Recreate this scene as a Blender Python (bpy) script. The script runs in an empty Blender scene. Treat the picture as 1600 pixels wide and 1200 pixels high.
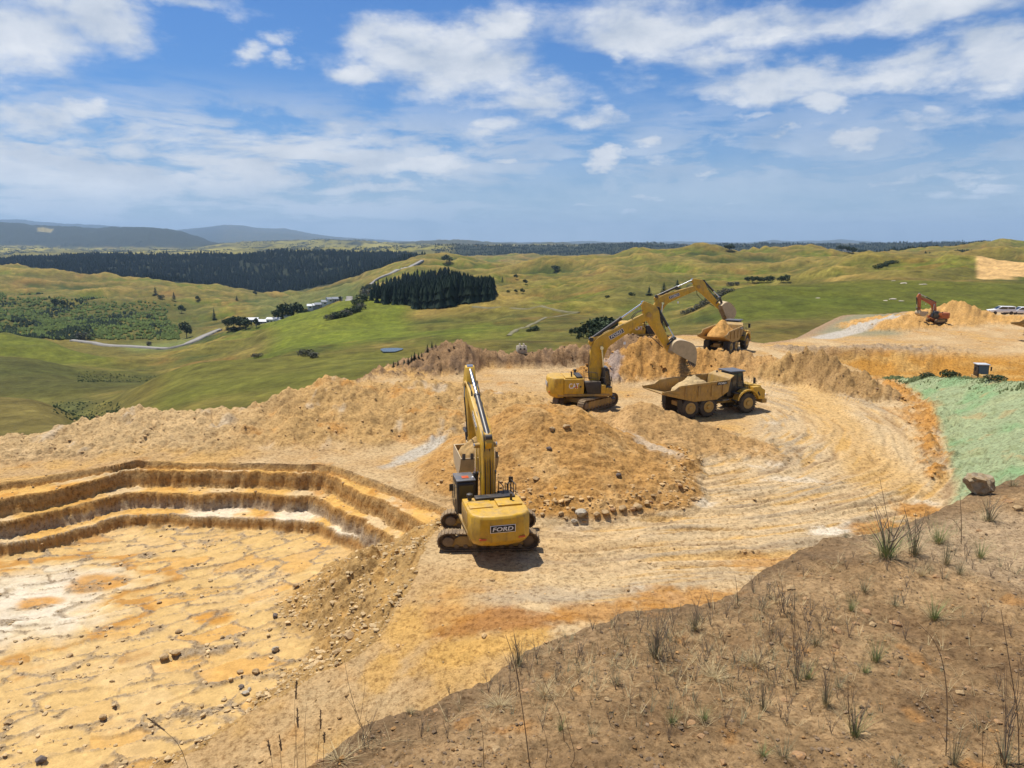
import bpy, bmesh, math, random
import numpy as np
from mathutils import Matrix, Vector

random.seed(7)
R = math.radians
# ------------------------------------------------------------------ camera
H = 15.5                       # eye height above the quarry floor
FPX = 1142.0                   # focal length in pixels of a 1600 px wide picture
PITCH = math.atan(220.0 / FPX)
sp, cp = math.sin(PITCH), math.cos(PITCH)
scene = bpy.context.scene
COL = scene.collection
cam_data = bpy.data.cameras.new('camera')
cam_data.sensor_width = 36.0
cam_data.lens = 36.0 * FPX / 1600.0
cam_data.clip_start = 0.1
cam_data.clip_end = 90000.0
cam = bpy.data.objects.new('camera', cam_data)
COL.objects.link(cam)
cam.location = (0, 0, H)
cam.rotation_euler = (math.pi / 2 - PITCH, 0, 0)
scene.camera = cam
# ------------------------------------------------------------------ view
scene.view_settings.view_transform = 'Standard'
scene.view_settings.look = 'None'
scene.view_settings.gamma = 1.0
scene.view_settings.use_curve_mapping = False
scene.view_settings.exposure = 0.2
# ------------------------------------------------------------------ sun
SUN_DIR = Vector((-0.30, 0.24, 1.0)).normalized()      # towards the sun
sun_el = math.asin(SUN_DIR.z)
sun_az = math.atan2(SUN_DIR.x, SUN_DIR.y)
sd = bpy.data.lights.new('sun', 'SUN')
sd.energy = 5.0
sd.angle = R(0.53)
sd.color = (1.0, 0.94, 0.84)
sun = bpy.data.objects.new('sun', sd)
COL.objects.link(sun)
sun.rotation_euler = SUN_DIR.to_track_quat('Z', 'Y').to_euler()
sun.location = (0, 0, 60)

# ------------------------------------------------------------------ pixel <-> world
def tanp(Y):
    k = (600.0 - np.asarray(Y, float)) / FPX
    return (sp - k * cp) / (cp + k * sp)
def uof(X, t):
    return (np.asarray(X, float) - 800.0) / FPX * (cp + t * sp)
def W(X, Y, z=0.0):
    t = float(tanp(Y)); y = (H - z) / t
    return float(uof(X, t)) * y, y
def WD(X, Y, y):
    t = float(tanp(Y))
    return float(uof(X, t)) * y, y, H - t * y

# ------------------------------------------------------------------ world: sky and clouds
world = bpy.data.worlds.new('World')
scene.world = world
world.use_nodes = True
wn, wl = world.node_tree.nodes, world.node_tree.links
wn.clear()
def wnode(t, **kw):
    n = wn.new(t)
    for k, v in kw.items(): setattr(n, k, v)
    return n
def wset(n, i, v):
    if hasattr(v, 'is_linked') or isinstance(v, bpy.types.NodeSocket): wl.new(v, n.inputs[i])
    else: n.inputs[i].default_value = v
def wmath(op, a, b=0.0, c=0.0, clamp=False):
    n = wnode('ShaderNodeMath', operation=op, use_clamp=clamp)
    wset(n, 0, a); wset(n, 1, b)
    if op in ('MULTIPLY_ADD',): wset(n, 2, c)
    return n.outputs[0]
def wmap(v, a, b, c=0.0, d=1.0, smooth=True):
    n = wnode('ShaderNodeMapRange', interpolation_type='SMOOTHSTEP' if smooth else 'LINEAR')
    wset(n, 0, v); wset(n, 1, a); wset(n, 2, b); wset(n, 3, c); wset(n, 4, d)
    return n.outputs[0]
wout = wnode('ShaderNodeOutputWorld')
bg = wnode('ShaderNodeBackground'); bg.inputs['Strength'].default_value = 0.070
sky = wnode('ShaderNodeTexSky', sky_type='NISHITA')
sky.sun_disc = False
sky.sun_elevation = sun_el
sky.sun_rotation = sun_az
sky.altitude = 200
sky.air_density = 1.15
sky.dust_density = 0.6
sky.ozone_density = 2.2
tc = wnode('ShaderNodeTexCoord')
sep = wnode('ShaderNodeSeparateXYZ'); wl.new(tc.outputs['Generated'], sep.inputs[0])
az = wmath('ARCTAN2', sep.outputs[0], sep.outputs[1])
el = wmath('ARCSINE', sep.outputs[2])
comb = wnode('ShaderNodeCombineXYZ'); wl.new(az, comb.inputs[0]); wl.new(el, comb.inputs[1])
# noise is read on a flat cloud layer far overhead, so that it flattens towards the horizon
zc = wmath('MAXIMUM', sep.outputs[2], 0.02)
zc2 = wmath('ADD', zc, 0.10)
px_ = wmath('DIVIDE', sep.outputs[0], zc2); py_ = wmath('DIVIDE', sep.outputs[1], zc2)
lay = wnode('ShaderNodeCombineXYZ'); wl.new(px_, lay.inputs[0]); wl.new(py_, lay.inputs[1])
def wnoise(vec, scale, detail, rough, off=(0, 0, 0), dist=0.0):
    m = wnode('ShaderNodeMapping'); wl.new(vec, m.inputs[0]); m.inputs['Location'].default_value = off
    n = wnode('ShaderNodeTexNoise'); wl.new(m.outputs[0], n.inputs['Vector'])
    n.inputs['Scale'].default_value = scale; n.inputs['Detail'].default_value = detail
    n.inputs['Roughness'].default_value = rough; n.inputs['Distortion'].default_value = dist
    return n.outputs[0]
n_big = wnoise(lay.outputs[0], 0.75, 3, 0.5, (3.1, 1.7, 0))
n_med = wnoise(lay.outputs[0], 2.6, 7, 0.62, (0.4, 5.2, 0), 0.25)
# wispy detail in angle space, slightly flattened
st = wnode('ShaderNodeMapping'); wl.new(comb.outputs[0], st.inputs[0]); st.inputs['Scale'].default_value = (1, 1.9, 1)
n_ang = wnoise(st.outputs[0], 9.0, 8, 0.60, (1.3, 0.2, 0), 0.15)
n_ang_up = wnoise(st.outputs[0], 9.0, 4, 0.55, (1.28, 0.25, 0), 0.15)
CL = [  # X, Y, rx, ry, strength : the clouds in view
 (30,45,130,75,1.0),(160,35,75,55,.95),(60,100,60,30,.6),(290,3,110,16,.7),(395,75,26,18,.75),(440,60,26,16,.65),(434,92,20,12,.6),
 (575,60,55,32,.75),(300,60,80,20,.30),(700,95,150,55,1.0),(560,118,45,24,.75),(790,42,55,32,.8),(850,150,85,40,.8),(760,165,90,20,.55),
 (660,168,60,12,.35),(60,190,80,36,.9),(0,215,34,26,.9),(130,168,70,18,.75),(90,228,60,14,.7),(215,210,80,35,.5),(205,240,60,20,.85),
 (400,205,60,22,.35),(520,195,60,24,.65),(600,215,60,26,.65),(665,252,82,22,1.15),(790,247,32,11,.8),(765,205,60,22,.6),
 (60,265,150,34,.95),(200,285,170,28,1.0),(330,262,60,14,.7),(380,290,130,22,.95),(560,292,110,17,.95),(470,272,60,8,.7),(260,312,270,26,.85),(640,318,60,8,.6),
 (100,325,260,26,.8),(500,318,120,10,.55),(760,300,80,14,.35),(1000,42,170,50,.9),(1180,42,180,34,.8),(1400,20,230,34,.85),(905,60,60,25,.55),(1250,125,200,30,.85),
 (1430,108,90,38,.95),(1560,80,90,44,1.1),(1095,100,80,28,.7),(1000,120,90,20,.45),(960,86,26,15,.75),(1140,142,100,16,.6),
 (925,185,70,18,.75),(1005,214,38,15,.85),(947,245,30,18,1.2),(1285,160,52,17,.9),(1345,155,30,10,.5),(1220,208,22,15,.8),(1325,218,60,18,.95),
 (1440,198,100,26,.6),(1455,178,40,14,.5),(1560,130,70,24,.6),(1040,252,80,14,.5),(1105,280,20,8,.8),(1130,218,30,8,.5),(1190,180,40,7,.4),
 (1450,278,190,13,.72),(1480,300,200,15,.7),(1560,262,80,10,.4),(880,325,70,7,.7),(980,329,34,8,.75),(1012,313,26,7,.6),(850,312,90,6,.5),
 (1130,325,50,7,.6),(1320,322,70,9,.5),(1060,178,60,9,.4),(1240,350,200,10,.35),(1280,285,90,8,.4)]
acc = None
# wobble the blob positions so that their outlines follow the noise
wob = wnode('ShaderNodeTexNoise'); wl.new(st.outputs[0], wob.inputs['Vector'])
wob.inputs['Scale'].default_value = 14.0; wob.inputs['Detail'].default_value = 5; wob.inputs['Roughness'].default_value = 0.6
ws = wnode('ShaderNodeVectorMath', operation='SUBTRACT'); wl.new(wob.outputs['Color'], ws.inputs[0]); ws.inputs[1].default_value = (0.5, 0.5, 0.5)
wsc = wnode('ShaderNodeVectorMath', operation='MULTIPLY'); wl.new(ws.outputs[0], wsc.inputs[0]); wsc.inputs[1].default_value = (0.085, 0.055, 0)
wad = wnode('ShaderNodeVectorMath', operation='ADD'); wl.new(comb.outputs[0], wad.inputs[0]); wl.new(wsc.outputs[0], wad.inputs[1])
for (X, Y, rx, ry, s) in CL:
    t = float(tanp(Y)); u = float(uof(X, t))
    a0 = math.atan(u); e0 = math.atan(-t / math.sqrt(1 + u * u))
    pxr = (1 + ((X - 800) / FPX) ** 2) ** 0.5 * FPX
    ra, re = rx * 1.32 / pxr, ry * 1.35 / pxr
    v1 = wnode('ShaderNodeVectorMath', operation='SUBTRACT'); wl.new(wad.outputs[0], v1.inputs[0]); v1.inputs[1].default_value = (a0, e0, 0)
    v2 = wnode('ShaderNodeVectorMath', operation='MULTIPLY'); wl.new(v1.outputs[0], v2.inputs[0]); v2.inputs[1].default_value = (1 / ra, 1 / re, 0)
    v3 = wnode('ShaderNodeVectorMath', operation='LENGTH'); wl.new(v2.outputs[0], v3.inputs[0])
    m = wmap(v3.outputs['Value'], 1.25, 0.0, 0.0, s)
    acc = m if acc is None else wmath('MAXIMUM', acc, m)
# outside the view the same broken cloud goes on
back = wmap(sep.outputs[1], 0.55, 0.15, 0.0, 1.0)
gen = wmath('MULTIPLY', wmap(n_big, 0.42, 0.62, 0.0, 0.8), back)
above = wmap(el, 0.36, 0.5, 0.0, 1.0)
gen2 = wmath('MULTIPLY', wmap(n_big, 0.42, 0.62, 0.0, 0.8), above)
mask = wmath('MAXIMUM', wmath('MAXIMUM', acc, gen), gen2)
nn = wmath('ADD', wmath('MULTIPLY', n_ang, 0.55), wmath('MULTIPLY', n_med, 0.45))
d0 = wmath('ADD', wmath('MULTIPLY', mask, 0.95), wmath('MULTIPLY', wmath('SUBTRACT', nn, 0.5), 2.3))
dens = wmap(d0, 0.16, 0.84, 0.0, 0.93)
# thin veil low over the hills
veil = wmath('MULTIPLY', wmap(el, 0.17, 0.0, 0.0, 0.72), wmap(nn, 0.3, 0.6, 0.6, 1.0))
# layered low cloud that thins towards the right
sl = wnode('ShaderNodeMapping'); wl.new(comb.outputs[0], sl.inputs[0]); sl.inputs['Scale'].default_value = (1.0, 4.2, 1)
n_low = wnoise(sl.outputs[0], 6.5, 8, 0.62, (2.3, 0.7, 0), 0.35)
lowm = wmath('MULTIPLY', wmath('MULTIPLY', wmap(el, 0.0, 0.035, 0.45, 1.0), wmap(el, 0.21, 0.11, 0.0, 1.0)), wmap(az, 0.15, -0.30, 0.55, 1.0))
low = wmath('MULTIPLY', wmap(n_low, 0.36, 0.56, 0.0, 0.97), lowm)
dens = wmath('MAXIMUM', dens, low)
dens2 = wmath('MAXIMUM', dens, veil)
hi = wmath('SUBTRACT', 1.0, el)
shade = wmath('ADD', wmath('MULTIPLY', wmath('SUBTRACT', n_ang, n_ang_up), 1.6), 0.50)
shade2 = wmath('ADD', shade, wmath('MULTIPLY', wmap(d0, 0.5, 1.2, 0.0, 1.0), 0.18), clamp=True)
ccol = wnode('ShaderNodeMix', data_type='RGBA')
wl.new(shade2, ccol.inputs['Factor'])
ccol.inputs[6].default_value = (6.0, 6.9, 8.2, 1)
ccol.inputs[7].default_value = (11.0, 11.2, 11.5, 1)
hz = wnode('ShaderNodeMix', data_type='RGBA')            # clouds grey out with distance
wl.new(wmap(el, 0.10, 0.01, 0.0, 0.8), hz.inputs['Factor'])
wl.new(ccol.outputs[2], hz.inputs[6]); hz.inputs[7].default_value = (8.0, 9.8, 11.8, 1)
skyt = wnode('ShaderNodeMix', data_type='RGBA', blend_type='MULTIPLY'); skyt.inputs['Factor'].default_value = 1.0
wl.new(sky.outputs[0], skyt.inputs[6]); skyt.inputs[7].default_value = (0.42, 0.79, 1.30, 1)
fin = wnode('ShaderNodeMix', data_type='RGBA')
wl.new(dens2, fin.inputs['Factor']); wl.new(skyt.outputs[2], fin.inputs[6]); wl.new(hz.outputs[2], fin.inputs[7])
wl.new(fin.outputs[2], bg.inputs['Color'])
wl.new(bg.outputs[0], wout.inputs[0])

# ------------------------------------------------------------------ numpy noise
def _hash(ix, iy, seed):
    h = (ix * 374761393 + iy * 668265263 + seed * 1442695041) & 0xFFFFFFFF
    h = ((h ^ (h >> 13)) * 1274126177) & 0xFFFFFFFF
    return (h ^ (h >> 16)) & 0xFFFFFFFF
def rnd(ix, iy, seed):
    return _hash(ix, iy, seed) / 4294967295.0
def perlin(x, y, seed=0):
    x = np.asarray(x, float); y = np.asarray(y, float)
    xf = np.floor(x); yf = np.floor(y)
    ix = xf.astype(np.int64); iy = yf.astype(np.int64)
    fx = x - xf; fy = y - yf
    ux = fx * fx * fx * (fx * (fx * 6 - 15) + 10); uy = fy * fy * fy * (fy * (fy * 6 - 15) + 10)
    def g(dx, dy):
        a = rnd(ix + dx, iy + dy, seed) * 2 * math.pi
        return np.cos(a) * (fx - dx) + np.sin(a) * (fy - dy)
    a = g(0, 0); b = g(1, 0); c = g(0, 1); d = g(1, 1)
    return (a + (b - a) * ux + (c - a) * uy + (a - b - c + d) * ux * uy) * 1.5
def fbm(x, y, octv=4, seed=0, gain=0.5, lac=2.03):
    s = 0; a = 1; n = 0
    for i in range(octv):
        s = s + a * perlin(x, y, seed + i * 17); n += a
        a *= gain; x = x * lac + 3.7; y = y * lac + 1.9
    return s / n
def ridged(x, y, octv=4, seed=0):
    s = 0; a = 1; n = 0
    for i in range(octv):
        s = s + a * (1 - np.abs(perlin(x, y, seed + i * 31)) * 2); n += a
        a *= 0.5; x = x * 2.07 + 5.1; y = y * 2.07 + 9.2
    return s / n
def cells(x, y, seed=0, jit=0.9, box=False):
    """F1, F2, random value of the nearest cell"""
    ix = np.floor(x).astype(np.int64); iy = np.floor(y).astype(np.int64)
    f1 = np.full(x.shape, 9.0); f2 = np.full(x.shape, 9.0); rv = np.zeros(x.shape); rv2 = np.zeros(x.shape)
    for dx in (-1, 0, 1):
        for dy in (-1, 0, 1):
            cx = ix + dx; cy = iy + dy
            qx = cx + 0.5 + (rnd(cx, cy, seed) - 0.5) * jit; qy = cy + 0.5 + (rnd(cx, cy, seed + 5) - 0.5) * jit
            d = np.hypot(qx - x, qy - y) if not box else np.maximum(np.abs(qx - x), np.abs(qy - y))
            near = d < f1
            f2 = np.where(near, f1, np.minimum(f2, d)); f1 = np.where(near, d, f1)
            rv = np.where(near, rnd(cx, cy, seed + 9), rv); rv2 = np.where(near, rnd(cx, cy, seed + 11), rv2)
    return f1, f2, rv, rv2
def ss(a, b, x):
    t = np.clip((np.asarray(x, float) - a) / (b - a), 0, 1)
    return t * t * (3 - 2 * t)
def lerp(a, b, t):
    return a + (b - a) * t
def mixc(c, col, m):
    return c + (np.array(col) - c) * np.clip(m, 0, 1)[..., None]
def polydist(x, y, pts, vals=None, perp=False):
    """distance to a polyline, signed side (+ = left of its direction), interpolated values"""
    best = np.full(x.shape, 1e9); side = np.zeros(x.shape)
    out = [np.zeros(x.shape) for _ in range(len(vals[0]))] if vals is not None else []
    for i in range(len(pts) - 1):
        ax, ay = pts[i]; bx, by = pts[i + 1]
        dx, dy = bx - ax, by - ay; L2 = dx * dx + dy * dy
        t = np.clip(((x - ax) * dx + (y - ay) * dy) / L2, 0, 1)
        d = np.hypot(x - ax - t * dx, y - ay - t * dy)
        m = d < best
        best = np.where(m, d, best)
        side = np.where(m, np.sign(dx * (y - ay) - dy * (x - ax)), side)
        if perp: out[-1] = np.where(m, (dx * (y - ay) - dy * (x - ax)) / math.sqrt(L2), out[-1])
        for k in range(len(out) - int(perp)):
            out[k] = np.where(m, vals[i][k] + (vals[i + 1][k] - vals[i][k]) * t, out[k])
    return best, side, out
def softline(x, y, pts, vals):
    """distance to a line and its values, blended smoothly between the segments"""
    D = np.full(x.shape, 1e9); Wt = np.zeros(x.shape); out = [np.zeros(x.shape) for _ in range(len(vals[0]) + 1)]
    for i in range(len(pts) - 1):
        ax, ay = pts[i]; bx, by = pts[i + 1]
        dx, dy = bx - ax, by - ay; L2 = dx * dx + dy * dy
        t = np.clip(((x - ax) * dx + (y - ay) * dy) / L2, 0, 1)
        d = np.hypot(x - ax - t * dx, y - ay - t * dy); D = np.minimum(D, d)
        w = math.sqrt(L2) / (d * d + .4) ** 3; Wt += w
        for k in range(len(vals[0])): out[k] += w * (vals[i][k] + (vals[i + 1][k] - vals[i][k]) * t)
        out[-1] += w * (dx * (y - ay) - dy * (x - ax)) / math.sqrt(L2)
    return D, [o / Wt for o in out]
def inside(x, y, poly):
    c = np.zeros(x.shape, bool); n = len(poly); j = n - 1
    for i in range(n):
        xi, yi = poly[i]; xj, yj = poly[j]
        if yi != yj:
            c ^= ((yi > y) != (yj > y)) & (x < (xj - xi) * (y - yi) / (yj - yi) + xi)
        j = i
    return c
def sdist(x, y, poly):
    """distance inside a polygon (+) or outside (-)"""
    d, _, _ = polydist(x, y, list(poly) + [poly[0]])
    return np.where(inside(x, y, poly), d, -d)

# ------------------------------------------------------------------ materials
def nmat(name):
    m = bpy.data.materials.new(name); m.use_nodes = True
    nt = m.node_tree; nt.nodes.clear()
    out = nt.nodes.new('ShaderNodeOutputMaterial'); b = nt.nodes.new('ShaderNodeBsdfPrincipled')
    nt.links.new(b.outputs[0], out.inputs[0])
    return m, nt, b
def tex_noise(nt, scale, detail=4, rough=0.55, coord='Object', stretch=None):
    t = nt.nodes.new('ShaderNodeTexCoord'); src = t.outputs[coord]
    if stretch:
        mp = nt.nodes.new('ShaderNodeMapping'); nt.links.new(src, mp.inputs[0]); mp.inputs['Scale'].default_value = stretch; src = mp.outputs[0]
    n = nt.nodes.new('ShaderNodeTexNoise'); nt.links.new(src, n.inputs['Vector'])
    n.inputs['Scale'].default_value = scale; n.inputs['Detail'].default_value = detail; n.inputs['Roughness'].default_value = rough
    return n.outputs[0]
def ramp(nt, v, a, b, c=0.0, d=1.0):
    n = nt.nodes.new('ShaderNodeMapRange'); nt.links.new(v, n.inputs[0])
    n.inputs[1].default_value = a; n.inputs[2].default_value = b; n.inputs[3].default_value = c; n.inputs[4].default_value = d
    return n.outputs[0]
def mix(nt, f, a, b, mode='MIX'):
    n = nt.nodes.new('ShaderNodeMix'); n.data_type = 'RGBA'; n.blend_type = mode
    for i, v in ((0, f), (6, a), (7, b)):
        if isinstance(v, bpy.types.NodeSocket): nt.links.new(v, n.inputs[i])
        elif i == 0: n.inputs[0].default_value = v
        else: n.inputs[i].default_value = (v[0], v[1], v[2], 1)
    return n.outputs[2]
def ground_mat(name, s1, s2, var, bump, bscale, rough=0.95, speck=0.0, sscale=6.0):
    m, nt, b = nmat(name)
    at = nt.nodes.new('ShaderNodeAttribute'); at.attribute_name = 'Col'
    n1 = ramp(nt, tex_noise(nt, s1, 6, 0.65), 0.3, 0.7, 1 - var, 1 + var)
    n2 = ramp(nt, tex_noise(nt, s2, 3, 0.6), 0.3, 0.7, 1 - var * 0.6, 1 + var * 0.6)
    mu = nt.nodes.new('ShaderNodeMath'); mu.operation = 'MULTIPLY'; nt.links.new(n1, mu.inputs[0]); nt.links.new(n2, mu.inputs[1])
    c = mix(nt, 1.0, at.outputs['Color'], mu.outputs[0], 'MULTIPLY')
    if speck > 0:      # crevice shade between clods painted as dark specks, fewer on smooth surfaces (alpha)
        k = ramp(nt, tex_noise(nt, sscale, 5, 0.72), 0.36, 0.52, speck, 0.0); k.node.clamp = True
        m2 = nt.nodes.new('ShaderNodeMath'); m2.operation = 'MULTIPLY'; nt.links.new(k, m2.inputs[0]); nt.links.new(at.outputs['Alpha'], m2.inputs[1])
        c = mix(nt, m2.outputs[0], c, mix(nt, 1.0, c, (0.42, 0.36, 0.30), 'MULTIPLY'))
    nt.links.new(c, b.inputs['Base Color'])
    b.inputs['Roughness'].default_value = rough
    b.inputs['Specular IOR Level'].default_value = 0.15
    if bump > 0:
        bp = nt.nodes.new('ShaderNodeBump'); bp.inputs['Distance'].default_value = bump
        bp.inputs['Strength'].default_value = 1.0
        nt.links.new(at.outputs['Alpha'], bp.inputs['Strength']); nt.links.new(tex_noise(nt, bscale, 6, 0.7), bp.inputs['Height']); nt.links.new(bp.outputs[0], b.inputs['Normal'])
    return m
def plain_mat(name, col, rough=0.6, metal=0.0, spec=0.5, var=0.0, vs=3.0, dust=None, dustamt=0.0, grime_shade=0.0, ds=1.6):
    m, nt, b = nmat(name)
    c = None
    if var > 0:
        v = ramp(nt, tex_noise(nt, vs, 5, 0.6), 0.3, 0.7, 1 - var, 1 + var)
        c = mix(nt, 1.0, col, v, 'MULTIPLY')
    if grime_shade > 0:       # dirt streaks running down; they also paint in the boom's shaded brown
        gk = ramp(nt, tex_noise(nt, 2.6, 6, 0.7, stretch=(1.4, 1.4, .45)), 0.50, 0.68, 0.0, grime_shade); gk.node.clamp = True
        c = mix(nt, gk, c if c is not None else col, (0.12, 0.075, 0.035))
    if dust is not None:
        f = ramp(nt, tex_noise(nt, ds, 7, 0.7), 0.38, 0.72, 0.0, dustamt)
        # dust lies on faces that look up
        g = nt.nodes.new('ShaderNodeNewGeometry'); s = nt.nodes.new('ShaderNodeSeparateXYZ'); nt.links.new(g.outputs['Normal'], s.inputs[0])
        u = ramp(nt, s.outputs[2], 0.2, 1.0, 0.6, 1.4)
        mu = nt.nodes.new('ShaderNodeMath'); mu.operation = 'MULTIPLY'; mu.use_clamp = True
        nt.links.new(f, mu.inputs[0]); nt.links.new(u, mu.inputs[1])
        c = mix(nt, mu.outputs[0], c if c is not None else col, dust)
        r = ramp(nt, mu.outputs[0], 0, 1, rough, 0.9); nt.links.new(r, b.inputs['Roughness'])
    else: b.inputs['Roughness'].default_value = rough
    if c is None: b.inputs['Base Color'].default_value = (*col, 1)
    else: nt.links.new(c, b.inputs['Base Color'])
    b.inputs['Metallic'].default_value = metal
    b.inputs['Specular IOR Level'].default_value = spec
    return m
DUST = (0.36, 0.25, 0.13)
MAT = {}
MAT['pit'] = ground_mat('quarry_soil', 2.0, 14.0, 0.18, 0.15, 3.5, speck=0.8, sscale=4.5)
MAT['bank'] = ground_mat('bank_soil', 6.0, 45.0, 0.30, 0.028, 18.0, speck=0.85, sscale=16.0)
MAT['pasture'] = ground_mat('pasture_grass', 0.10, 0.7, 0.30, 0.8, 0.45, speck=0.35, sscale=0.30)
MAT['yellow'] = plain_mat('yellow_paint', (0.60, 0.345, 0.012), 0.40, var=0.14, dust=DUST, dustamt=0.6, grime_shade=.5)
MAT['yellow_dirty'] = plain_mat('dusty_yellow_paint', (0.40, 0.24, 0.05), 0.6, var=0.2, dust=DUST, dustamt=1.0, grime_shade=.8)
MAT['orange'] = plain_mat('orange_paint', (0.42, 0.10, 0.022), 0.45, var=0.10, dust=DUST, dustamt=0.35)
MAT['black'] = plain_mat('black_paint', (0.018, 0.018, 0.02), 0.5, dust=DUST, dustamt=0.22)
MAT['decal_black'] = plain_mat('black_decal', (0.012, 0.012, 0.014), 0.4)
MAT['decal_white'] = plain_mat('white_decal', (0.82, 0.82, 0.82), 0.5)
MAT['red'] = plain_mat('red_reflector', (0.55, 0.10, 0.03), 0.35)
MAT['grey'] = plain_mat('grey_steel', (0.10, 0.10, 0.10), 0.55, metal=0.3, dust=DUST, dustamt=0.5)
MAT['blue_roof'] = plain_mat('dark_blue_grey_roof', (0.07, 0.09, 0.12), 0.4, dust=DUST, dustamt=0.35)
MAT['track'] = plain_mat('dusty_track_steel', (0.17, 0.12, 0.075), 0.75, metal=0.15, var=0.3, dust=DUST, dustamt=0.95)
MAT['rubber'] = plain_mat('dusty_rubber', (0.035, 0.030, 0.026), 0.85, var=0.2, dust=(0.26, 0.19, 0.11), dustamt=0.6)
MAT['rim'] = plain_mat('wheel_rim', (0.42, 0.26, 0.06), 0.6, dust=DUST, dustamt=0.8)
MAT['chrome'] = plain_mat('chromed_rod', (0.62, 0.62, 0.62), 0.18, metal=1.0)
MAT['cyl'] = plain_mat('cylinder_black', (0.03, 0.03, 0.032), 0.35, dust=DUST, dustamt=0.2)
MAT['hose'] = plain_mat('rubber_hose', (0.02, 0.02, 0.02), 0.5)
MAT['glass'] = plain_mat('dark_glass', (0.02, 0.026, 0.03), 0.07, spec=0.8)
MAT['bucket'] = plain_mat('worn_bucket_steel', (0.42, 0.33, 0.20), 0.55, metal=0.1, var=0.15, dust=(0.55, 0.42, 0.26), dustamt=1.2)
MAT['white'] = plain_mat('white_paint', (0.80, 0.80, 0.80), 0.35)
MAT['iron_white'] = plain_mat('white_roof_iron', (0.50, 0.52, 0.54), 0.5)
MAT['iron_grey'] = plain_mat('grey_roof_iron', (0.16, 0.18, 0.21), 0.5)
MAT['wall_white'] = plain_mat('white_weatherboard', (0.62, 0.62, 0.60), 0.7)
MAT['wall_grey'] = plain_mat('grey_weatherboard', (0.22, 0.23, 0.26), 0.7)
MAT['clod'] = ground_mat('clod_soil', 3.0, 20.0, 0.20, 0.02, 20.0)
MAT['bark'] = plain_mat('bark', (0.09, 0.065, 0.045), 0.9, var=0.3, vs=8)
def leafmat(name, col, var=0.35, vs=0.6):
    m, nt, b = nmat(name)
    v = ramp(nt, tex_noise(nt, vs, 4, 0.6), 0.3, 0.7, 1 - var, 1 + var)
    nt.links.new(mix(nt, 1.0, col, v, 'MULTIPLY'), b.inputs['Base Color'])
    b.inputs['Roughness'].default_value = 0.75; b.inputs['Specular IOR Level'].default_value = 0.2
    return m
MAT['pine'] = leafmat('pine_needles', (0.022, 0.042, 0.018))
MAT['forest'] = leafmat('forest_needles', (0.016, 0.030, 0.015), 0.35, 0.05)
MAT['leaf'] = leafmat('dark_leaves', (0.040, 0.060, 0.024))
MAT['scrub'] = leafmat('grey_scrub_leaves', (0.085, 0.085, 0.06))
MAT['lime'] = leafmat('young_leaves', (0.155, 0.20, 0.045), 0.35, 0.08)
MAT['twig'] = plain_mat('dead_twigs', (0.20, 0.15, 0.10), 0.9)
MAT['grass_green'] = leafmat('green_blades', (0.19, 0.23, 0.085), 0.35, 9)
MAT['grass_dry'] = leafmat('dry_blades', (0.46, 0.36, 0.19), 0.3, 9)
MAT['grass_dull'] = leafmat('grey_green_blades', (0.22, 0.21, 0.12), 0.4, 9)
MAT['stem'] = leafmat('brown_stems', (0.20, 0.13, 0.07), 0.3, 9)
MAT['stone_orange'] = plain_mat('orange_stone', (0.36, 0.19, 0.07), 0.9, var=0.35, vs=6, dust=(0.22, 0.16, 0.10), dustamt=0.8, ds=9)
MAT['stone_tan'] = plain_mat('tan_boulder', (0.34, 0.22, 0.10), 0.92, var=0.25, vs=3, dust=(0.42, 0.30, 0.16), dustamt=0.8, ds=4)
MAT['stone_pale'] = plain_mat('pale_stone', (0.38, 0.33, 0.25), 0.9, var=0.2, vs=5)
MAT['stone_dark'] = plain_mat('dark_clod', (0.14, 0.11, 0.09), 0.9, var=0.3, vs=5)
MAT['rock_lichen'] = plain_mat('weathered_rock', (0.27, 0.18, 0.08), 0.9, var=0.45, vs=5, dust=(0.38, 0.32, 0.24), dustamt=.7, ds=3)
MAT['road'] = plain_mat('gravel_road', (0.27, 0.25, 0.22), 0.95, var=0.12, vs=0.2)
MAT['track_dirt'] = plain_mat('farm_track_dirt', (0.17, 0.15, 0.075), 0.95, var=0.2, vs=0.2)
MAT['water'] = plain_mat('pond_water', (0.05, 0.07, 0.08), 0.25, spec=0.6)
MAT['clay_white'] = plain_mat('white_clay', (0.6, 0.55, 0.46), 0.95)

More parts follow.
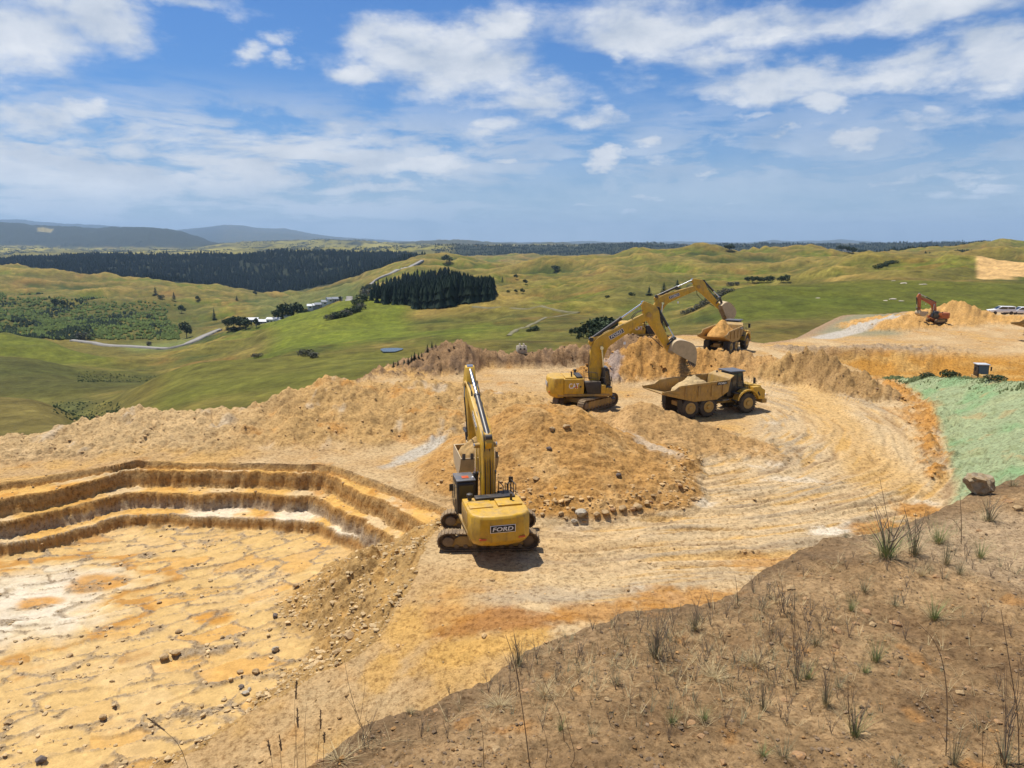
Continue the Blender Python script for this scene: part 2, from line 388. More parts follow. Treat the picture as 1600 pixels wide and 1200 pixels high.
# ------------------------------------------------------------------ objects
def tag(o, label=None, cat=None, group=None, kind=None):
    if label: o['label'] = label
    if cat: o['category'] = cat
    if group: o['group'] = group
    if kind: o['kind'] = kind
    return o
def thing(name, loc, rz, label, cat, group=None, scale=1.0):
    o = bpy.data.objects.new(name, None); COL.objects.link(o)
    o.empty_display_size = 0.3
    o.location = loc; o.rotation_euler = (0, 0, rz); o.scale = (scale,) * 3
    return tag(o, label, cat, group)
def copy_tree(o, loc, rz, label, group=None, scale=None):
    def cp_(a, parent):
        c = a.copy(); COL.objects.link(c); c.parent = parent
        for ch in a.children: cp_(ch, c)
        return c
    r = cp_(o, None); r.location = loc; r.rotation_euler = (0, 0, rz); r['label'] = label
    if group: r['group'] = group
    if scale: r.scale = (scale,) * 3
    return r
def np_mesh(name, V, F, mat, colors=None, smooth=True, mats=None):
    """V (n,3), F (m,k)"""
    me = bpy.data.meshes.new(name)
    V = np.ascontiguousarray(V, np.float32); F = np.ascontiguousarray(F, np.int32)
    n, k = F.shape
    me.vertices.add(len(V)); me.vertices.foreach_set('co', V.ravel())
    me.loops.add(n * k); me.loops.foreach_set('vertex_index', F.ravel())
    me.polygons.add(n)
    me.polygons.foreach_set('loop_start', np.arange(0, n * k, k, dtype=np.int32))
    me.polygons.foreach_set('loop_total', np.full(n, k, np.int32))
    me.polygons.foreach_set('use_smooth', np.full(n, smooth, bool))
    me.update(calc_edges=True)
    if colors is not None:
        ca = me.color_attributes.new('Col', 'FLOAT_COLOR', 'POINT')
        c4 = np.ones((len(V), 4), np.float32); c4[:, :colors.shape[1]] = colors
        ca.data.foreach_set('color', c4.ravel())
    me.materials.append(mat)
    return me
def link(name, me, parent=None):
    o = bpy.data.objects.new(name, me); COL.objects.link(o)
    if parent: o.parent = parent
    return o

class MB:
    def __init__(s): s.v = []; s.f = []; s.M = Matrix.Identity(4)
    def add(s, vs, fs):
        b = len(s.v); s.v += [s.M @ Vector(v) for v in vs]; s.f += [[i + b for i in f] for f in fs]; return s
    def box(s, x0, x1, y0, y1, z0, z1):
        return s.add([(x0,y0,z0),(x1,y0,z0),(x1,y1,z0),(x0,y1,z0),(x0,y0,z1),(x1,y0,z1),(x1,y1,z1),(x0,y1,z1)],
            [(0,3,2,1),(4,5,6,7),(0,1,5,4),(1,2,6,5),(2,3,7,6),(3,0,4,7)])
    def prism(s, prof, y0, y1):          # profile in xz, extruded in y
        n = len(prof)
        return s.add([(p[0], y0, p[1]) for p in prof] + [(p[0], y1, p[1]) for p in prof],
            [list(range(n))[::-1], list(range(n, 2*n))] + [(i, (i+1) % n, (i+1) % n + n, i + n) for i in range(n)])
    def plan(s, prof, z0, z1, top=None):           # profile in xy, extruded in z
        n = len(prof); tp = top or prof
        return s.add([(p[0], p[1], z0) for p in prof] + [(p[0], p[1], z1) for p in tp],
            [list(range(n))[::-1], list(range(n, 2*n))] + [(i, (i+1) % n, (i+1) % n + n, i + n) for i in range(n)])
    def cyl(s, p0, p1, r0, r1=None, n=12):
        r1 = r0 if r1 is None else r1
        a = Vector(p0); b = Vector(p1); d = (b - a).normalized()
        u = d.orthogonal().normalized(); w = d.cross(u)
        vs = [a + (u * math.cos(t) + w * math.sin(t)) * r0 for t in [2*math.pi*i/n for i in range(n)]]
        vs += [b + (u * math.cos(t) + w * math.sin(t)) * r1 for t in [2*math.pi*i/n for i in range(n)]]
        return s.add(vs, [list(range(n))[::-1], list(range(n, 2*n))] + [(i, (i+1) % n, (i+1) % n + n, i + n) for i in range(n)])
    def tube(s, pts, r, n=6, r1=None):
        P = [Vector(p) for p in pts]; N = len(P); vs = []
        ref = None
        for i, p in enumerate(P):
            d = (P[min(i+1, N-1)] - P[max(i-1, 0)]).normalized()
            u = (ref - d * ref.dot(d)).normalized() if ref is not None and (ref - d * ref.dot(d)).length > 1e-4 else d.orthogonal().normalized()
            ref = u; w = d.cross(u)
            rr = r if r1 is None else r + (r1 - r) * i / (N - 1)
            vs += [p + (u * math.cos(2*math.pi*k/n) + w * math.sin(2*math.pi*k/n)) * rr for k in range(n)]
        fs = [(i*n+k, i*n+(k+1) % n, (i+1)*n+(k+1) % n, (i+1)*n+k) for i in range(N-1) for k in range(n)]
        fs += [list(range(n))[::-1], list(range((N-1)*n, N*n))]
        return s.add(vs, fs)
    def lathe(s, prof, c, axis='Y', n=20):       # prof (r, h) list; closed ends
        vs = []
        for r, h in prof:
            for k in range(n):
                a = 2*math.pi*k/n
                if axis == 'Y': vs.append((c[0] + r*math.cos(a), c[1] + h, c[2] + r*math.sin(a)))
                else: vs.append((c[0] + r*math.cos(a), c[1] + r*math.sin(a), c[2] + h))
        m = len(prof)
        fs = [(i*n+k, i*n+(k+1) % n, (i+1)*n+(k+1) % n, (i+1)*n+k) for i in range(m-1) for k in range(n)]
        fs += [list(range(n))[::-1], list(range((m-1)*n, m*n))]
        return s.add(vs, fs)
    def build(s, name, mat, parent=None, bevel=0.0, seg=2, smooth=True, ang=35):
        me = bpy.data.meshes.new(name)
        bm = bmesh.new()
        vs = [bm.verts.new(v) for v in s.v]
        for f in s.f:
            try: bm.faces.new([vs[i] for i in f])
            except ValueError: pass
        bmesh.ops.remove_doubles(bm, verts=bm.verts, dist=1e-5)
        bmesh.ops.recalc_face_normals(bm, faces=bm.faces)
        if bevel > 0:
            es = [e for e in bm.edges if len(e.link_faces) == 2 and e.calc_face_angle(0) > R(30)]
            bmesh.ops.bevel(bm, geom=es, offset=bevel, segments=seg, affect='EDGES', clamp_overlap=True, profile=0.5)
        bm.to_mesh(me); bm.free()
        if smooth:
            me.polygons.foreach_set('use_smooth', [True] * len(me.polygons))
            me.set_sharp_from_angle(angle=R(ang))
        me.materials.append(mat)
        return link(name, me, parent)
def text_part(txt, name, parent, mat, origin, xdir, ydir, width, height, depth=0.01, shear=0.0):
    """lettering lying on a plane: origin = centre, xdir / ydir along the words and up"""
    cu = bpy.data.curves.new('lettering', 'FONT'); cu.body = txt; cu.extrude = 0.5; cu.align_x = 'CENTER'; cu.align_y = 'CENTER'; cu.shear = shear
    cu.offset = 0.012; cu.resolution_u = 3
    ob = bpy.data.objects.new('lettering', cu); COL.objects.link(ob)
    dg = bpy.context.evaluated_depsgraph_get(); me = bpy.data.meshes.new_from_object(ob.evaluated_get(dg))
    bpy.data.objects.remove(ob)
    co = np.array([v.co[:] for v in me.vertices]); mn, mx = co.min(0), co.max(0); c = (mn + mx) / 2
    xd = Vector(xdir).normalized(); yd = Vector(ydir).normalized(); zd = xd.cross(yd)
    for v in me.vertices:
        p = (np.array(v.co) - c) / np.maximum(mx - mn, 1e-6)
        v.co = Vector(origin) + xd * float(p[0]) * width + yd * float(p[1]) * height + zd * float(p[2]) * depth
    me.materials.clear(); me.materials.append(mat)
    return link(name, me, parent)
# ================================================================== FAR PASTURE TERRAIN
def knots(*a): return np.array(a, float).reshape(-1, 2)
K_ = lambda s: np.array([[float(q) for q in p.split(':')] for p in s.replace(' ', '').split(',')])
RINGS = [
 (60,  K_('0:760,1600:760')),
 (95,  K_('0:705,100:695,200:675,400:645,600:612,700:605,1000:590,1200:585,1600:585')),
 (130, K_('-200:612,0:620,50:624,80:634,110:652,150:662,200:650,300:618,400:604,600:574,800:566,1000:555,1200:548,1400:540,1600:535')),
 (180, K_('0:652,80:657,120:652,160:642,200:614,240:590,300:569,350:563,450:561,600:551,700:545,800:540,900:540,1000:535,1100:532,1200:527,1400:520,1600:516')),
 (240, K_('-200:610,0:612,100:609,150:608,200:606,240:602,300:588,350:577,450:549,600:540,700:532,800:525,900:520,1000:518,1100:507,1150:500,1200:494,1300:489,1400:487,1600:484')),
 (330, K_('-200:550,0:556,50:564,90:574,120:583,160:590,200:592,240:596,300:582,400:560,450:540,500:532,600:522,700:512,800:505,900:500,1000:500,1060:492,1110:467,1140:452,1200:445,1300:446,1400:445,1500:441,1600:442')),
 (400, K_('0:566,100:578,200:572,250:572,300:558,400:545,450:530,500:520,600:508,700:498,800:492,900:490,1000:488,1060:485,1110:480,1200:475,1300:455,1400:444,1600:438')),
 (480, K_('-100:530,0:532,70:528,110:545,160:564,200:570,300:552,400:527,450:512,500:502,560:490,600:490,700:483,800:478,900:470,950:462,980:457,1000:465,1050:470,1100:470,1140:468,1200:462,1300:438,1400:430,1500:424,1600:424')),
 (600, K_('0:548,70:548,130:548,200:548,260:547,320:532,380:512,420:504,450:497,500:490,560:475,580:472,620:474,680:480,740:476,800:466,860:458,900:455,1000:456,1100:450,1200:448,1250:444,1300:425,1350:412,1400:409,1500:406,1600:403')),
 (720, K_('0:528,100:530,200:531,260:531,320:521,380:508,440:503,500:500,560:484,600:471,650:456,700:450,760:452,800:455,860:450,900:445,1000:441,1100:440,1200:440,1300:418,1400:411,1600:406')),
 (900, K_('0:500,100:505,200:507,280:505,350:498,450:492,500:489,540:482,560:470,600:450,650:440,700:436,760:440,800:440,850:430,900:435,1000:415,1100:420,1200:420,1300:412,1400:413,1600:408')),
 (1100,K_('0:460,100:465,200:470,300:476,350:478,400:478,450:476,500:466,550:455,600:435,650:420,700:425,760:432,800:425,850:411,870:407,900:412,940:410,970:401,1000:396,1040:399,1085:387,1110:391,1160:395,1240:393,1300:395,1340:402,1400:406,1450:408,1600:405')),
 (1400,K_('-100:418,0:420,90:425,150:432,185:435,210:442,230:438,260:442,290:445,325:447,370:457,430:463,470:463,500:450,550:440,600:425,640:411,660:404,700:401,740:405,800:418,850:422,900:426,1000:416,1100:410,1200:405,1300:400,1400:400,1450:392,1500:384,1540:379,1600:380,1700:379')),
 (1800,K_('0:436,100:440,200:450,300:458,370:464,430:465,480:460,540:446,600:430,640:416,700:416,800:426,900:430,1000:420,1100:412,1400:402,1600:400')),
 (2600,K_('-100:416,0:412,100:406,160:403,300:405,400:402,440:397,470:397,540:397,640:403,660:408,700:405,760:403,800:400,850:402,900:404,1000:400,1600:400')),
 (3200,K_('0:410,1600:404')),
 (4200,K_('0:397,200:398,400:393,600:388,640:387,700:386,800:388,900:386,960:383,1020:381,1040:384,1100:385,1160:384,1200:383,1300:384,1400:382,1500:381,1600:382')),
 (5500,K_('0:392,300:394,400:388,600:390,800:391,1600:388')),
 (7000,K_('0:386,100:388,300:389,350:381,450:377,500:374,560:378,620:382,700:383,1000:385,1600:384')),
 (9000,K_('-100:346,0:348,20:348,50:353,80:355,150:357,180:354,230:355,250:359,270:360,290:365,310:371,330:379,360:383,500:380,560:379,620:379,700:376,740:378,800:382,860:380,880:379,900:382,1600:382')),
 (13000,K_('0:386,1600:386')),
 (22000,K_('-100:340,0:344,40:344,60:347,100:350,150:352,200:356,260:362,290:359,330:354,350:352,380:353,400:357,450:358,480:364,510:369,560:374,620:378,800:380,900:378,1000:379,1080:378,1180:379,1210:375,1220:377,1280:378,1310:375,1350:378,1400:380,1600:380')),
 (30000,K_('0:392,1600:392')),
]
RY = np.log(np.array([r[0] for r in RINGS], float))
def far_height(x, y):
    x = np.asarray(x, float); y = np.asarray(y, float)
    u = x / y
    ly = np.log(np.clip(y, 60, 30000))
    # curves across the rings are smoothed a little so that crests are rounded
    Z = []
    for (yy, kn) in RINGS:
        acc_ = 0
        for o_, w_ in ((-14, .25), (0, .5), (14, .25)):
            Yp = None
            t = 0.08 * np.ones_like(u)
            for _ in range(2):
                X = 800 + FPX * u / (cp + t * sp)
                Yp = np.interp(X + o_ * (1.0 if yy < 8000 else .3), kn[:, 0], kn[:, 1])
                t = tanp(Yp)
            acc_ = acc_ + w_ * (H - t * yy)
        Z.append(acc_)
    z = np.zeros_like(u)
    for i in range(len(RINGS) - 1):
        m = (ly >= RY[i]) & (ly <= RY[i + 1] + 1e-9)
        t = np.clip((ly - RY[i]) / (RY[i + 1] - RY[i]), 0, 1)
        s = t * t * (3 - 2 * t) * .75 + t * .25
        z = np.where(m, Z[i] * (1 - s) + Z[i + 1] * s, z)
    a = ss(110, 400, y)
    wx = x + 25 * fbm(x / 90, y / 90, 2, 5); wy = y + 25 * fbm(x / 90, y / 90, 2, 6)
    a = a * (1 - .9 * np.exp(-((x + 330) / 120) ** 2 - ((y - 650) / 120) ** 2)) * (1 - .8 * np.exp(-((x + 225) / 90) ** 2 - ((y - 740) / 110) ** 2))
    z = z + a * (ridged(wx / 220, wy / 220, 4, 11) - .35) * (2.6 + 19 * ss(230, 700, y)) + ss(100, 200, y) * fbm(x / 28, y / 28, 4, 3) * 1.1
    z = z + ss(900, 2500, y) * (ridged(wx / 420, wy / 420, 4, 21) - .4) * 9 + ss(3000, 6000, y) * fbm(x / 900, y / 1200, 4, 25) * 26
    z = z + ss(8000, 20000, y) * fbm(x / 2500, y / 3000, 4, 27) * 60
    return z
def Xof(x, y, z):
    t = (H - z) / y
    return 800 + FPX * (x / y) / (cp + t * sp)
def Yof(x, y, z):
    t = (H - z) / y
    return 600 - FPX * (sp - t * cp) / (cp + t * sp)

def grid(us, ys):
    U, Y = np.meshgrid(us, ys)
    return U * Y, Y
def grid_faces(nr, nc):
    i = np.arange(nr - 1)[:, None] * nc + np.arange(nc - 1)[None, :]
    return np.stack([i, i + 1, i + nc + 1, i + nc], -1).reshape(-1, 4)
def sub_mesh(name, V, F, C, mask, mat):
    f = F[mask]; used, inv = np.unique(f, return_inverse=True)
    return np_mesh(name, V[used], inv.reshape(-1, 4), mat, C[used])

us = np.linspace(-.95, .95, 620)
ys = np.exp(np.concatenate([np.linspace(math.log(60), math.log(1600), 290), np.linspace(math.log(1600), math.log(31000), 150)[1:]]))
fx, fy = grid(us, ys)
fz = far_height(fx, fy)
fX = Xof(fx, fy, fz)
G_LUSH = (0.115, 0.150, 0.022); G_MID = (0.135, 0.135, 0.036); G_OLIVE = (0.175, 0.150, 0.052); G_DRY = (0.32, 0.24, 0.095); G_DARK = (0.055, 0.075, 0.022); G_RUST = (0.19, 0.105, 0.035)
c = np.zeros(fx.shape + (3,)) + np.array(G_MID)
n1 = fbm(fx / 120, fy / 160, 4, 41); n2 = fbm(fx / 45, fy / 60, 4, 43); n3 = fbm(fx / 12, fy / 16, 4, 44)
c = mixc(c, G_LUSH, ss(0., .35, n1 + .4 * n2))
c = mixc(c, G_OLIVE, ss(.0, .45, -n1 + .4 * n2))
c = mixc(c, G_RUST, ss(.10, .45, n2 + .35 * n3 - .2 * n1) * .6)
c = mixc(c, G_DRY, ss(.28, .55, fbm(fx / 60, fy / 90, 5, 47) + .12 * n3) * .75)
c = mixc(c, G_DARK, ss(.15, .5, fbm(fx / 30, fy / 50, 4, 48)) * .5)
wx = fx + 25 * fbm(fx / 90, fy / 90, 2, 5); wy = fy + 25 * fbm(fx / 90, fy / 90, 2, 6)
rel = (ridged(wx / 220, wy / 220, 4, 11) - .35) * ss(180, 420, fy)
c = mixc(c, (0.27, 0.24, 0.075), ss(.20, .46, rel + .25 * n3) * .45)  # fold crests painted paler, standing in for sun on the relief
c = mixc(c, (0.052, 0.076, 0.018), ss(-.03, .24, -rel + .35 * n2) * .97)  # lush hollows, painted darker in place of relief shade
terr = fbm(fx / 22 + n2, fz / 1.1 + fx / 60, 4, 52); c = c * (1 + .55 * terr * ss(100, 200, fy) * (1 - ss(900, 1500, fy)))[..., None]
# dry grass on crests, painted paler in place of sunlit relief
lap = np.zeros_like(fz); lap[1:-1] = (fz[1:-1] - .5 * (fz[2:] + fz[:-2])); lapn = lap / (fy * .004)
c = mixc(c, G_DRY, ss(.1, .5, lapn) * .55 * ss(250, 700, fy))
def far_patch(X0, X1, y0, y1, col, amt, soft=.25, sx=25):
    global c
    m = ss(X0 - sx, X0 + sx, fX + .8 * sx * n2) * (1 - ss(X1 - sx, X1 + sx, fX + .8 * sx * n2)) * ss(y0 * (1 - soft * .3), y0 * (1 + soft * .3), fy + y0 * .05 * n2) * (1 - ss(y1 * (1 - soft * .3), y1 * (1 + soft * .3), fy + y0 * .05 * n2))
    c = mixc(c, col, m * amt)
far_patch(-400, 300, 520, 760, (0.20, 0.17, 0.05), .6)
far_patch(-400, 330, 700, 1080, (0.085, 0.10, 0.03), .7)
far_patch(200, 300, 610, 690, (0.17, 0.24, 0.10), .7)
far_patch(400, 560, 760, 1300, (0.10, 0.16, 0.07), .55)
far_patch(-300, 170, 380, 500, (0.115, 0.155, 0.02), .8)
far_patch(-300, 260, 225, 345, (0.075, 0.085, 0.028), .85)
far_patch(-300, 200, 150, 215, (0.10, 0.13, 0.06), .6)
far_patch(-300, 120, 95, 150, (0.16, 0.135, 0.06), .7)
far_patch(420, 640, 300, 570, (0.14, 0.19, 0.025), .85)
far_patch(640, 830, 430, 560, G_DRY, .45)
far_patch(1130, 1700, 230, 335, (0.10, 0.13, 0.02), .8)
far_patch(1200, 1700, 335, 400, (0.15, 0.12, 0.04), .5)
far_patch(1526, 1800, 425, 545, (0.62, 0.44, 0.26), 1.0, .03, 5)
far_patch(1440, 1700, 985, 1120, (.02, .03, .015), .9, .05, 10)
far_patch(140, 780, 95, 225, (0.165, 0.145, 0.045), .6)
far_patch(250, 620, 120, 190, (0.12, 0.155, 0.03), .45)
far_patch(-300, 110, 100, 150, (0.17, 0.15, 0.06), .8)
far_patch(960, 1130, 380, 700, (0.075, 0.095, 0.03), .45)
# forests: dark floor
FOREST = (0.020, 0.030, 0.018)
far_patch(-400, 660, 1480, 2750, FOREST, 1.0, .12)
far_patch(580, 772, 610, 880, FOREST, .0)
far_patch(690, 2000, 2700, 4400, (0.022, 0.035, 0.025), .95, .15)
far_patch(1340, 1620, 1250, 1330, FOREST, .0)
# distant farmland: blocks of paddock and shelter belts
far = ss(2700, 3300, fy) * (1 - ss(6900, 7200, fy))
_, _, rv, rv2 = cells(fx / 420, fy / 520, 61)
pad = np.array(G_MID) * (0.9 + .9 * rv[..., None]) + np.array((.10, .085, .03)) * rv2[..., None]
f1, f2, _, _ = cells(fx / 420, fy / 520, 61)
belt = 1 - ss(.03, .10, f2 - f1)
pad = mixc(pad, FOREST, np.maximum(belt * .9, ss(.12, .3, fbm(fx / 300, fy / 500, 4, 63))))
keep = 1 - ss(690, 720, fX) * (1 - ss(4500, 4800, fy))
c = lerp(c, pad, (far * keep)[..., None])
c = mixc(c, (0.030, 0.042, 0.034), ss(7000, 7300, fy) * (1 - .3 * ss(330, 360, fX)))
gap = ((fX > 58) & (fX < 82) & (fy > 8200) & (fy < 8600))
c = mixc(c, (0.30, 0.27, 0.14), gap * .9)
c = c * np.array((.90, .80, .53)) * (1 + .35 * fbm(fx / 3.2, fy / 7, 3, 50)[..., None] * (1 - ss(500, 800, fy))[..., None]) * (1 + .22 * n3[..., None] + .15 * fbm(fx / 5, fy / 6, 3, 49)[..., None] + .18 * n2[..., None])
fV = np.stack([fx, fy, fz], -1).reshape(-1, 3)
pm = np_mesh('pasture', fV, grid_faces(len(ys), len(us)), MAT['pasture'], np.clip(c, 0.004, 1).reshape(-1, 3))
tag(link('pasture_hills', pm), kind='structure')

# ================================================================== QUARRY
pw = lambda l, z=0: [W(X, Y, z) for X, Y in l]
# benches: top edges of the four walls, each a closed line reaching out of the picture
FARL = [(-900, 1500), (-900, 900)]
def bench(l, z):
    a = pw(l, z)
    return a + [(6, a[-1][1] - 2), (6, 12), (-60, 8), (-75, a[0][1] - 6)]
LV = [(0.0, .55, [(-400, 810), (0, 754), (90, 741), (160, 729), (210, 721), (306, 720), (430, 723), (520, 727), (548, 736), (600, 757), (682, 787), (720, 800)]),
      (-.5, 1.15, [(-400, 845), (0, 779), (90, 763), (160, 745), (214, 735), (330, 735), (430, 738), (512, 740), (560, 764), (647, 811), (700, 835)]),
      (-1.6, 1.15, [(-400, 890), (0, 812), (100, 792), (160, 777), (210, 768), (330, 767), (494, 771), (550, 800), (612, 838), (660, 862)]),
      (-2.7, .85, [(-400, 930), (0, 846), (60, 838), (109, 825), (150, 814), (197, 801), (300, 801), (400, 806), (459, 808), (500, 816), (569, 843), (620, 870)])]
BENCH = [(z, dr, bench(l, z)) for z, dr, l in LV]
# edge of the working platform above the basin
EDGE = [W(720, 790, 0), W(690, 812, 0), W(668, 845, 0), W(652, 885, 0), W(636, 935, -.6), W(600, 1005, -1.6), W(566, 1048, -2.3), W(430, 1103, -3.1), W(250, 1200, -3.5), (-22, 19), (-40, 14)]
BAS = pw([(-400, 812), (0, 754), (160, 729), (210, 721), (306, 720), (520, 727), (600, 757), (682, 787), (720, 800)]) + EDGE[1:] + [(-75, 14), (-75, 40)]
def WDl(l): return [WD(*p) for p in l]
def mk_ridge(l, wn, wf, base=0.0):
    P = [WD(X, Y, y) for X, Y, y, *_ in l]
    return [(p[0], p[1]) for p in P], [(p[2] - base, q[3] if len(q) > 3 else wn, q[4] if len(q) > 4 else wf) for p, q in zip(P, l)]
RID = {
 'left': mk_ridge([(-260, 705, 51, 8, 7), (-60, 688, 54, 8, 7), (0, 683, 55, 8, 7), (30, 681, 55.5, 8, 7), (60, 671, 56.5, 8, 7), (100, 668, 57, 8, 7), (140, 651, 58, 9, 7), (190, 641, 59, 9, 7), (220, 634, 60, 10, 7), (250, 640, 60.5, 10, 7), (300, 639, 61, 10, 7), (385, 634, 62, 11, 7), (440, 614, 63.5, 12, 7), (490, 594, 65, 13, 7), (520, 590, 66, 14, 7), (560, 595, 66.5, 14, 7), (600, 597, 67.5, 16, 7), (660, 594, 68.5, 19, 8), (710, 602, 69, 20, 8), (770, 622, 68, 14, 7)], 10, 7),
 'dark': mk_ridge([(540, 608, 80, 1.5, 4), (575, 596, 84, 1.6, 5), (620, 585, 88, 7, 5), (650, 563, 90, 8, 6), (690, 541, 91.5, 9, 6), (715, 534, 92, 9, 6), (738, 543, 92, 8, 6), (756, 553, 92, 1.3, 6), (800, 556, 92, 1.0, 6), (850, 552, 92, 1.0, 6), (890, 546, 92.5, 1.1, 6), (950, 549, 93, 3, 6), (1000, 548, 94, 6, 6)], 6, 6),
 'orange': mk_ridge([(940, 566, 84, 5, 5), (980, 545, 86, 6, 5), (1010, 535, 87, 6, 5), (1050, 537, 87.5, 6, 5), (1090, 556, 87, 6, 5), (1150, 560, 86.5, 6, 5), (1195, 567, 86, 6, 5)], 6, 5),
 'right': mk_ridge([(1195, 572, 84, 4, 4), (1235, 553, 83, 5, 5), (1262, 543, 82, 3, 5), (1290, 551, 80, 2.6, 5), (1330, 575, 77, 5, 4), (1370, 597, 73, 4, 3)], 5, 5),
 'second': mk_ridge([(935, 650, 58, 5, 4), (985, 636, 57.5, 9, 5), (1015, 632, 57, 10, 5), (1050, 642, 56.8, 10, 5), (1110, 668, 56, 8, 4), (1180, 692, 54, 5, 3)], 9, 5),
 'excmound': mk_ridge([(1385, 507, 128, 6, 10), (1430, 494, 137, 10, 12), (1470, 484, 141, 12, 10), (1490, 474, 143, 14, 8), (1505, 476, 143, 13, 8), (1535, 490, 143, 12, 8), (1560, 499, 140, 10, 8), (1700, 502, 138, 8, 8)], 12, 8),
 'berm': mk_ridge([(1375, 590, 82, 2, 2), (1400, 601, 77, 2.2, 2.5), (1430, 625, 70, 2.6, 3), (1450, 655, 62, 2.6, 3), (1452, 690, 55, 1.8, 2.5), (1462, 740, 47, 1, 1.5)], 2, 2),
 'cutbank': mk_ridge([(1230, 548, 100, 2, 5), (1300, 549, 97, 2, 6), (1380, 547, 99, 7, 8), (1450, 552, 101, 7, 8)], 5, 5),
}
OB = [(-90, 46), (-62, 50)] + RID['left'][0][:14] + [(WD(575, 590, 72)[0], 73), (WD(560, 590, 80)[0], 84), (WD(600, 580, 91)[0], 92), (WD(715, 545, 96)[0], 95), (WD(850, 545, 97)[0], 95.5), (WD(950, 545, 99)[0], 98), (WD(1000, 540, 106)[0], 108), (WD(1100, 540, 112)[0], 113), (WD(1190, 540, 108)[0], 108), (WD(1262, 540, 116)[0], 118), (WD(1300, 520, 150)[0], 148), (WD(1350, 500, 172)[0], 172), (WD(1420, 490, 182)[0], 184), (WD(1800, 490, 186)[0], 188), (260, 186), (260, -10), (-90, -10)]
# green hydroseeded batter on the right
GFOOT = [(12, 14), (19.5, 30), W(1462, 800), W(1478, 770), W(1462, 700), W(1446, 645), W(1405, 605), W(1385, 592)]
GCREST = [(WD(1380, 592, 84)[0], 84), (WD(1480, 591, 75)[0], 75), (WD(1600, 586, 62)[0], 62), (WD(1760, 580, 50)[0], 50), (70, 30)]
TC = (6.0, 66.0)                     # the machines drive round this point
def pit_eval(x, y):
    M = {}
    z = .22 * fbm(x / 11, y / 11, 3, 71) + .05 * fbm(x / 2.2, y / 2.2, 4, 72)
    z = z + 1.7 * ss(84, 91, y) * ss(9, 15, x) * (1 - .6 * ss(26, 42, x)) - 2.0 * ss(150, 178, y)
    # strip that runs down to the basin floor at the lower left
    q = (x + 1.5) * -.75 + (y - 31.5) * -.66
    z = z - 3.6 * ss(0, 13.5, q) * (1 - ss(31, 37, y))
    # wheel and track ruts
    rr = np.hypot(x - TC[0], y - TC[1]); an = np.arctan2(y - TC[1], x - TC[0])
    rr2 = rr + 1.6 * fbm(x / 14, y / 14, 2, 75)
    haul = ss(13, 19, rr2) * (1 - ss(33, 38, rr2)) * ss(2, 9, x + .25 * (66 - y) * 0 + 2)
    low = ss(24, 29, y) * (1 - ss(41, 45, y)) * ss(-4, 4, x)
    haul = np.maximum(haul, low * .8); haul = haul * (1 - ss(88, 96, y))
    rut = fbm(rr2 / .55, an * 3.2, 3, 76); rut2 = fbm(rr2 / 1.7, an * 2.2, 3, 77)
    z = z + haul * (.13 * rut + .16 * rut2 + .30 * np.maximum(0, fbm(rr2 / .8, an * 6, 4, 78) - .12)) + .05 * fbm(x / .45, y / .45, 3, 79)
    groove = np.zeros_like(x); lip = np.zeros_like(x)
    for r0, of, wd in ((19.3, 0, .2), (21.2, 2, .25), (22.6, 3, .2), (24.5, 4, .3), (25.6, 5, .2), (27.6, 6, .28), (28.6, 7, .2), (30.4, 8, .3), (31.6, 9, .22), (33.3, 10, .25)):
        on = ss(-.12, .12, fbm(an * 3.5 + of * 3, an * 0 + of, 2, 170)); e_ = rr2 + .7 * fbm(an * 4 + of, an * 0 + of * 2, 2, 171) - r0
        groove = np.maximum(groove, on * np.exp(-(e_ / wd) ** 2)); lip = np.maximum(lip, on * np.exp(-((e_ - wd * 1.9) / (wd * .8)) ** 2))
    groove *= haul; lip *= haul; z = z - .12 * groove + .13 * lip * (1 + .8 * fbm(x / .4, y / .4, 3, 172))
    M['groove'] = groove; M['lip'] = lip
    M['haul'] = haul; M['rut'] = rut; M['rut2'] = rut2
    # basin
    ib = sdist(x + .5 * fbm(x / 2.0, y / 2.0, 3, 107) * (1 - ss(38, 42, y)), y + .5 * fbm(x / 2.0 + 5, y / 2.0, 3, 108) * (1 - ss(38, 42, y)), BAS)
    wob = .50 * fbm(x / 1.6, y / 1.6, 4, 81) + .45 * fbm(x / 5, y / 5, 2, 82)
    st = np.zeros_like(x); wall = np.zeros_like(x)
    for i, (zt, dr, poly) in enumerate(BENCH):
        d = sdist(x, y, poly) + wob * (.6 + .25 * i)
        bat = .30 + .12 * np.clip(fbm(x / 2, y / 2, 2, 83 + i) + .3, 0, 1)
        s_ = np.clip(d / bat, 0, 1)
        st = st - dr * s_
        wall = np.maximum(wall, ((d > -.05) & (d < bat * 1.15)) * 1.0)
        # crumbs at the wall foot, crisp lip
        st = st + .14 * np.exp(-((d - bat - .12) / .16) ** 2) * np.clip(.5 + 1.6 * fbm(x / .5, y / .5, 3, 88 + i), 0, 1.4)
        M['lv%d' % i] = s_
    M['wall'] = wall
    floor = M['lv3']
    # scraped patches of the floor
    ca, sa = math.cos(R(24)), math.sin(R(24))
    a = (x * ca + y * sa) + .5 * fbm(x / 3.5, y / 3.5, 4, 91) + .35 * (-x * sa + y * ca); b = (-x * sa + y * ca) + 1.0 * fbm(x / 5.0, y / 5.0, 4, 92) + .12 * a * np.sin(x / 6)
    q1, q2, cr, cr2 = cells(a / 2.7, b / 1.3, 93, .95, True)
    e_ = q2 - q1
    crumb = (1 - ss(.03, .10 + .26 * np.clip(fbm(x / 2.4, y / 2.4, 3, 94) + .12, 0, 1), e_ + .10 * fbm(x / .35, y / .35, 3, 95)))
    crumb = crumb * ss(-.28, .02, fbm(x / 1.9, y / 1.9, 3, 96)) * (.75 + .5 * cr)
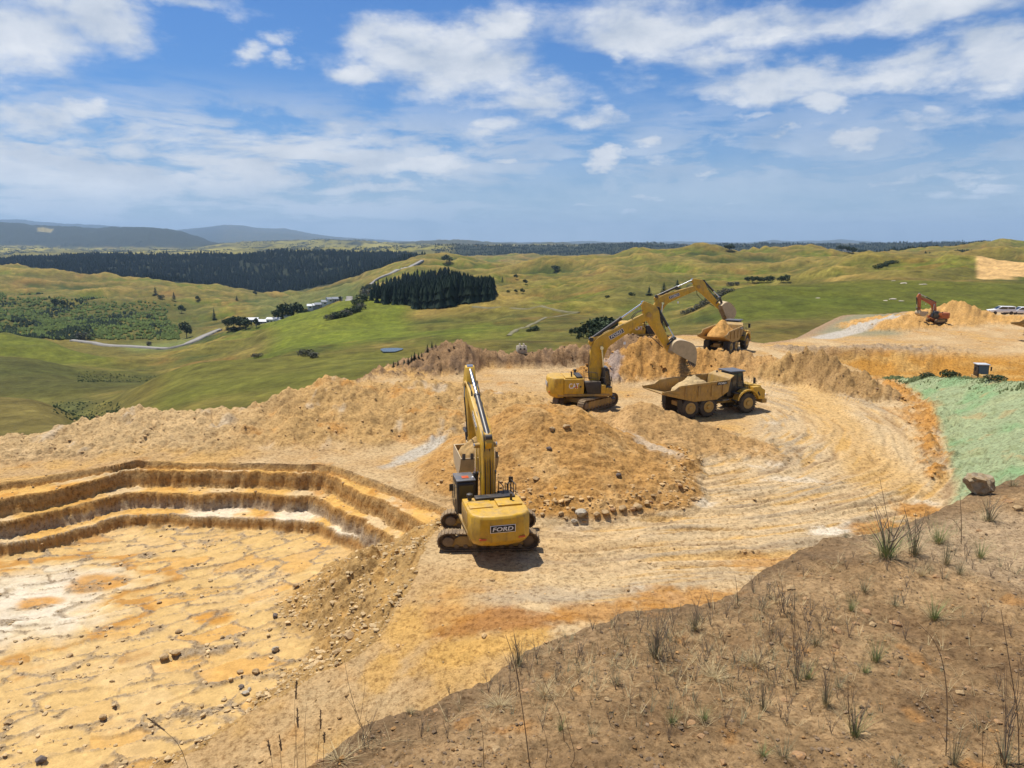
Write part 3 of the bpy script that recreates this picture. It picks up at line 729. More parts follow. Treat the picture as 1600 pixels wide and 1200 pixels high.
    str_ = fbm((x * .93 + y * .37) / 3.2, (-x * .37 + y * .93) / .28, 4, 104); crumb = np.maximum(crumb, ss(.30, .42, str_) * .8)
    crumb = np.maximum(crumb, ss(.30, .46, fbm(x / 3.4, y / 2.2, 5, 89)))
    rough_c = fbm(x / .22, y / .22, 3, 99)
    slab = .14 * (cr - .5)
    st = st + floor * (slab * (1 - crumb) + crumb * (.05 + .16 * rough_c + .10 * fbm(x / .7, y / .7, 3, 88)))
    M['crumb'] = crumb; M['cr'] = cr; M['cr2'] = cr2; M['floor'] = floor
    # rubble batter from the platform edge
    ex_ = x + .9 * fbm(x / 2.6, y / 2.6, 4, 105); ey_ = y + .9 * fbm(x / 2.6 + 9, y / 2.6, 4, 106); dE, _, _ = polydist(ex_, ey_, EDGE)
    top = z * 1.0
    prog = ss(-7, 2, x + (y - 27) * .2)                     # the batter is tall near the digger, nothing at the lower left
    Rb = top - dE * (.52 + .10 * fbm(x / 3, y / 3, 2, 101)) + .50 * fbm(x / 1.3, y / 1.3, 4, 102) * ss(.2, 1.6, dE)
    tonge = 1.2 * np.exp(-(((x + 8.5) / 3.2) ** 2 + ((y - 36.5) / 3.0) ** 2)) + .5 * np.exp(-(((x + 6.5) / 2.2) ** 2 + ((y - 29.5) / 2.2) ** 2))
    inz = np.maximum(st, Rb)
    rub = ss(-.15, .15, Rb - st) * (ib > 0)
    spill = tonge * (ib > 0.4)
    inz = inz + spill * (.7 + .9 * fbm(x / 1.1, y / 1.1, 4, 103))
    rub = np.maximum(rub, ss(.12, .4, spill))
    # slope at the far right of the benches is buried in loose soil too
    M['rub'] = rub
    z = np.where(ib > 0, np.minimum(inz, top), z)
    M['basin'] = (ib > 0)
    # heaps
    M['which'] = np.zeros(x.shape, int)
    best = np.zeros_like(x); hm = np.zeros_like(x)
    clod1, _, cv, _ = cells(x / .75, y / .75, 111); clod2, _, _, _ = cells(x / 1.9 + .2 * fbm(x, y, 2, 4), y / 1.9, 112)
    cl3, _, cv3, _ = cells(x / .42 + .3 * fbm(x, y, 2, 6), y / .42, 113)
    lump = np.sqrt(np.clip(.5 - clod1, 0, 1)) * cv * .42 + np.sqrt(np.clip(.52 - clod2, 0, 1)) * .45 + np.sqrt(np.clip(.5 - cl3, 0, 1)) * cv3 * .22 - .22
    for k, (name, (pts, vals)) in enumerate(RID.items()):
        d, (h, wn_, wf_, per) = softline(x, y, pts, vals)
        # lines run left to right: the camera side is on their right
        w_ = lerp(wn_, wf_, ss(-1, 1, per / (d + .3)))
        d = d * (1 + .16 * fbm(x / 3.5, y / 3.5, 3, 120 + k))
        p = np.clip(1 - d / w_, 0, 1)
        pr = p * (.72 + .28 * p) if name != 'dark' else np.clip(p * 1.35, 0, 1)
        rid = np.maximum(h, 0.2) * pr
        amp = {'left': .55, 'dark': 1.0, 'orange': 1.0, 'right': 1.1, 'second': .26, 'excmound': .6, 'berm': .6, 'cutbank': .5}[name]
        gl = .5 * (ridged(x / 2.4, y / 6.0, 3, 130 + k) - .3) * (name in ('left', 'second'))
        rid = rid + ss(0, .25, pr) * (amp * (lump * 1.5 + .8 * fbm(x / 1.3, y / 1.3, 5, 140 + k)) + gl * .6 + .09 * fbm(x / .4, y / .4, 3, 150 + k))
        m = rid > best
        M['which'] = np.where(m & (pr > .03), k + 1, M['which'])
        best = np.where(m, rid, best)
        hm = np.maximum(hm, pr)
    # the conical heap in the middle
    cx, cy = WD(846, 652, 50.2)[:2]
    dx, dy = x - cx, y - cy; th = np.arctan2(dy, dx)
    rad = 9.6 + 2.6 * np.exp(-((th + 1.1) / .75) ** 2) + 1.2 * np.exp(-((th) / .6) ** 2) - 1.0 * np.exp(-((np.abs(th) - 3.1) / .6) ** 2)
    rd = np.hypot(np.sqrt(dx * dx + 1.0) - 1 + .55 * np.abs(dx) / (1 + np.abs(dx)), dy) * (1 + .13 * fbm(x / 4, y / 4, 3, 151)); p = np.clip(1 - rd / rad, 0, 1)
    cone = 5.0 * np.minimum(p * (.62 + .38 * p) * 1.1, .80 + .05 * fbm(x / 1.2, y / 1.2, 2, 155)) + ss(0, .2, p) * (.22 * lump * 1.2 + .24 * fbm(x / .8, y / .8, 5, 152) + .35 * ss(.3, .9, p) * fbm(x / 3, y / 3, 2, 153))
    foot = np.exp(-((rd - rad * .86) / 1.4) ** 2) * ss(-2.9, -2.2, th) * (1 - ss(.15, .5, th))
    cone = cone + foot * (.25 + .45 * (lump + .2))
    m = cone > best; M['which'] = np.where(m & (p > .03), 20, M['which']); best = np.where(m & (p > 0), cone, best)
    M['conefoot'] = foot; M['conep'] = p
    z = np.where(M['basin'], z, z + best * 1.0)
    M['heap'] = best
    # green batter
    gd, gs, _ = polydist(x, y, GFOOT); gright = np.where(gs < 0, gd, -gd)
    cd, cs, _ = polydist(x, y, GCREST); cin = np.where(cs < 0, cd, -cd)     # + on the camera side of the crest
    gh = .50 * np.maximum(gright, 0) + ss(0, 2, gright) * (.28 * fbm(x / 3.5, y / 3.5, 4, 161) + .22 * (ridged(x / 2.2 + y / 5, y / 7, 2, 163) - .3))
    hc, _, (hv,) = polydist(x, y, GCREST, [(0.4,), (1.7,), (4.2,), (6.5,), (9,)])
    gback = hv - .45 * np.maximum(-cin, 0)
    gh = np.minimum(gh, np.maximum(gback, 0) + .15 * fbm(x / 2, y / 2, 3, 162) + .02 * np.maximum(cin, 0) * 6)
    M['green'] = ss(.1, .5, gh) * (gright > 0) * (cin > -1.2)
    M['gr'] = gright; M['greenedge'] = np.abs(cin) < 1.4
    z = z + np.where(gright > 0, np.maximum(gh, 0), 0)
    # bowl behind the green crest
    bowl = ss(0, 5, -cin) * (1 - ss(90, 98, y + 1.2 * fbm(x / 4, y / 4, 3, 165))) * ss(35, 43, x) * (1 - ss(74, 90, x))
    z = z - 2.2 * bowl
    M['bowl'] = ss(0, 4, -cin) * (1 - ss(95, 99, y + 1.5 * fbm(x / 4, y / 4, 3, 165))) * ss(38, 46, x)
    # outside the workings everything falls away steeply
    od = sdist(x, y, OB)
    z = z - .62 * np.maximum(-od, 0)
    M['out'] = od
    return z, M
# rows follow the picture so that each quad is about a pixel or two
tt = np.linspace(R(41), R(4.1), 600); py_rows = H / np.tan(tt)
k_ = (py_rows > 36) & (py_rows < 53.5); i0, i1 = np.where(k_)[0][[0, -1]]
py_rows = np.concatenate([py_rows[:i0], np.linspace(py_rows[i0], py_rows[i1], int((i1 - i0) * 1.9) + 1), py_rows[i1 + 1:]])
pus = np.linspace(-.84, .88, 960)
gx, gy = grid(pus, py_rows)
gz, M = pit_eval(gx, gy)
T_TAN = (0.50, 0.345, 0.175); T_YEL = (0.60, 0.37, 0.115); T_OR = (0.47, 0.225, 0.045); T_GREY = (0.43, 0.36, 0.27); T_WHITE = (0.72, 0.66, 0.55)
T_PALE = (0.60, 0.46, 0.27); T_BROWN = (0.30, 0.185, 0.085); T_DK = (0.17, 0.115, 0.075); T_RUST = (0.36, 0.15, 0.03); T_GREEN = (0.32, 0.395, 0.235); T_PURP = (0.40, 0.32, 0.28)
n1 = fbm(gx / 7, gy / 7, 4, 201); n2 = fbm(gx / 1.8, gy / 1.8, 4, 202); n3 = fbm(gx / .5, gy / .5, 3, 203); n4 = fbm(gx / 3.2, gy / 3.2, 5, 204)
c = np.zeros(gx.shape + (3,)) + np.array(T_TAN)
c = mixc(c, T_PALE, ss(-.1, .4, n1) * .8); c = mixc(c, T_YEL, ss(0, .4, -n1 + .3 * n2) * .6); c = mixc(c, T_OR, ss(.22, .5, n4) * .5)
h_ = M['haul']
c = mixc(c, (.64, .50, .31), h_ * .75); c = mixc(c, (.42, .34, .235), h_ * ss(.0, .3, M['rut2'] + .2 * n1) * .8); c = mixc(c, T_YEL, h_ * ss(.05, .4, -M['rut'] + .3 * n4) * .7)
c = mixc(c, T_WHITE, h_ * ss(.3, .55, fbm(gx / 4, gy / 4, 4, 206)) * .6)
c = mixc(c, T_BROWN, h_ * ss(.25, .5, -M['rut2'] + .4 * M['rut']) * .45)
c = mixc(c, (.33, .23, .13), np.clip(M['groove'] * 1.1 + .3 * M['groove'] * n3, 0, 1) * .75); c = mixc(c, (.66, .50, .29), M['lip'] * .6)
# pale compacted lane and orange stains
lane1 = [W(1215, 565), W(1250, 600), W(1320, 650), W(1400, 700), W(1425, 745)]
ld, _, _ = polydist(gx, gy, lane1); c = mixc(c, T_PALE, (1 - ss(.9, 2.0, ld + .6 * n2)) * .9)
ld, _, _ = polydist(gx, gy, [W(1260, 600), W(1330, 690), W(1400, 760)]); c = mixc(c, T_YEL, (1 - ss(1., 3.0, ld + n2)) * .5)
for (X, Y, r1, r2, col, a_) in [(790, 968, 3.2, 1.3, T_RUST, .75), (700, 950, 2, 1.2, T_OR, .5), (760, 1000, 3.6, 1.1, T_YEL, .9), (960, 960, 4, 1.4, T_OR, .7), (1080, 940, 4, 1.6, T_OR, .75), (1230, 880, 4, 1.4, T_OR, .6), (1380, 830, 3, 1.5, T_OR, .7), (1440, 800, 2.5, 2, T_OR, .8),
        (630, 960, 1.3, 2.2, T_YEL, .7), (590, 1000, 1.2, 1.5, T_YEL, .7), (1295, 832, 1.4, .9, T_WHITE, .95), (1240, 750, 3, .8, T_WHITE, .5), (900, 905, 4, 1, T_PALE, .8), (860, 935, 4, 1.2, T_GREY, .5), (1440, 660, 2, 6, T_OR, .5)]:
    qx, qy = W(X, Y); e = np.hypot((gx - qx) / r1, (gy - qy) / r2) + .55 * n2 + .3 * n3
    c = mixc(c, col, (1 - ss(.45, 1.0, e)) * a_)
# basin floor
fl = M['floor'] * M['basin']
pc = np.zeros(gx.shape + (3,)) + np.array((.62, .42, .165))
pc = mixc(pc, (0.62, 0.42, 0.17), ss(.3, .9, M['cr']) * .8); pc = mixc(pc, (0.62, 0.34, 0.085), ss(.55, 1., M['cr2']) * .7); pc = mixc(pc, (.64, .47, .24), ss(0.1, .4, n1 + .4 * n2) * .45)
wx_, wy_ = W(30, 940, -3.5); wh = np.exp(-(((gx - wx_) / 7) ** 2 + ((gy - wy_) / 6.5) ** 2))
pc = mixc(pc, (.66, .57, .40), ss(.45, .85, wh + .35 * n4 + .25 * (M['cr'] - .5)) * .92); pc = mixc(pc, T_WHITE, ss(.65, 1.05, wh + .6 * n2) * .4)
ring = np.abs(wh + .35 * n4 + .25 * (M['cr'] - .5) - .42)
pc = mixc(pc, T_OR, (1 - ss(.02, .12, ring)) * .8)
for (X, Y, r) in [(150, 905, 2.2), (330, 960, 1.5), (60, 935, 1.5)]:
    qx, qy = W(X, Y, -3.5); pc = mixc(pc, (0.55, 0.26, 0.04), (1 - ss(.5, 1, np.hypot(gx - qx, (gy - qy) * 1.6) / r + .4 * n2)) * .85)
pc = mixc(pc, (.40, .31, .20), M['crumb'] * (.78 + .6 * n3)); pc = mixc(pc, T_TAN, ss(.1, .5, n4) * .3)
c = lerp(c, pc * np.array((.90, .93, 1.02)), fl[..., None])
# benches: treads pale, walls darker banded clay
tread = M['basin'] * (1 - fl)
tc_ = np.zeros_like(c) + np.array(T_YEL); tc_ = mixc(tc_, T_PALE, ss(-.1, .3, n4)); tc_ = mixc(tc_, T_OR, ss(.1, .45, fbm(gx / 2, gy / 2, 3, 211)) * .7)
tc_ = mixc(tc_, T_WHITE, .8 * M['lv2'] * (1 - M['lv3']) * ss(-.25, .25, n4 + .1) * ss(-26, -20, gx) * .95)
c = lerp(c, tc_, np.clip(tread, 0, 1)[..., None])
wc = np.zeros_like(c) + np.array((0.50, 0.32, 0.13)); zb = gz + .12 * n2
wc = mixc(wc, T_OR, ss(.0, .5, np.sin(zb * 9 + 2 * n1)) * .7); wc = mixc(wc, T_BROWN, ss(.2, .7, np.sin(zb * 21 + n1)) * .35); wc = mixc(wc, T_GREY, ((M['lv1'] > .9) & (zb < -2.25) & (zb > -2.9)) * .8)
c = lerp(c, wc, np.clip(M['wall'] * M['basin'], 0, 1)[..., None] * .9)
rb = np.zeros_like(c) + np.array((0.44, 0.29, 0.12)); rb = mixc(rb, (0.50, 0.31, 0.11), ss(0, .4, n2))
c = lerp(c, rb, np.clip(M['rub'], 0, 1)[..., None])
# heaps
names = list(RID.keys()); wh_ = M['which']; hp = ss(.08, .5, M['heap'])
HC = {'left': (0.50, 0.33, 0.14), 'dark': (0.27, 0.175, 0.095), 'orange': (0.48, 0.27, 0.085), 'right': (0.37, 0.24, 0.105), 'second': (0.47, 0.30, 0.13), 'excmound': (0.56, 0.34, 0.12), 'berm': (0.50, 0.26, 0.07), 'cutbank': (0.37, 0.28, 0.18)}
for k, nme in enumerate(names):
    m = (wh_ == k + 1) * hp
    hc_ = np.zeros_like(c) + np.array(HC[nme])
    hc_ = mixc(hc_, np.array(HC[nme]) * (1.22, 1.25, 1.35), ss(0, .4, n4)); hc_ = mixc(hc_, np.array(HC[nme]) * .55, ss(.05, .40, -n2 + .4 * n3) * .65)
    if nme == 'left':
        hc_ = mixc(hc_, T_PALE, ss(-17, -26, gx) * .55); hc_ = mixc(hc_, T_OR, ss(.1, .4, n4 + .2 * n1) * ss(-26, -18, gx) * .7)
        hc_ = mixc(hc_, (.55, .48, .38), ss(.2, .45, fbm(gx / 2.2, gy / 5, 4, 221)) * .6)
        qx, qy = WD(655, 708, 53)[:2]; e = np.hypot((gx - qx - (gy - qy) * .5) / 1.1, (gy - qy) / 3.6) + .5 * n2
        hc_ = mixc(hc_, (.60, .57, .52), (1 - ss(.5, 1, e)))
    if nme == 'orange': hc_ = mixc(hc_, T_PURP, ss(.05, .3, n4) * ss(17, 13, gx)); hc_ = mixc(hc_, T_TAN, ss(20, 30, gx) * .5)
    if nme == 'dark': hc_ = mixc(hc_, (.38, .25, .14), ss(.0, .35, n4) * .7); hc_ = mixc(hc_, T_DK, ss(.0, .25, -n2 + .3 * n4) * .8)
    if nme == 'right': hc_ = mixc(hc_, (.50, .33, .14), ss(34, 30, gx) * .9)
    c = lerp(c, hc_, m[..., None])
m = (wh_ == 20) * hp
hc_ = np.zeros_like(c) + np.array((0.49, 0.285, 0.10)); hc_ = mixc(hc_, (0.57, 0.37, 0.16), ss(0, .35, n4)); hc_ = mixc(hc_, (0.50, 0.27, 0.07), ss(.1, .4, n1 + .3 * n2) * .5); hc_ = mixc(hc_, (.36, .22, .09), ss(.15, .4, -n2) * .5)
c = lerp(c, hc_, m[..., None])
ld, _, _ = polydist(gx, gy, [W(960, 690, .6), W(1010, 720, .2), W(1060, 735)]); c = mixc(c, (.62, .58, .50), (1 - ss(.3, 1.1, ld + .9 * n2)) * .55)
qx, qy = WD(655, 708, 53)[:2]; e = np.hypot((gx - qx - (gy - qy) * .5) / 1.3, (gy - qy) / 4.2) + .5 * n2; c = mixc(c, (.50, .475, .42), (1 - ss(.5, 1, e)) * .9)
# green batter, bowl, far flat
gc = np.zeros_like(c) + np.array(T_GREEN); gc = mixc(gc, (0.36, 0.42, 0.24), ss(0, .45, n4) * .8); gc = mixc(gc, (0.21, 0.38, 0.19), ss(.05, .4, fbm(gx / 5, gy / 5, 3, 231)) * .7); gc = mixc(gc, (.22, .26, .12), ss(.1, .45, -n2 + .4 * n3) * .5); gc = mixc(gc, (.44, .34, .17), ss(.2, .42, fbm(gx / 2.6, gy / 2.6, 4, 232)) * .6)
gm_ = np.clip(M['green'] * ss(-.35, .1, M['gr'] * .7 - .1 + 1.0 * n2 + .7 * n4), 0, 1); c = lerp(c, gc, gm_[..., None])
bc = np.zeros_like(c) + np.array((0.50, 0.26, 0.055)); bc = mixc(bc, (.58, .36, .12), ss(-.1, .35, fbm(gx / 6, gy / 1.2, 4, 233)))
c = lerp(c, bc, np.clip(M['bowl'], 0, 1)[..., None])
gX = Xof(gx, gy, gz); flat = ss(114, 124, gy + 3 * n4) * (1 - ss(1395, 1425, gX)) * (1 - ss(.05, .4, M['heap'])); c = mixc(c, (.25, .255, .17), flat * .9)
ld, _, _ = polydist(gx, gy, [(WD(1285, 530, 116)[0], 116), (WD(1340, 516, 126)[0], 126), (WD(1400, 509, 135)[0], 136)]); c = mixc(c, (.50, .47, .42), (1 - ss(1.3, 2.2, ld)))
cut = ss(0, 3, M['out']) < .9; c = mixc(c, (0.36, 0.24, 0.15), (1 - ss(0, 2.5, M['out'])) * ss(95, 110, gy) * .8)
out_ = (1 - ss(-9, -3, M['out'] + 2 * n4)); c = mixc(c, (.13, .13, .045), out_)
c = c * (1 + .07 * n3[..., None] + .05 * n2[..., None])
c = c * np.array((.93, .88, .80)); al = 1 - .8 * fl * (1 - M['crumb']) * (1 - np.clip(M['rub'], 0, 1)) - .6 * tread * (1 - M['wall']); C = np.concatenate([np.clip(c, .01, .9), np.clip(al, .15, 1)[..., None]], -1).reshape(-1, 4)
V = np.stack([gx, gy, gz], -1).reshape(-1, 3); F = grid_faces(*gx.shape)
fc = lambda a: a.reshape(-1)[F[:, 0]]
whf = fc(wh_); hpf = fc(M['heap']); gf = fc(M['green']) > .5; bf = fc(M['basin'].astype(float)) > .5; lvf = fc(M['lv3'])
reg = np.zeros(len(F), int)
reg[gf] = 1
reg[bf & (reg == 0)] = 2
hz_ = (hpf > .12) & (reg == 0)
for k in range(len(names)): reg[hz_ & (whf == k + 1)] = 10 + k
reg[hz_ & (whf == 20)] = 30
for rid_, nm in ((0, 'quarry_floor'), (1, 'green_slope'), (2, 'stepped_pit')):
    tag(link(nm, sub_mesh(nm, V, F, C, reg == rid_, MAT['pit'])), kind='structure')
HL = {'left': 'long pale tan spoil ridge behind the stepped pit, highest beside the near digger',
      'dark': 'dark brown clumpy earth pile on the quarry lip against the green paddocks',
      'orange': 'orange and purple grey spoil bank below the far yellow digger',
      'right': 'brown topped spoil heap beside the pale haul ramp at the right',
      'second': 'smooth low tan mound in front of the loading yellow digger and dump truck',
      'excmound': 'large orange tan spoil mound under the orange digger',
      'berm': 'lumpy orange soil berm along the foot of the green slope',
      'cutbank': 'low grey brown bank between the haul road and the orange cut'}
for k, nme in enumerate(names):
    tag(link('spoil_heap', sub_mesh('spoil_heap', V, F, C, reg == 10 + k, MAT['pit'])), HL[nme], 'spoil heap', 'heaps of dug soil round the quarry')
tag(link('spoil_heap', sub_mesh('spoil_heap', V, F, C, reg == 30, MAT['pit'])), 'big conical yellow brown soil heap with boulders round its foot, right of the near digger', 'spoil heap', 'heaps of dug soil round the quarry')

# ================================================================== FOREGROUND BANK
def ke(X, Y):
    z = H - 5.2
    for _ in range(20): x, y = W(X, Y, z); z = H - 5.04 - .052 * (y - 5)
    return x, y
KE = [ke(*p) for p in [(380, 1230), (450, 1200), (600, 1120), (700, 1076), (800, 1036), (880, 993), (960, 958), (1050, 952), (1110, 943), (1200, 888), (1340, 832), (1430, 812), (1500, 778), (1600, 742)]]
dxe, dye = KE[-1][0] - KE[-3][0], KE[-1][1] - KE[-3][1]
KE = [(KE[0][0] - 10, KE[0][1] - 9)] + KE + [(KE[-1][0] + dxe * 4, KE[-1][1] + dye * 4)]
def bank_eval(x, y):
    d, s, _ = polydist(x, y, KE); ins = np.where(s < 0, d, -d)
    ins = ins + .10 * fbm(x / .5, y / .5, 3, 301) + .25 * fbm(x / 2, y / 2, 2, 302)
    z = H - 4.9 - .052 * (y - 5)
    z = z + .16 * fbm(x / 2.4, y / 2.4, 3, 303) + .07 * fbm(x / .45, y / .45, 4, 304) + .035 * fbm(x / .12, y / .12, 3, 305)
    z = z - .14 * (1 - ss(0, 1.2, ins)) - 1.35 * np.maximum(-ins, 0)
    return z, ins
brow = 5.0 / np.tan(np.linspace(R(62), R(12.2), 400)); bus = np.linspace(-.9, 1.1, 640)
bx, by = grid(bus, brow); bz, bi = bank_eval(bx, by)
n1 = fbm(bx / 1.6, by / 1.6, 4, 311); n2 = fbm(bx / .35, by / .35, 4, 312); n3 = fbm(bx / .08, by / .08, 2, 313)
c = np.zeros(bx.shape + (3,)) + np.array((0.29, 0.195, 0.108))
c = mixc(c, (0.39, 0.27, 0.155), ss(-.05, .4, n1)); c = mixc(c, (0.17, 0.108, 0.06), ss(.05, .45, -n1 + .3 * n2) * .8)
c = mixc(c, (0.36, 0.20, 0.08), ss(.33, .48, fbm(bx / .8, by / .8, 4, 315) + .12 * n2) * .8)
sx, sy = W(1590, 850, H - 5.3); e = np.hypot((bx - sx) / 3.4, (by - sy) / 2.4) + .35 * n1
c = mixc(c, (0.40, 0.30, 0.20), (1 - ss(.55, 1.05, e)))
c = mixc(c, (0.16, 0.11, 0.07), (1 - ss(.1, .9, bi)) * .5)
c = c * np.array((.87, .82, .70)) * (1 + .34 * n2[..., None] + .26 * n3[..., None])
V2 = np.stack([bx, by, bz], -1).reshape(-1, 3); F2 = grid_faces(*bx.shape)
keep = ((bi > -5).reshape(-1))[F2[:, 0]]
tag(link('soil_bank', sub_mesh('soil_bank', V2, F2, np.clip(c, .01, .9).reshape(-1, 3), keep, MAT['bank'])), kind='structure')
# ground under and behind the camera
mb = MB(); mb.add([(-60, -60, H - 5.2), (60, -60, H - 5.2), (60, 2.0, H - 5.2), (-60, 2.0, H - 5.2), (-60, 2.0, -9), (60, 2.0, -9)], [(0, 1, 2, 3), (3, 2, 5, 4)])
gb = mb.build('soil_bank_behind', plain_mat('soil_behind', (0.30, 0.21, 0.14), 0.95), smooth=False); gb['kind'] = 'structure'
def bank_z(x, y): return float(bank_eval(np.array([x]), np.array([y]))[0][0])
def on_bank(X, Y):
    """point of the bank seen at a pixel"""
    t = float(tanp(Y)); u = float(uof(X, t)); yy = np.linspace(4.0, 21, 700); zz = bank_eval(u * yy, yy)[0]
    hit = np.where(zz >= H - t * yy)[0]; i = hit[0] if len(hit) else int(np.argmin(np.abs(zz - H + t * yy)))
    return float(u * yy[i]), float(yy[i]), float(zz[i])
def pit_z(x, y): return float(pit_eval(np.array([x]), np.array([y]))[0][0])
def on_pit(X, Y, z0=0.0):
    """first point of the quarry hit by the sight line through a pixel"""
    t = float(tanp(Y)); u = float(uof(X, t)); yy = np.linspace(20, 185, 1600); zz = pit_eval(u * yy, yy)[0]
    hit = np.where(zz >= H - t * yy)[0]
    i = hit[0] if len(hit) else np.argmin(np.abs(zz - (H - t * yy)))
    return u * yy[i], yy[i], zz[i]
def on_far(X, Y, y0=100, y1=3500):
    t = float(tanp(Y)); u = float(uof(X, t)); yy = np.exp(np.linspace(math.log(y0), math.log(y1), 900)); zz = far_height(u * yy, yy)
    hit = np.where(zz >= H - t * yy)[0]
    if len(hit) == 0: i = int(np.argmin(np.abs((zz - H) / yy + t)))
    else: i = hit[0]
    return u * yy[i], yy[i], zz[i]
# ================================================================== FAR THINGS: water, roads, houses, trees
def drape(name, pts, width, mat, lift=.35, fn=far_height, step=10):
    P = []
    for a, b in zip(pts[:-1], pts[1:]):
        n = max(2, int(math.hypot(b[0] - a[0], b[1] - a[1]) / step))
        P += [(a[0] + (b[0] - a[0]) * i / n, a[1] + (b[1] - a[1]) * i / n) for i in range(n)]
    P.append(pts[-1][:2]); P = np.array(P)
    for _ in range(3): P[1:-1] = (P[:-2] + 2 * P[1:-1] + P[2:]) / 4
    d = np.gradient(P, axis=0); d /= np.linalg.norm(d, axis=1)[:, None]; nrm = np.stack([-d[:, 1], d[:, 0]], 1)
    offs = [-.5, -.17, .17, .5]
    VX = np.stack([P + nrm * width * o for o in offs], 1)
    Z = fn(VX[..., 0].ravel(), VX[..., 1].ravel()).reshape(VX.shape[:2]); zc_ = Z.max(1, keepdims=True) * np.ones_like(Z)
    V_ = np.concatenate([VX, (zc_ + lift)[..., None]], -1)
    n = len(P); Vt = V_.reshape(-1, 3); Fq = grid_faces(n, 4)
    # verge skirts so that the strip has thickness
    bot = V_[:, [0, 3]].copy(); bot[..., 2] -= 2.5; b0 = len(Vt); Vt = np.concatenate([Vt, bot.reshape(-1, 3)])
    fs = list(map(list, Fq))
    for i in range(n - 1):
        fs.append([i * 4, (i + 1) * 4, b0 + (i + 1) * 2, b0 + i * 2]); fs.append([i * 4 + 3, (i + 1) * 4 + 3, b0 + (i + 1) * 2 + 1, b0 + i * 2 + 1])
    o = link(name, np_mesh(name, Vt, np.array(fs), mat, smooth=True)); o['kind'] = 'structure'
    return o
vr = [on_far(X, Y, 420, 1000)[:2] for X, Y in [(112, 533), (150, 538), (190, 542), (230, 545), (262, 545), (290, 540), (310, 532), (325, 523), (345, 516)]]
drape('valley_road', vr, 5.5, MAT['road'], 1.3)
hr = [on_far(X, Y, 700, 1600)[:2] for X, Y in [(579, 446), (583, 440), (600, 433), (622, 424), (632, 418), (650, 413), (660, 408)]]
drape('ridge_road', hr, 7, MAT['road'], .8)
hr2 = [on_far(X, Y, 300, 800)[:2] for X, Y in [(740, 480), (800, 482), (870, 486), (905, 489)]]
drape('farm_track', hr2, 3.0, MAT['track_dirt'], .2)
drape('farm_track', [on_far(X, Y, 200, 600)[:2] for X, Y in [(795, 525), (835, 505), (870, 492), (905, 489)]], 1.6, MAT['track_dirt'], .2)
px0, py0, pz0 = on_far(611, 548, 130, 600)
mb = MB(); mb.plan([(px0 + math.cos(a) * (2.6 + .5 * math.sin(3 * a)), py0 + math.sin(a) * (4 + .7 * math.cos(2 * a))) for a in [i * math.pi / 12 for i in range(24)]], pz0 - .6, pz0 + .25)
pond = mb.build('pond', MAT['water']); pond['kind'] = 'structure'

ORD = ['first', 'second', 'third', 'fourth', 'fifth', 'sixth', 'seventh', 'eighth', 'ninth', 'tenth', 'eleventh', 'twelfth', 'thirteenth', 'fourteenth']
def nth(lst, X): return ORD[sorted(p[0] for p in lst).index(X)]
# ---- crowns
def leaf_crown(name, mat, seed, blobs, n, leaf, flat=1.0, parent=None):
    """leaf sized faces spread through several lobes"""
    rg = np.random.RandomState(seed); P = []; N_ = []
    per = n // len(blobs)
    for (cx, cy, cz, rx, ry, rz) in blobs:
        d = rg.normal(size=(per, 3)); d /= np.linalg.norm(d, axis=1)[:, None]; r = rg.uniform(.35, 1.05, per) ** .6
        P.append(np.array([cx, cy, cz]) + d * r[:, None] * np.array([rx, ry, rz])); N_.append(d + rg.normal(size=(per, 3)) * .7)
    P = np.concatenate(P); N_ = np.concatenate(N_); N_ /= np.linalg.norm(N_, axis=1)[:, None]
    a = np.cross(N_, rg.normal(size=N_.shape)); a /= np.linalg.norm(a, axis=1)[:, None]; b = np.cross(N_, a)
    s = leaf * rg.uniform(.6, 1.4, len(P))[:, None]
    V_ = np.stack([P - a * s, P + b * s * .6, P + a * s, P - b * s * .6], 1).reshape(-1, 3)
    F_ = np.arange(len(V_)).reshape(-1, 4)
    return np_mesh(name, V_, F_, mat, smooth=False)
def conifer_mesh(name, mat, seed, h=1.0, r=.26, whorls=9, per=9, base=.12):
    """whorls of drooping boughs, unit height"""
    rg = random.Random(seed); V_ = []; F_ = []
    for i in range(whorls):
        f = i / (whorls - 1); z = base + (1 - base) * f ** .92; rad = r * (1 - f) ** .85 * rg.uniform(.8, 1.15) + .012
        for k in range(per):
            a = 2 * math.pi * (k + rg.random() * .8) / per + i; rr = rad * rg.uniform(.7, 1.25); w = .42 * rad + .012; dr = rg.uniform(.02, .07)
            c_, s_ = math.cos(a), math.sin(a); b = len(V_)
            V_ += [(0, 0, z + .06), (c_ * rr * .6 - s_ * w, s_ * rr * .6 + c_ * w, z - dr * .4), (c_ * rr, s_ * rr, z - dr), (c_ * rr * .6 + s_ * w, s_ * rr * .6 - c_ * w, z - dr * .4)]
            F_.append((b, b + 1, b + 2, b + 3))
    V_ += [(0, 0, 1.03), (.012, .0, .9), (0, .012, .9), (-.012, 0, .9)]; b = len(V_) - 4; F_.append((b, b + 1, b + 2, b + 3))
    return np_mesh(name, np.array(V_), np.array(F_), mat, smooth=False)
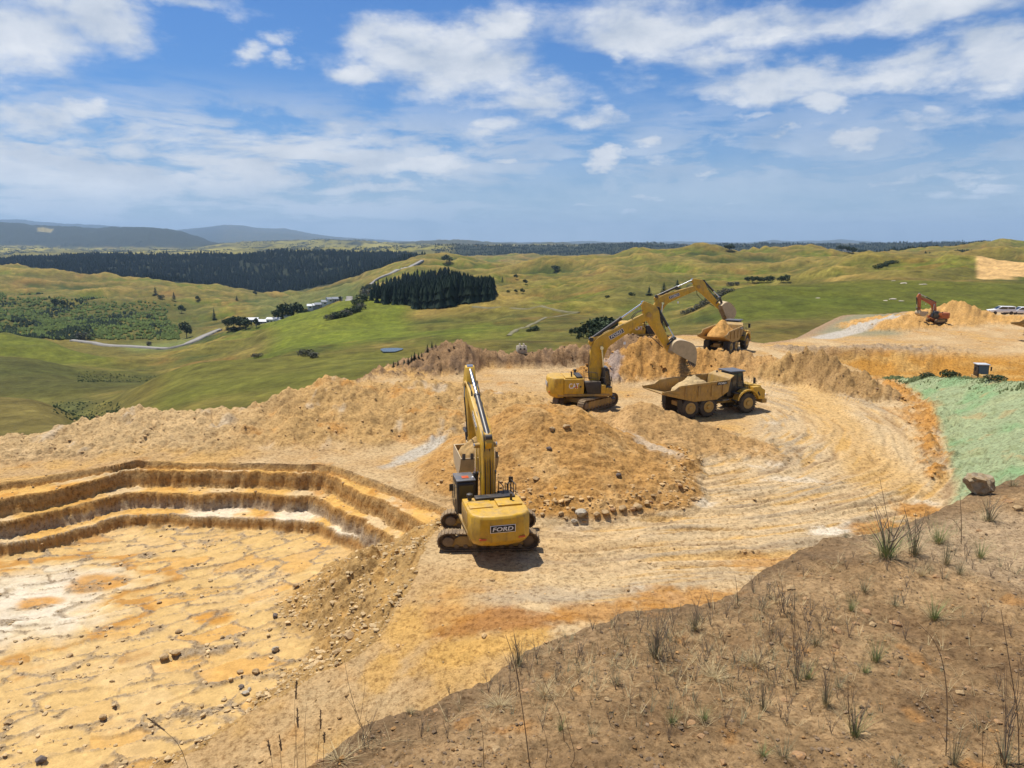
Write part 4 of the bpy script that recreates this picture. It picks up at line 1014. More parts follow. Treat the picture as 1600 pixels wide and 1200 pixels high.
def trunk_mesh(name, h, r, limbs=4, seed=0):
    rg = random.Random(seed); m = MB(); m.tube([(0, 0, -.05 * h), (.01 * h, 0, .5 * h), (0, .01 * h, h)], r, 7, r * .35)
    for i in range(limbs):
        a = rg.random() * 6.28; z = h * rg.uniform(.45, .8); l = h * rg.uniform(.3, .5)
        m.tube([(0, 0, z), (math.cos(a) * l * .5, math.sin(a) * l * .5, z + l * .4), (math.cos(a) * l, math.sin(a) * l, z + l * .9)], r * .4, 5, r * .12)
    o = m.build(name, MAT['bark']); me = o.data; bpy.data.objects.remove(o); return me
CON = [conifer_mesh('pine_crown', MAT['pine'], s, r=.27 + .03 * s) for s in range(3)]
TRC = trunk_mesh('pine_trunk', .5, .022, 0, 1)
BLB = lambda s, w=1.0: [(math.cos(a) * .28 * w, math.sin(a) * .28 * w, .62 + .14 * math.sin(a * 2 + s), .30 * w, .30 * w, .26) for a in [s + i * 2.1 for i in range(3)]] + [(0, 0, .78, .26 * w, .26 * w, .24)]
BRO = [leaf_crown('crown', MAT['leaf'], 20 + s, BLB(s, .95), 420, .075) for s in range(3)]
SHR = [leaf_crown('crown', MAT['leaf'], 30 + s, [(x_, y_, .4, .38, .38, .42) for x_, y_ in ((-.35, 0), (.3, .15), (0, -.2))], 330, .09) for s in range(2)]
SCR = [leaf_crown('crown', MAT['scrub'], 40 + s, [(x_, y_, .4, .38, .38, .38) for x_, y_ in ((-.35, 0), (.3, .15), (0, -.2))], 330, .08) for s in range(2)]
TRB = trunk_mesh('tree_trunk', .7, .03, 5, 3)
def plant(kind, X, Y, hpx, label, group=None, y0=120, y1=3000, wide=1.0, i=0, loc=None):
    x, y, z = loc or on_far(X, Y, y0, y1)
    dpx = math.sqrt(x * x + y * y + (H - z) ** 2); hm = hpx * dpx / FPX * .97
    nm, crown, trunk = {'pine': ('pine_tree', CON[i % 3], TRC), 'tree': ('broadleaf_tree', BRO[i % 3], TRB), 'shrub': ('shrub', SHR[i % 2], TRB), 'scrub': ('grey_shrub', SCR[i % 2], TRB)}[kind]
    o = thing(nm, (x, y, z - .03 * hm), i * 1.7, label, 'tree' if kind in ('pine', 'tree') else 'shrub', group)
    c_ = link('crown', crown, o); c_.scale = (hm * wide, hm * wide, hm)
    t_ = link('trunk', trunk, o); t_.scale = (hm,) * 3
    return o
gI = 'single trees on the dry hillside to the left'
plant('pine', 243, 461, 12, 'tallest lone pine on the dry ridge below the long forest, left of a low bush', gI, wide=1.3)
plant('shrub', 252, 467, 7, 'round bush just below the tallest lone pine on the dry ridge', gI)
plant('pine', 272, 468, 11, 'broad dark pine standing between the bush and the right hand lone trees of the ridge', gI, wide=1.4, i=1)
plant('tree', 309, 471, 8, 'small round tree on the dry ridge, second from the right', gI, i=1)
plant('pine', 370, 470, 8, 'small pine where the dry ridge runs down into the valley', gI, i=2, wide=1.2)
plant('tree', 399, 462, 7, 'small tree on the valley floor in front of the long forest', gI, i=2)
plant('tree', 88, 481, 12, 'left one of two dark trees among the young plantation', 'pair of dark trees in the young plantation', i=0)
plant('tree', 100, 480, 10, 'right one of two dark trees among the young plantation', 'pair of dark trees in the young plantation', i=1)
plant('pine', 335, 500, 17, 'slender bluish tree beside the valley road', i=1, wide=.9)
plant('tree', 292, 528, 24, 'tall bare looking dark tree beside the pale swamp grass and road', i=2, wide=.8)
plant('tree', 284, 489, 12, 'bright green round tree at the plantation edge', i=1)
plant('scrub', 130, 531, 13, 'grey bush beside the left end of the valley road', i=0, wide=1.2)
plant('scrub', 233, 540, 8, 'low grey bush between swamp and valley road', i=1)
gT = 'dark trees round the white farm houses'
L_ = [(357, 514, 16, 1.2), (366, 514, 19, 1.2), (375, 515, 20, 1.3), (384, 514, 18, 1.2), (362, 517, 9, 1.4)]
for i, (X, Y, h_, w_) in enumerate(L_):
    plant('shrub' if i == 4 else 'tree', X, Y, h_, nth(L_, X) + ' dark tree from the left in the clump beside the white houses', gT, 500, 1000, w_, i)
plant('tree', 401, 512, 15, 'single dark tree standing in front of the first white house', gT, 500, 1000, .7, 1)
L_ = [(434, 502, 18), (442, 503, 24), (449, 501, 26), (457, 500, 20), (465, 497, 24), (473, 494, 16), (479, 492, 9)]
for i, (X, Y, h_) in enumerate(L_):
    plant('pine' if i % 2 else 'tree', X, Y, h_, nth(L_, X) + ' dark tree from the left in the belt right of the white houses', gT, 560, 1000, 1.1, i)
L_ = [(515, 500, 11), (523, 498, 13), (532, 497, 14), (541, 494, 14), (549, 490, 13), (557, 487, 12), (564, 483, 12), (558, 477, 12), (566, 470, 14), (573, 463, 14), (570, 455, 10), (578, 451, 8)]
for i, (X, Y, h_) in enumerate(L_):
    plant('shrub' if i % 3 else 'scrub', X, Y, h_, nth(L_, X) + ' bush from the left in the gully strip climbing to the pine block', 'gully bushes below the pine block', 300, 1100, 1.3, i)
plant('tree', 532, 470, 7, 'small round tree at the corner of the gravel yard', i=0)
plant('scrub', 478, 557, 15, 'left half of the grey thicket on the open valley slope', 'grey thicket on the valley slope', 150, 500, 1.3, 0)
plant('scrub', 490, 559, 12, 'right half of the grey thicket on the open valley slope', 'grey thicket on the valley slope', 150, 500, 1.4, 1)
plant('scrub', 402, 559, 9, 'low shrub on the brown spur left of the grey thicket', None, 150, 500, 1.6, 0)
gK = 'scattered trees right of the pine block'
for i, (X, Y, h_, k_, lb) in enumerate([(785, 441, 9, 'pine', 'thin pine nearest the right end of the pine block'), (806, 437, 7, 'tree', 'round tree above the pale track, right of the thin pine'), (821, 445, 8, 'tree', 'dark round tree furthest right above the pale track'),
    (794, 457, 5, 'shrub', 'smallest of three bushes in a row below the pale track'), (806, 458, 6, 'tree', 'middle one of three bushes in a row below the pale track'), (816, 459, 8, 'tree', 'biggest of three bushes in a row below the pale track'),
    (698, 411, 13, 'tree', 'dark clump on the ridge behind the pine block'), (868, 425, 10, 'tree', 'dark bush high on the dry faced hill'), (835, 517, 11, 'shrub', 'dark bush on the bank of the curving farm drain'), (826, 519, 6, 'shrub', 'small bush at the lower end of the farm drain')]):
    plant(k_, X, Y, h_, lb, gK, i=i, wide=1.5 if X in (868, 698, 835) else 1.1)
gD = 'dark thicket behind the loading digger'
L_ = [(893, 522, 14, 1), (902, 524, 17, 1), (912, 526, 24, 1.1), (922, 526, 34, 1.1), (933, 527, 42, 1.1), (945, 527, 44, 1.1), (956, 527, 42, 1.1), (967, 528, 38, 1.1), (979, 528, 32, 1.1), (989, 528, 24, 1.1), (928, 530, 26, 1.2), (942, 531, 24, 1.3), (906, 530, 14, 1.3), (899, 517, 10, 1)]
for i, (X, Y, h_, w_) in enumerate(L_):
    plant('tree', X, Y + 2, h_ * .8, nth(L_, X) + ' dark bushy tree from the left in the thicket beyond the quarry lip', gD, 120, 420, w_, i)
gP = 'dark pines in the gully behind the far digger'
for i, (X, Y, h_, lb) in enumerate([(1014, 461, 14, 'left one of three dark pines above the near yellow boom'), (1037, 457, 16, 'middle one of three dark pines above the near yellow boom'), (1058, 452, 15, 'right one of three dark pines, nearest the far boom tip'), (987, 462, 7, 'low dark bush left of the three pines'), (949, 465, 5, 'lowest dark bush in the gully, furthest left')]):
    plant('pine' if i < 3 else 'shrub', X, Y, h_, lb, gP, 300, 900, 1.6 if i < 3 else 1.4, i)
gH = 'dark hedge trees on the crest of the near paddock'
L_ = [(1141, 447, 8), (1150, 446, 8), (1168, 442, 9), (1175, 442, 10), (1183, 442, 10), (1190, 442, 9), (1197, 442, 9), (1204, 442, 11), (1220, 442, 10), (1228, 442, 12)]
for i, (X, Y, h_) in enumerate(L_):
    plant('tree' if i > 1 else 'scrub', X, Y, h_, nth(L_, X) + ' dark tree from the left of the hedge on the near paddock crest', gH, 250, 700, 1.2, i)
L_ = [(1072, 491, 8), (1082, 487, 9), (1092, 482, 9), (1101, 477, 9), (1110, 471, 10), (1120, 466, 10), (1129, 461, 10), (1137, 457, 9)]
for i, (X, Y, h_) in enumerate(L_):
    plant('scrub', X, Y, h_, nth(L_, X) + ' grey scrub bush from the left in the gully behind the far truck', 'gully scrub behind the far truck', 250, 600, 1.8, i)
L_ = [(1312, 391, 8), (1318, 392, 8), (1326, 395, 9), (1333, 396, 9), (1136, 391, 8), (1142, 391, 9)]
for i, (X, Y, h_) in enumerate(L_):
    plant('tree', X, Y, h_, ORD[i] + ' dark tree from the left beside the hill top farmhouse' if X > 1200 else ('left' if X < 1140 else 'right') + ' half of the dark clump on the far green crest', 'trees on the far crest', 600, 1600, 1.4, i)
L_ = [(1372, 419, 6), (1380, 416, 6), (1388, 413, 6), (1396, 411, 5)]
for i, (X, Y, h_) in enumerate(L_):
    plant('shrub', X, Y, h_, nth(L_, X) + ' scrub bush from the left in the upper right gully', 'scrub in the upper right gully', 400, 1600, 2.0, i)
gS = 'young pines planted on the outer edge of the quarry'
L_ = [(615, 576, 10), (622, 574, 12), (632, 570, 9), (638, 567, 10), (643, 565, 11), (648, 563, 11), (654, 560, 10), (659, 558, 9), (668, 551, 14), (675, 546, 11), (681, 543, 7)]
for i, (X, Y, h_) in enumerate(L_):
    x, y, z = WD(X, Y, 90); z = max(z, pit_z(x, y))
    plant('pine', X, Y, h_, nth(L_, X) + ' young pine seedling from the left on the quarry edge below the dark pile', gS, i=i, wide=1.0, loc=(x, y, z))

# ---- masses nobody could count
def scatter_mesh(name, base_v, base_f, pos, scale, rot, mat, cols=None, smooth=False):
    n = len(pos); bv = np.asarray(base_v, float)
    c_, s_ = np.cos(rot), np.sin(rot)
    sc_ = np.asarray(scale, float); sc_ = sc_ if sc_.ndim == 2 else np.repeat(sc_[:, None], 3, 1)
    b = bv[None] * sc_[:, None, :]
    X_ = b[..., 0] * c_[:, None] - b[..., 1] * s_[:, None]; Y_ = b[..., 0] * s_[:, None] + b[..., 1] * c_[:, None]
    V_ = np.stack([X_, Y_, b[..., 2]], -1) + np.asarray(pos)[:, None, :]
    F_ = (np.asarray(base_f)[None] + (np.arange(n) * len(bv))[:, None, None]).reshape(-1, len(base_f[0]))
    C_ = None if cols is None else np.repeat(cols, len(bv), 0)
    return np_mesh(name, V_.reshape(-1, 3), F_, mat, C_, smooth)
def mini_conifer(k=6, tiers=3):
    V_ = []; F_ = []
    for t in range(tiers):
        z0 = .05 + .3 * t; z1 = min(1.0, z0 + .45); r_ = .24 * (1 - t * .27)
        b = len(V_); V_.append((0, 0, z1))
        for i in range(k):
            a = 6.283 * (i + .5 * t) / k; q_ = r_ * (1 if i % 2 else .68); V_.append((q_ * math.cos(a), q_ * math.sin(a), z0 + (.0 if i % 2 else .07)))
        F_ += [(b, b + 1 + i, b + 1 + (i + 1) % k) for i in range(k)]
    return V_, F_
rg = np.random.RandomState(5)
def fill_far(n, X0, X1, y0, y1, test=None):
    u = uof(rg.uniform(X0, X1, n), .06); y = np.exp(rg.uniform(math.log(y0), math.log(y1), n)); x = u * y
    z = far_height(x, y); Xp = Xof(x, y, z); Yp = Yof(x, y, z)
    m = np.ones(n, bool) if test is None else test(Xp, Yp, x, y)
    return x[m], y[m], z[m]
cv_, cf_ = mini_conifer(8, 3)
# pine block
bl = [(580, 473), (600, 476), (640, 481), (690, 484), (740, 481), (770, 470), (772, 462), (770, 450), (700, 440), (620, 445), (580, 452)]
blx = [on_far(X, Y, 450, 1100)[:2] for X, Y in bl]
xs_ = [p[0] for p in blx]; ys_ = [p[1] for p in blx]
n = 9000; x = rg.uniform(min(xs_), max(xs_), n); y = rg.uniform(min(ys_), max(ys_), n); m = inside(x, y, blx); x, y = x[m], y[m]
x, y = x[:2600], y[:2600]; z = far_height(x, y); hh = np.interp(Xof(x, y, z), [580, 620, 680, 705, 735, 770], [10, 12.5, 16, 18.5, 16, 12]) * rg.uniform(.93, 1.05, len(x))
o = link('pine_block', scatter_mesh('pine_block', cv_, cf_, np.stack([x, y, z - 1], 1), np.stack([hh * 1.1, hh * 1.1, hh], 1), rg.uniform(0, 6, len(x)), MAT['forest']))
tag(o, 'dense dark green block of planted pines on the middle hill', 'pine wood', kind='stuff')
# long forest at the left
x, y, z = fill_far(15000, -120, 668, 1560, 2750, lambda X, Y, x, y: (Y > 394 - 0 * X) & (Y < 470))
hh = rg.uniform(15, 24, len(x))
o = link('long_forest', scatter_mesh('long_forest', *mini_conifer(5, 2), np.stack([x, y, z - 1], 1), np.stack([hh * 1.1, hh * 1.1, hh], 1), rg.uniform(0, 6, len(x)), MAT['forest']))
tag(o, 'long dark forest filling the valley behind the dry ridge at the left', 'forest', kind='stuff')
# treelines on far crests at the right and far shelter belts
x1_, y1_, z1_ = fill_far(2600, 1335, 1640, 1380, 1520, lambda X, Y, x, y: (X > 1400) | (Y < 400))
x2_, y2_, z2_ = fill_far(1600, 1440, 1620, 1000, 1120)
x3_, y3_, z3_ = fill_far(9000, 680, 1660, 3300, 4300)
x = np.concatenate([x1_, x2_, x3_]); y = np.concatenate([y1_, y2_, y3_]); z = np.concatenate([z1_, z2_, z3_]); hh = np.concatenate([rg.uniform(5, 10, len(x1_)), rg.uniform(5, 9, len(x2_)), rg.uniform(9, 15, len(x3_))])
o = link('far_treeline', scatter_mesh('far_treeline', *mini_conifer(5, 2), np.stack([x, y, z - 1], 1), np.stack([hh * 1.3, hh * 1.3, hh], 1), rg.uniform(0, 6, len(x)), MAT['forest']))
tag(o, 'dark tree belts along the far crests to the right', 'treeline', kind='stuff')
# shelter belts and clumps over the distant farmland
x, y, z = fill_far(30000, -60, 760, 2900, 7600)
cl = fbm(x / 260, y / 420, 4, 401); m = cl > .17; x, y, z = x[m], y[m], z[m]; hh = rg.uniform(8, 18, len(x))
o = link('farmland_trees', scatter_mesh('farmland_trees', *mini_conifer(5, 1), np.stack([x, y, z - 1], 1), np.stack([hh * 2.2, hh * 2.2, hh], 1), rg.uniform(0, 6, len(x)), MAT['forest']))
tag(o, 'clumps and shelter belts of trees dotted over the distant farmland', 'distant trees', kind='stuff')
# young plantation: bright saplings between darker scrub
def blobv(k=6):
    V_ = [(0, 0, 1)] + [(.5 * math.cos(6.283 * i / k) * (1 if i % 2 else .7), .5 * math.sin(6.283 * i / k) * (1 if i % 2 else .7), .35) for i in range(k)] + [(.3 * math.cos(6.283 * i / k + .4), .3 * math.sin(6.283 * i / k + .4), 0) for i in range(k)]
    F_ = [(0, 1 + i, 1 + (i + 1) % k) for i in range(k)] + [(1 + i, k + 1 + i, 1 + (i + 1) % k) for i in range(k)] + [(1 + (i + 1) % k, k + 1 + i, k + 1 + (i + 1) % k) for i in range(k)]
    return V_, F_
bv_, bf_ = blobv()
hillm = lambda X, Y, x, y: (Y > 461 + X * .045 + 9 * fbm(x / 40, y / 60, 2, 9)) & (Y < 531) & (X < 272 + 12 * np.sin(Y / 9))
x, y, z = fill_far(30000, -140, 300, 560, 1250, hillm)
rown = np.abs((y / 7.5) % 1 - .5); m = rown < .22; cl = fbm(x / 45, y / 70, 3, 402); m &= cl > -.25
xa, ya, za = x[m], y[m], z[m]; hh = rg.uniform(2.2, 4.0, len(xa))
o = link('young_plantation', scatter_mesh('young_plantation', bv_, bf_, np.stack([xa, ya, za - .2], 1), np.stack([hh * 1.1, hh * 1.1, hh], 1), rg.uniform(0, 6, len(xa)), MAT['lime']))
tag(o, 'bright green young plantation in rows on the left valley side', 'plantation', kind='stuff')
m = cl < -.16; xb, yb, zb_ = x[m][::2], y[m][::2], z[m][::2]
x5, y5, z5 = fill_far(900, -60, 18, 600, 760, lambda X, Y, x, y: Y > 480)
xb = np.concatenate([xb, x5]); yb = np.concatenate([yb, y5]); zb_ = np.concatenate([zb_, z5]); hh = rg.uniform(2, 5, len(xb))
m6 = None; x6, y6, z6 = fill_far(900, 105, 262, 255, 330, lambda X, Y, x, y: (Y > 579) & (Y < 597) & (X < 262))
hh = np.concatenate([hh, rg.uniform(.4, .9, len(x6))]); xb = np.concatenate([xb, x6]); yb = np.concatenate([yb, y6]); zb_ = np.concatenate([zb_, z6])
x7, y7, z7 = fill_far(1100, 60, 170, 125, 235, lambda X, Y, x, y: (Y > 628) & (Y < 668))
hh = np.concatenate([hh, rg.uniform(.3, .75, len(x7))]); xb = np.concatenate([xb, x7]); yb = np.concatenate([yb, y7]); zb_ = np.concatenate([zb_, z7])
o = link('hillside_scrub', scatter_mesh('hillside_scrub', bv_, bf_, np.stack([xb, yb, zb_ - .3], 1), np.stack([hh, hh, hh], 1), rg.uniform(0, 6, len(xb)), MAT['leaf']))
tag(o, 'dark native scrub on the left valley side and gullies', 'scrub', kind='stuff')
# ---- houses
def house(X, Y, w, d, h, rot, roof, wall, label, y0=560, y1=1000, wins=3, hip=False, group='houses in the valley'):
    x, y, z = on_far(X, Y, y0, y1)
    o = thing('farm_house', (x, y, z - .4), rot, label, 'house', group); w *= .75; d *= .7; h *= .9
    MB().box(-w/2, w/2, -d/2, d/2, -1.5, h).build('wall', wall, o)
    rh = d * .26; e = .5
    m = MB()
    if hip: m.add([(-w/2-e, -d/2-e, h), (w/2+e, -d/2-e, h), (w/2+e, d/2+e, h), (-w/2-e, d/2+e, h), (-w/2+d*.4, 0, h+rh), (w/2-d*.4, 0, h+rh)], [(0,1,5,4), (1,2,5), (2,3,4,5), (3,0,4), (3,2,1,0)])
    else: m.add([(-w/2-e, -d/2-e, h), (w/2+e, -d/2-e, h), (w/2+e, d/2+e, h), (-w/2-e, d/2+e, h), (-w/2-e, 0, h+rh), (w/2+e, 0, h+rh)], [(0,1,5,4), (1,2,5), (2,3,4,5), (3,0,4), (3,2,1,0)])
    m.build('roof', roof, o, smooth=False)
    for i in range(wins):
        xc = -w/2 + w * (i + .5) / wins
        wf = MB().box(xc - .9, xc + .9, -d/2 - .06, -d/2 + .02, .9, 2.2).build('window', MAT['decal_white'], o)
        MB().box(xc - .78, xc + .78, -d/2 - .09, -d/2 - .05, 1.0, 2.1).build('pane', MAT['glass'], wf)
    return o
house(394, 503, 17, 11, 3.4, R(8), MAT['iron_white'], MAT['wall_grey'], 'white roofed house with dark front, leftmost of the valley houses')
house(411, 506, 14, 9, 2.8, R(-5), MAT['iron_white'], MAT['wall_grey'], 'low grey house with pale roof between the first house and the long white house')
house(429, 504, 15, 8, 3.6, R(-4), MAT['iron_white'], MAT['wall_white'], 'long white house with a row of dark windows left of the shelter belt', wins=4)
house(452, 503, 8, 6, 3.6, R(-2), MAT['iron_white'], MAT['wall_white'], 'small white building half hidden by the shelter belt', wins=1)
for i, (X, Y, w, rt, lb, rf, wl_) in enumerate([(490, 488, 12, 12, 'pale sided house at the left end of the upper cluster', 'iron_white', 'wall_white'), (497, 490, 11, 30, 'white fronted house below the upper cluster', 'iron_white', 'wall_grey'), (503, 485, 14, 24, 'dark roofed house in the middle of the upper cluster', 'iron_grey', 'wall_grey'),
        (512, 484, 12, 20, 'dark roofed house next to the middle of the upper cluster', 'iron_grey', 'wall_white'), (520, 481, 12, 30, 'grey roofed house near the gravel yard', 'iron_grey', 'wall_white'), (527, 479, 10, 25, 'last small grey roofed house before the gravel yard', 'iron_grey', 'wall_grey')]):
    house(X, Y, w, 8, 3, R(rt), MAT[rf], MAT[wl_], lb, 600, 1200, 2)
gy_ = [on_far(X, Y, 600, 1300)[:2] for X, Y in [(531, 477), (538, 472), (546, 467)]]
drape('gravel_yard', gy_, 9, MAT['road'], .4)
house(1323, 389, 16, 9, 4, R(10), MAT['iron_white'], MAT['wall_white'], 'white farmhouse among trees on the far right hill top', 900, 1500, 3, group='hill farmhouses')
house(443, 405, 22, 12, 5, R(0), MAT['iron_white'], MAT['wall_white'], 'tiny white house beyond the forest in the distance', 2700, 4000, 2, group='hill farmhouses')
# pale rock outcrops in the near paddock
def rock_mesh(name, seed, mat, sub=2, flat=.7, rough=.28):
    bm = bmesh.new(); bmesh.ops.create_icosphere(bm, subdivisions=sub, radius=.5); rg_ = random.Random(seed)
    planes = [(Vector((rg_.gauss(0, 1), rg_.gauss(0, 1), rg_.gauss(0, 1))).normalized(), rg_.uniform(.26, .42)) for _ in range(9)]
    for v in bm.verts:
        for nn_, dd in planes:
            k = v.co.dot(nn_)
            if k > dd: v.co -= nn_ * (k - dd)
        v.co *= 1 + rg_.uniform(-rough, rough) * .25
        v.co.z *= flat
    me = bpy.data.meshes.new(name); bm.to_mesh(me); bm.free(); me.materials.append(mat)
    return me
for X, Y, w, lb in [(1384, 470, 10, 'left one of the pale limestone outcrops in the green paddock'), (1395, 468, 14, 'middle and tallest pale limestone outcrop in the green paddock'), (1408, 471, 12, 'right one of the pale limestone outcrops in the green paddock'), (1396, 439, 8, 'small pale rock scar high in the paddock'), (1413, 443, 14, 'long pale rock scar beside the small one high in the paddock'), (1278, 466, 9, 'pale stones lying in the near paddock left of the limestone outcrops'), (1442, 445, 14, 'faint brown slip scar near the top of the paddock')]:
    x, y, z = on_far(X, Y, 150, 700); s = w * y / FPX
    o = tag(link('limestone_outcrop', rock_mesh('limestone_outcrop', X, MAT['stone_pale'], 2, .35)), lb, 'rock', 'limestone outcrops in the paddocks')
    o.location = (x, y, z); o.scale = (s, s * .8, s * .7)
# haze of the far country
hm_, nt, b = nmat('haze_air'); nt.nodes.remove(b)
pv = nt.nodes.new('ShaderNodeVolumePrincipled'); pv.inputs['Color'].default_value = (0.50, 0.72, 1.0, 1); pv.inputs['Density'].default_value = 4.8e-5; pv.inputs['Anisotropy'].default_value = 0.1
nt.links.new(pv.outputs[0], [n_ for n_ in nt.nodes if n_.type == 'OUTPUT_MATERIAL'][0].inputs['Volume'])
zmin = float(fz.min()) - 1 - 5
ho = MB().box(-33000, 33000, -300, 31500, zmin, max(float(fz.max()) + 40, 60)).build('haze', hm_, smooth=False); ho['kind'] = 'stuff'; ho['label'] = 'thin blue air haze over the whole country'
# ================================================================== MACHINES
def arc(cx, cz, r, a0, a1, n): return [(cx + r * math.cos(R(a0 + (a1 - a0) * i / n)), cz + r * math.sin(R(a0 + (a1 - a0) * i / n))) for i in range(n + 1)]
def catmull(P, n=5):
    out = []
    for i in range(len(P) - 1):
        p0, p1, p2, p3 = P[max(i-1, 0)], P[i], P[i+1], P[min(i+2, len(P)-1)]
        for k in range(n):
            t = k / n; out.append(tuple(.5 * (2*p1[j] + (p2[j]-p0[j])*t + (2*p0[j]-5*p1[j]+4*p2[j]-p3[j])*t*t + (3*p1[j]-p0[j]-3*p2[j]+p3[j])*t**3) for j in range(len(p1))))
    out.append(tuple(P[-1])); return out
def track_unit(root, T, side, L=5.5, hgt=1.2, gauge=1.5, wid=.68):
    r = hgt / 2 - .06; x1 = L / 2 - r - .05; y = side * gauge
    m = MB(); m.M = T
    # path of the chain: bottom, rear sprocket, top (sagging), front idler
    path = []
    nb = 22
    for i in range(nb): path.append((-x1 + 2 * x1 * i / nb, .04, 0))
    for i in range(9): a = -90 + 180 * i / 9; path.append((x1 + r * math.cos(R(a)), .04 + r + r * math.sin(R(a)), a + 90))
    for i in range(nb): f = i / nb; path.append((x1 - 2 * x1 * f, .04 + 2 * r - .05 * math.sin(math.pi * f * 2) ** 2, 180))
    for i in range(9): a = 90 + 180 * i / 9; path.append((-x1 + r * math.cos(R(a)), .04 + r + r * math.sin(R(a)), a + 90))
    for (px, pz, a) in path:
        m.M = T @ Matrix.Translation((px, y, pz)) @ Matrix.Rotation(-R(a), 4, 'Y')
        m.box(-.115, .115, -wid / 2, wid / 2, -.035, .03); m.box(-.02, .02, -wid / 2, wid / 2, -.09, -.03); m.box(-.10, .10, -.13, .13, .03, .11)
    tr = m.build('track', MAT['track'], root, smooth=False)
    m = MB(); m.M = T; m.prism([(-x1 + .1, .22), (x1 - .35, .22), (x1 - .2, .5), (x1 - .5, .86), (-x1 + .6, .9), (-x1 + .2, .6)], y - .2, y + .2)
    m.build('track_frame', MAT['yellow_dirty'], tr, .03)
    m = MB(); m.M = T
    for i in range(8): m.cyl((-x1 + .45 + i * (2 * x1 - .9) / 7, y - .24, .24), (-x1 + .45 + i * (2 * x1 - .9) / 7, y + .24, .24), .13, n=10)
    for xx in (-.8, .8): m.cyl((xx, y - .2, .98), (xx, y + .2, .98), .09, n=10)
    m.build('roller', MAT['track'], tr)
    m = MB(); m.M = T; m.lathe([(.12, -.24), (.30, -.22), (.34, -.1), (.46, -.08), (.46, .08), (.34, .1), (.30, .22), (.12, .24)], (x1, y, r + .05), n=16); m.build('idler', MAT['track'], tr)
    m = MB(); m.M = T; m.lathe([(.14, -.34), (.30, -.32), (.34, -.12), (.48, -.07), (.48, .07), (.34, .12), (.30, .32), (.14, .34)], (-x1, y, r + .05), n=14); m.build('sprocket', MAT['track'], tr)
    return tr
def cylinder_part(root, name, p0, p1, r, frac, y, mat, rodmat=None):
    """hydraulic cylinder from p0 (barrel foot) to p1 (rod eye), in the plane y"""
    a = Vector((p0[0], y, p0[1])); b = Vector((p1[0], y, p1[1])); m = a.lerp(b, frac)
    q = MB().cyl(a, m, r, n=14).cyl(m - (b - a).normalized() * .16, m + (b-a).normalized() * .02, r * 1.18, n=14)
    q.cyl(a - Vector((0, r * 1.1, 0)), a + Vector((0, r * 1.1, 0)), r * 1.25, n=12)
    o = q.build(name, mat, root)
    MB().cyl(m, b, r * .55, n=12).cyl(b - Vector((0, r * 1.1, 0)), b + Vector((0, r * 1.1, 0)), r * 1.1, n=12).build('piston_rod', rodmat or MAT['chrome'], o)
    return o
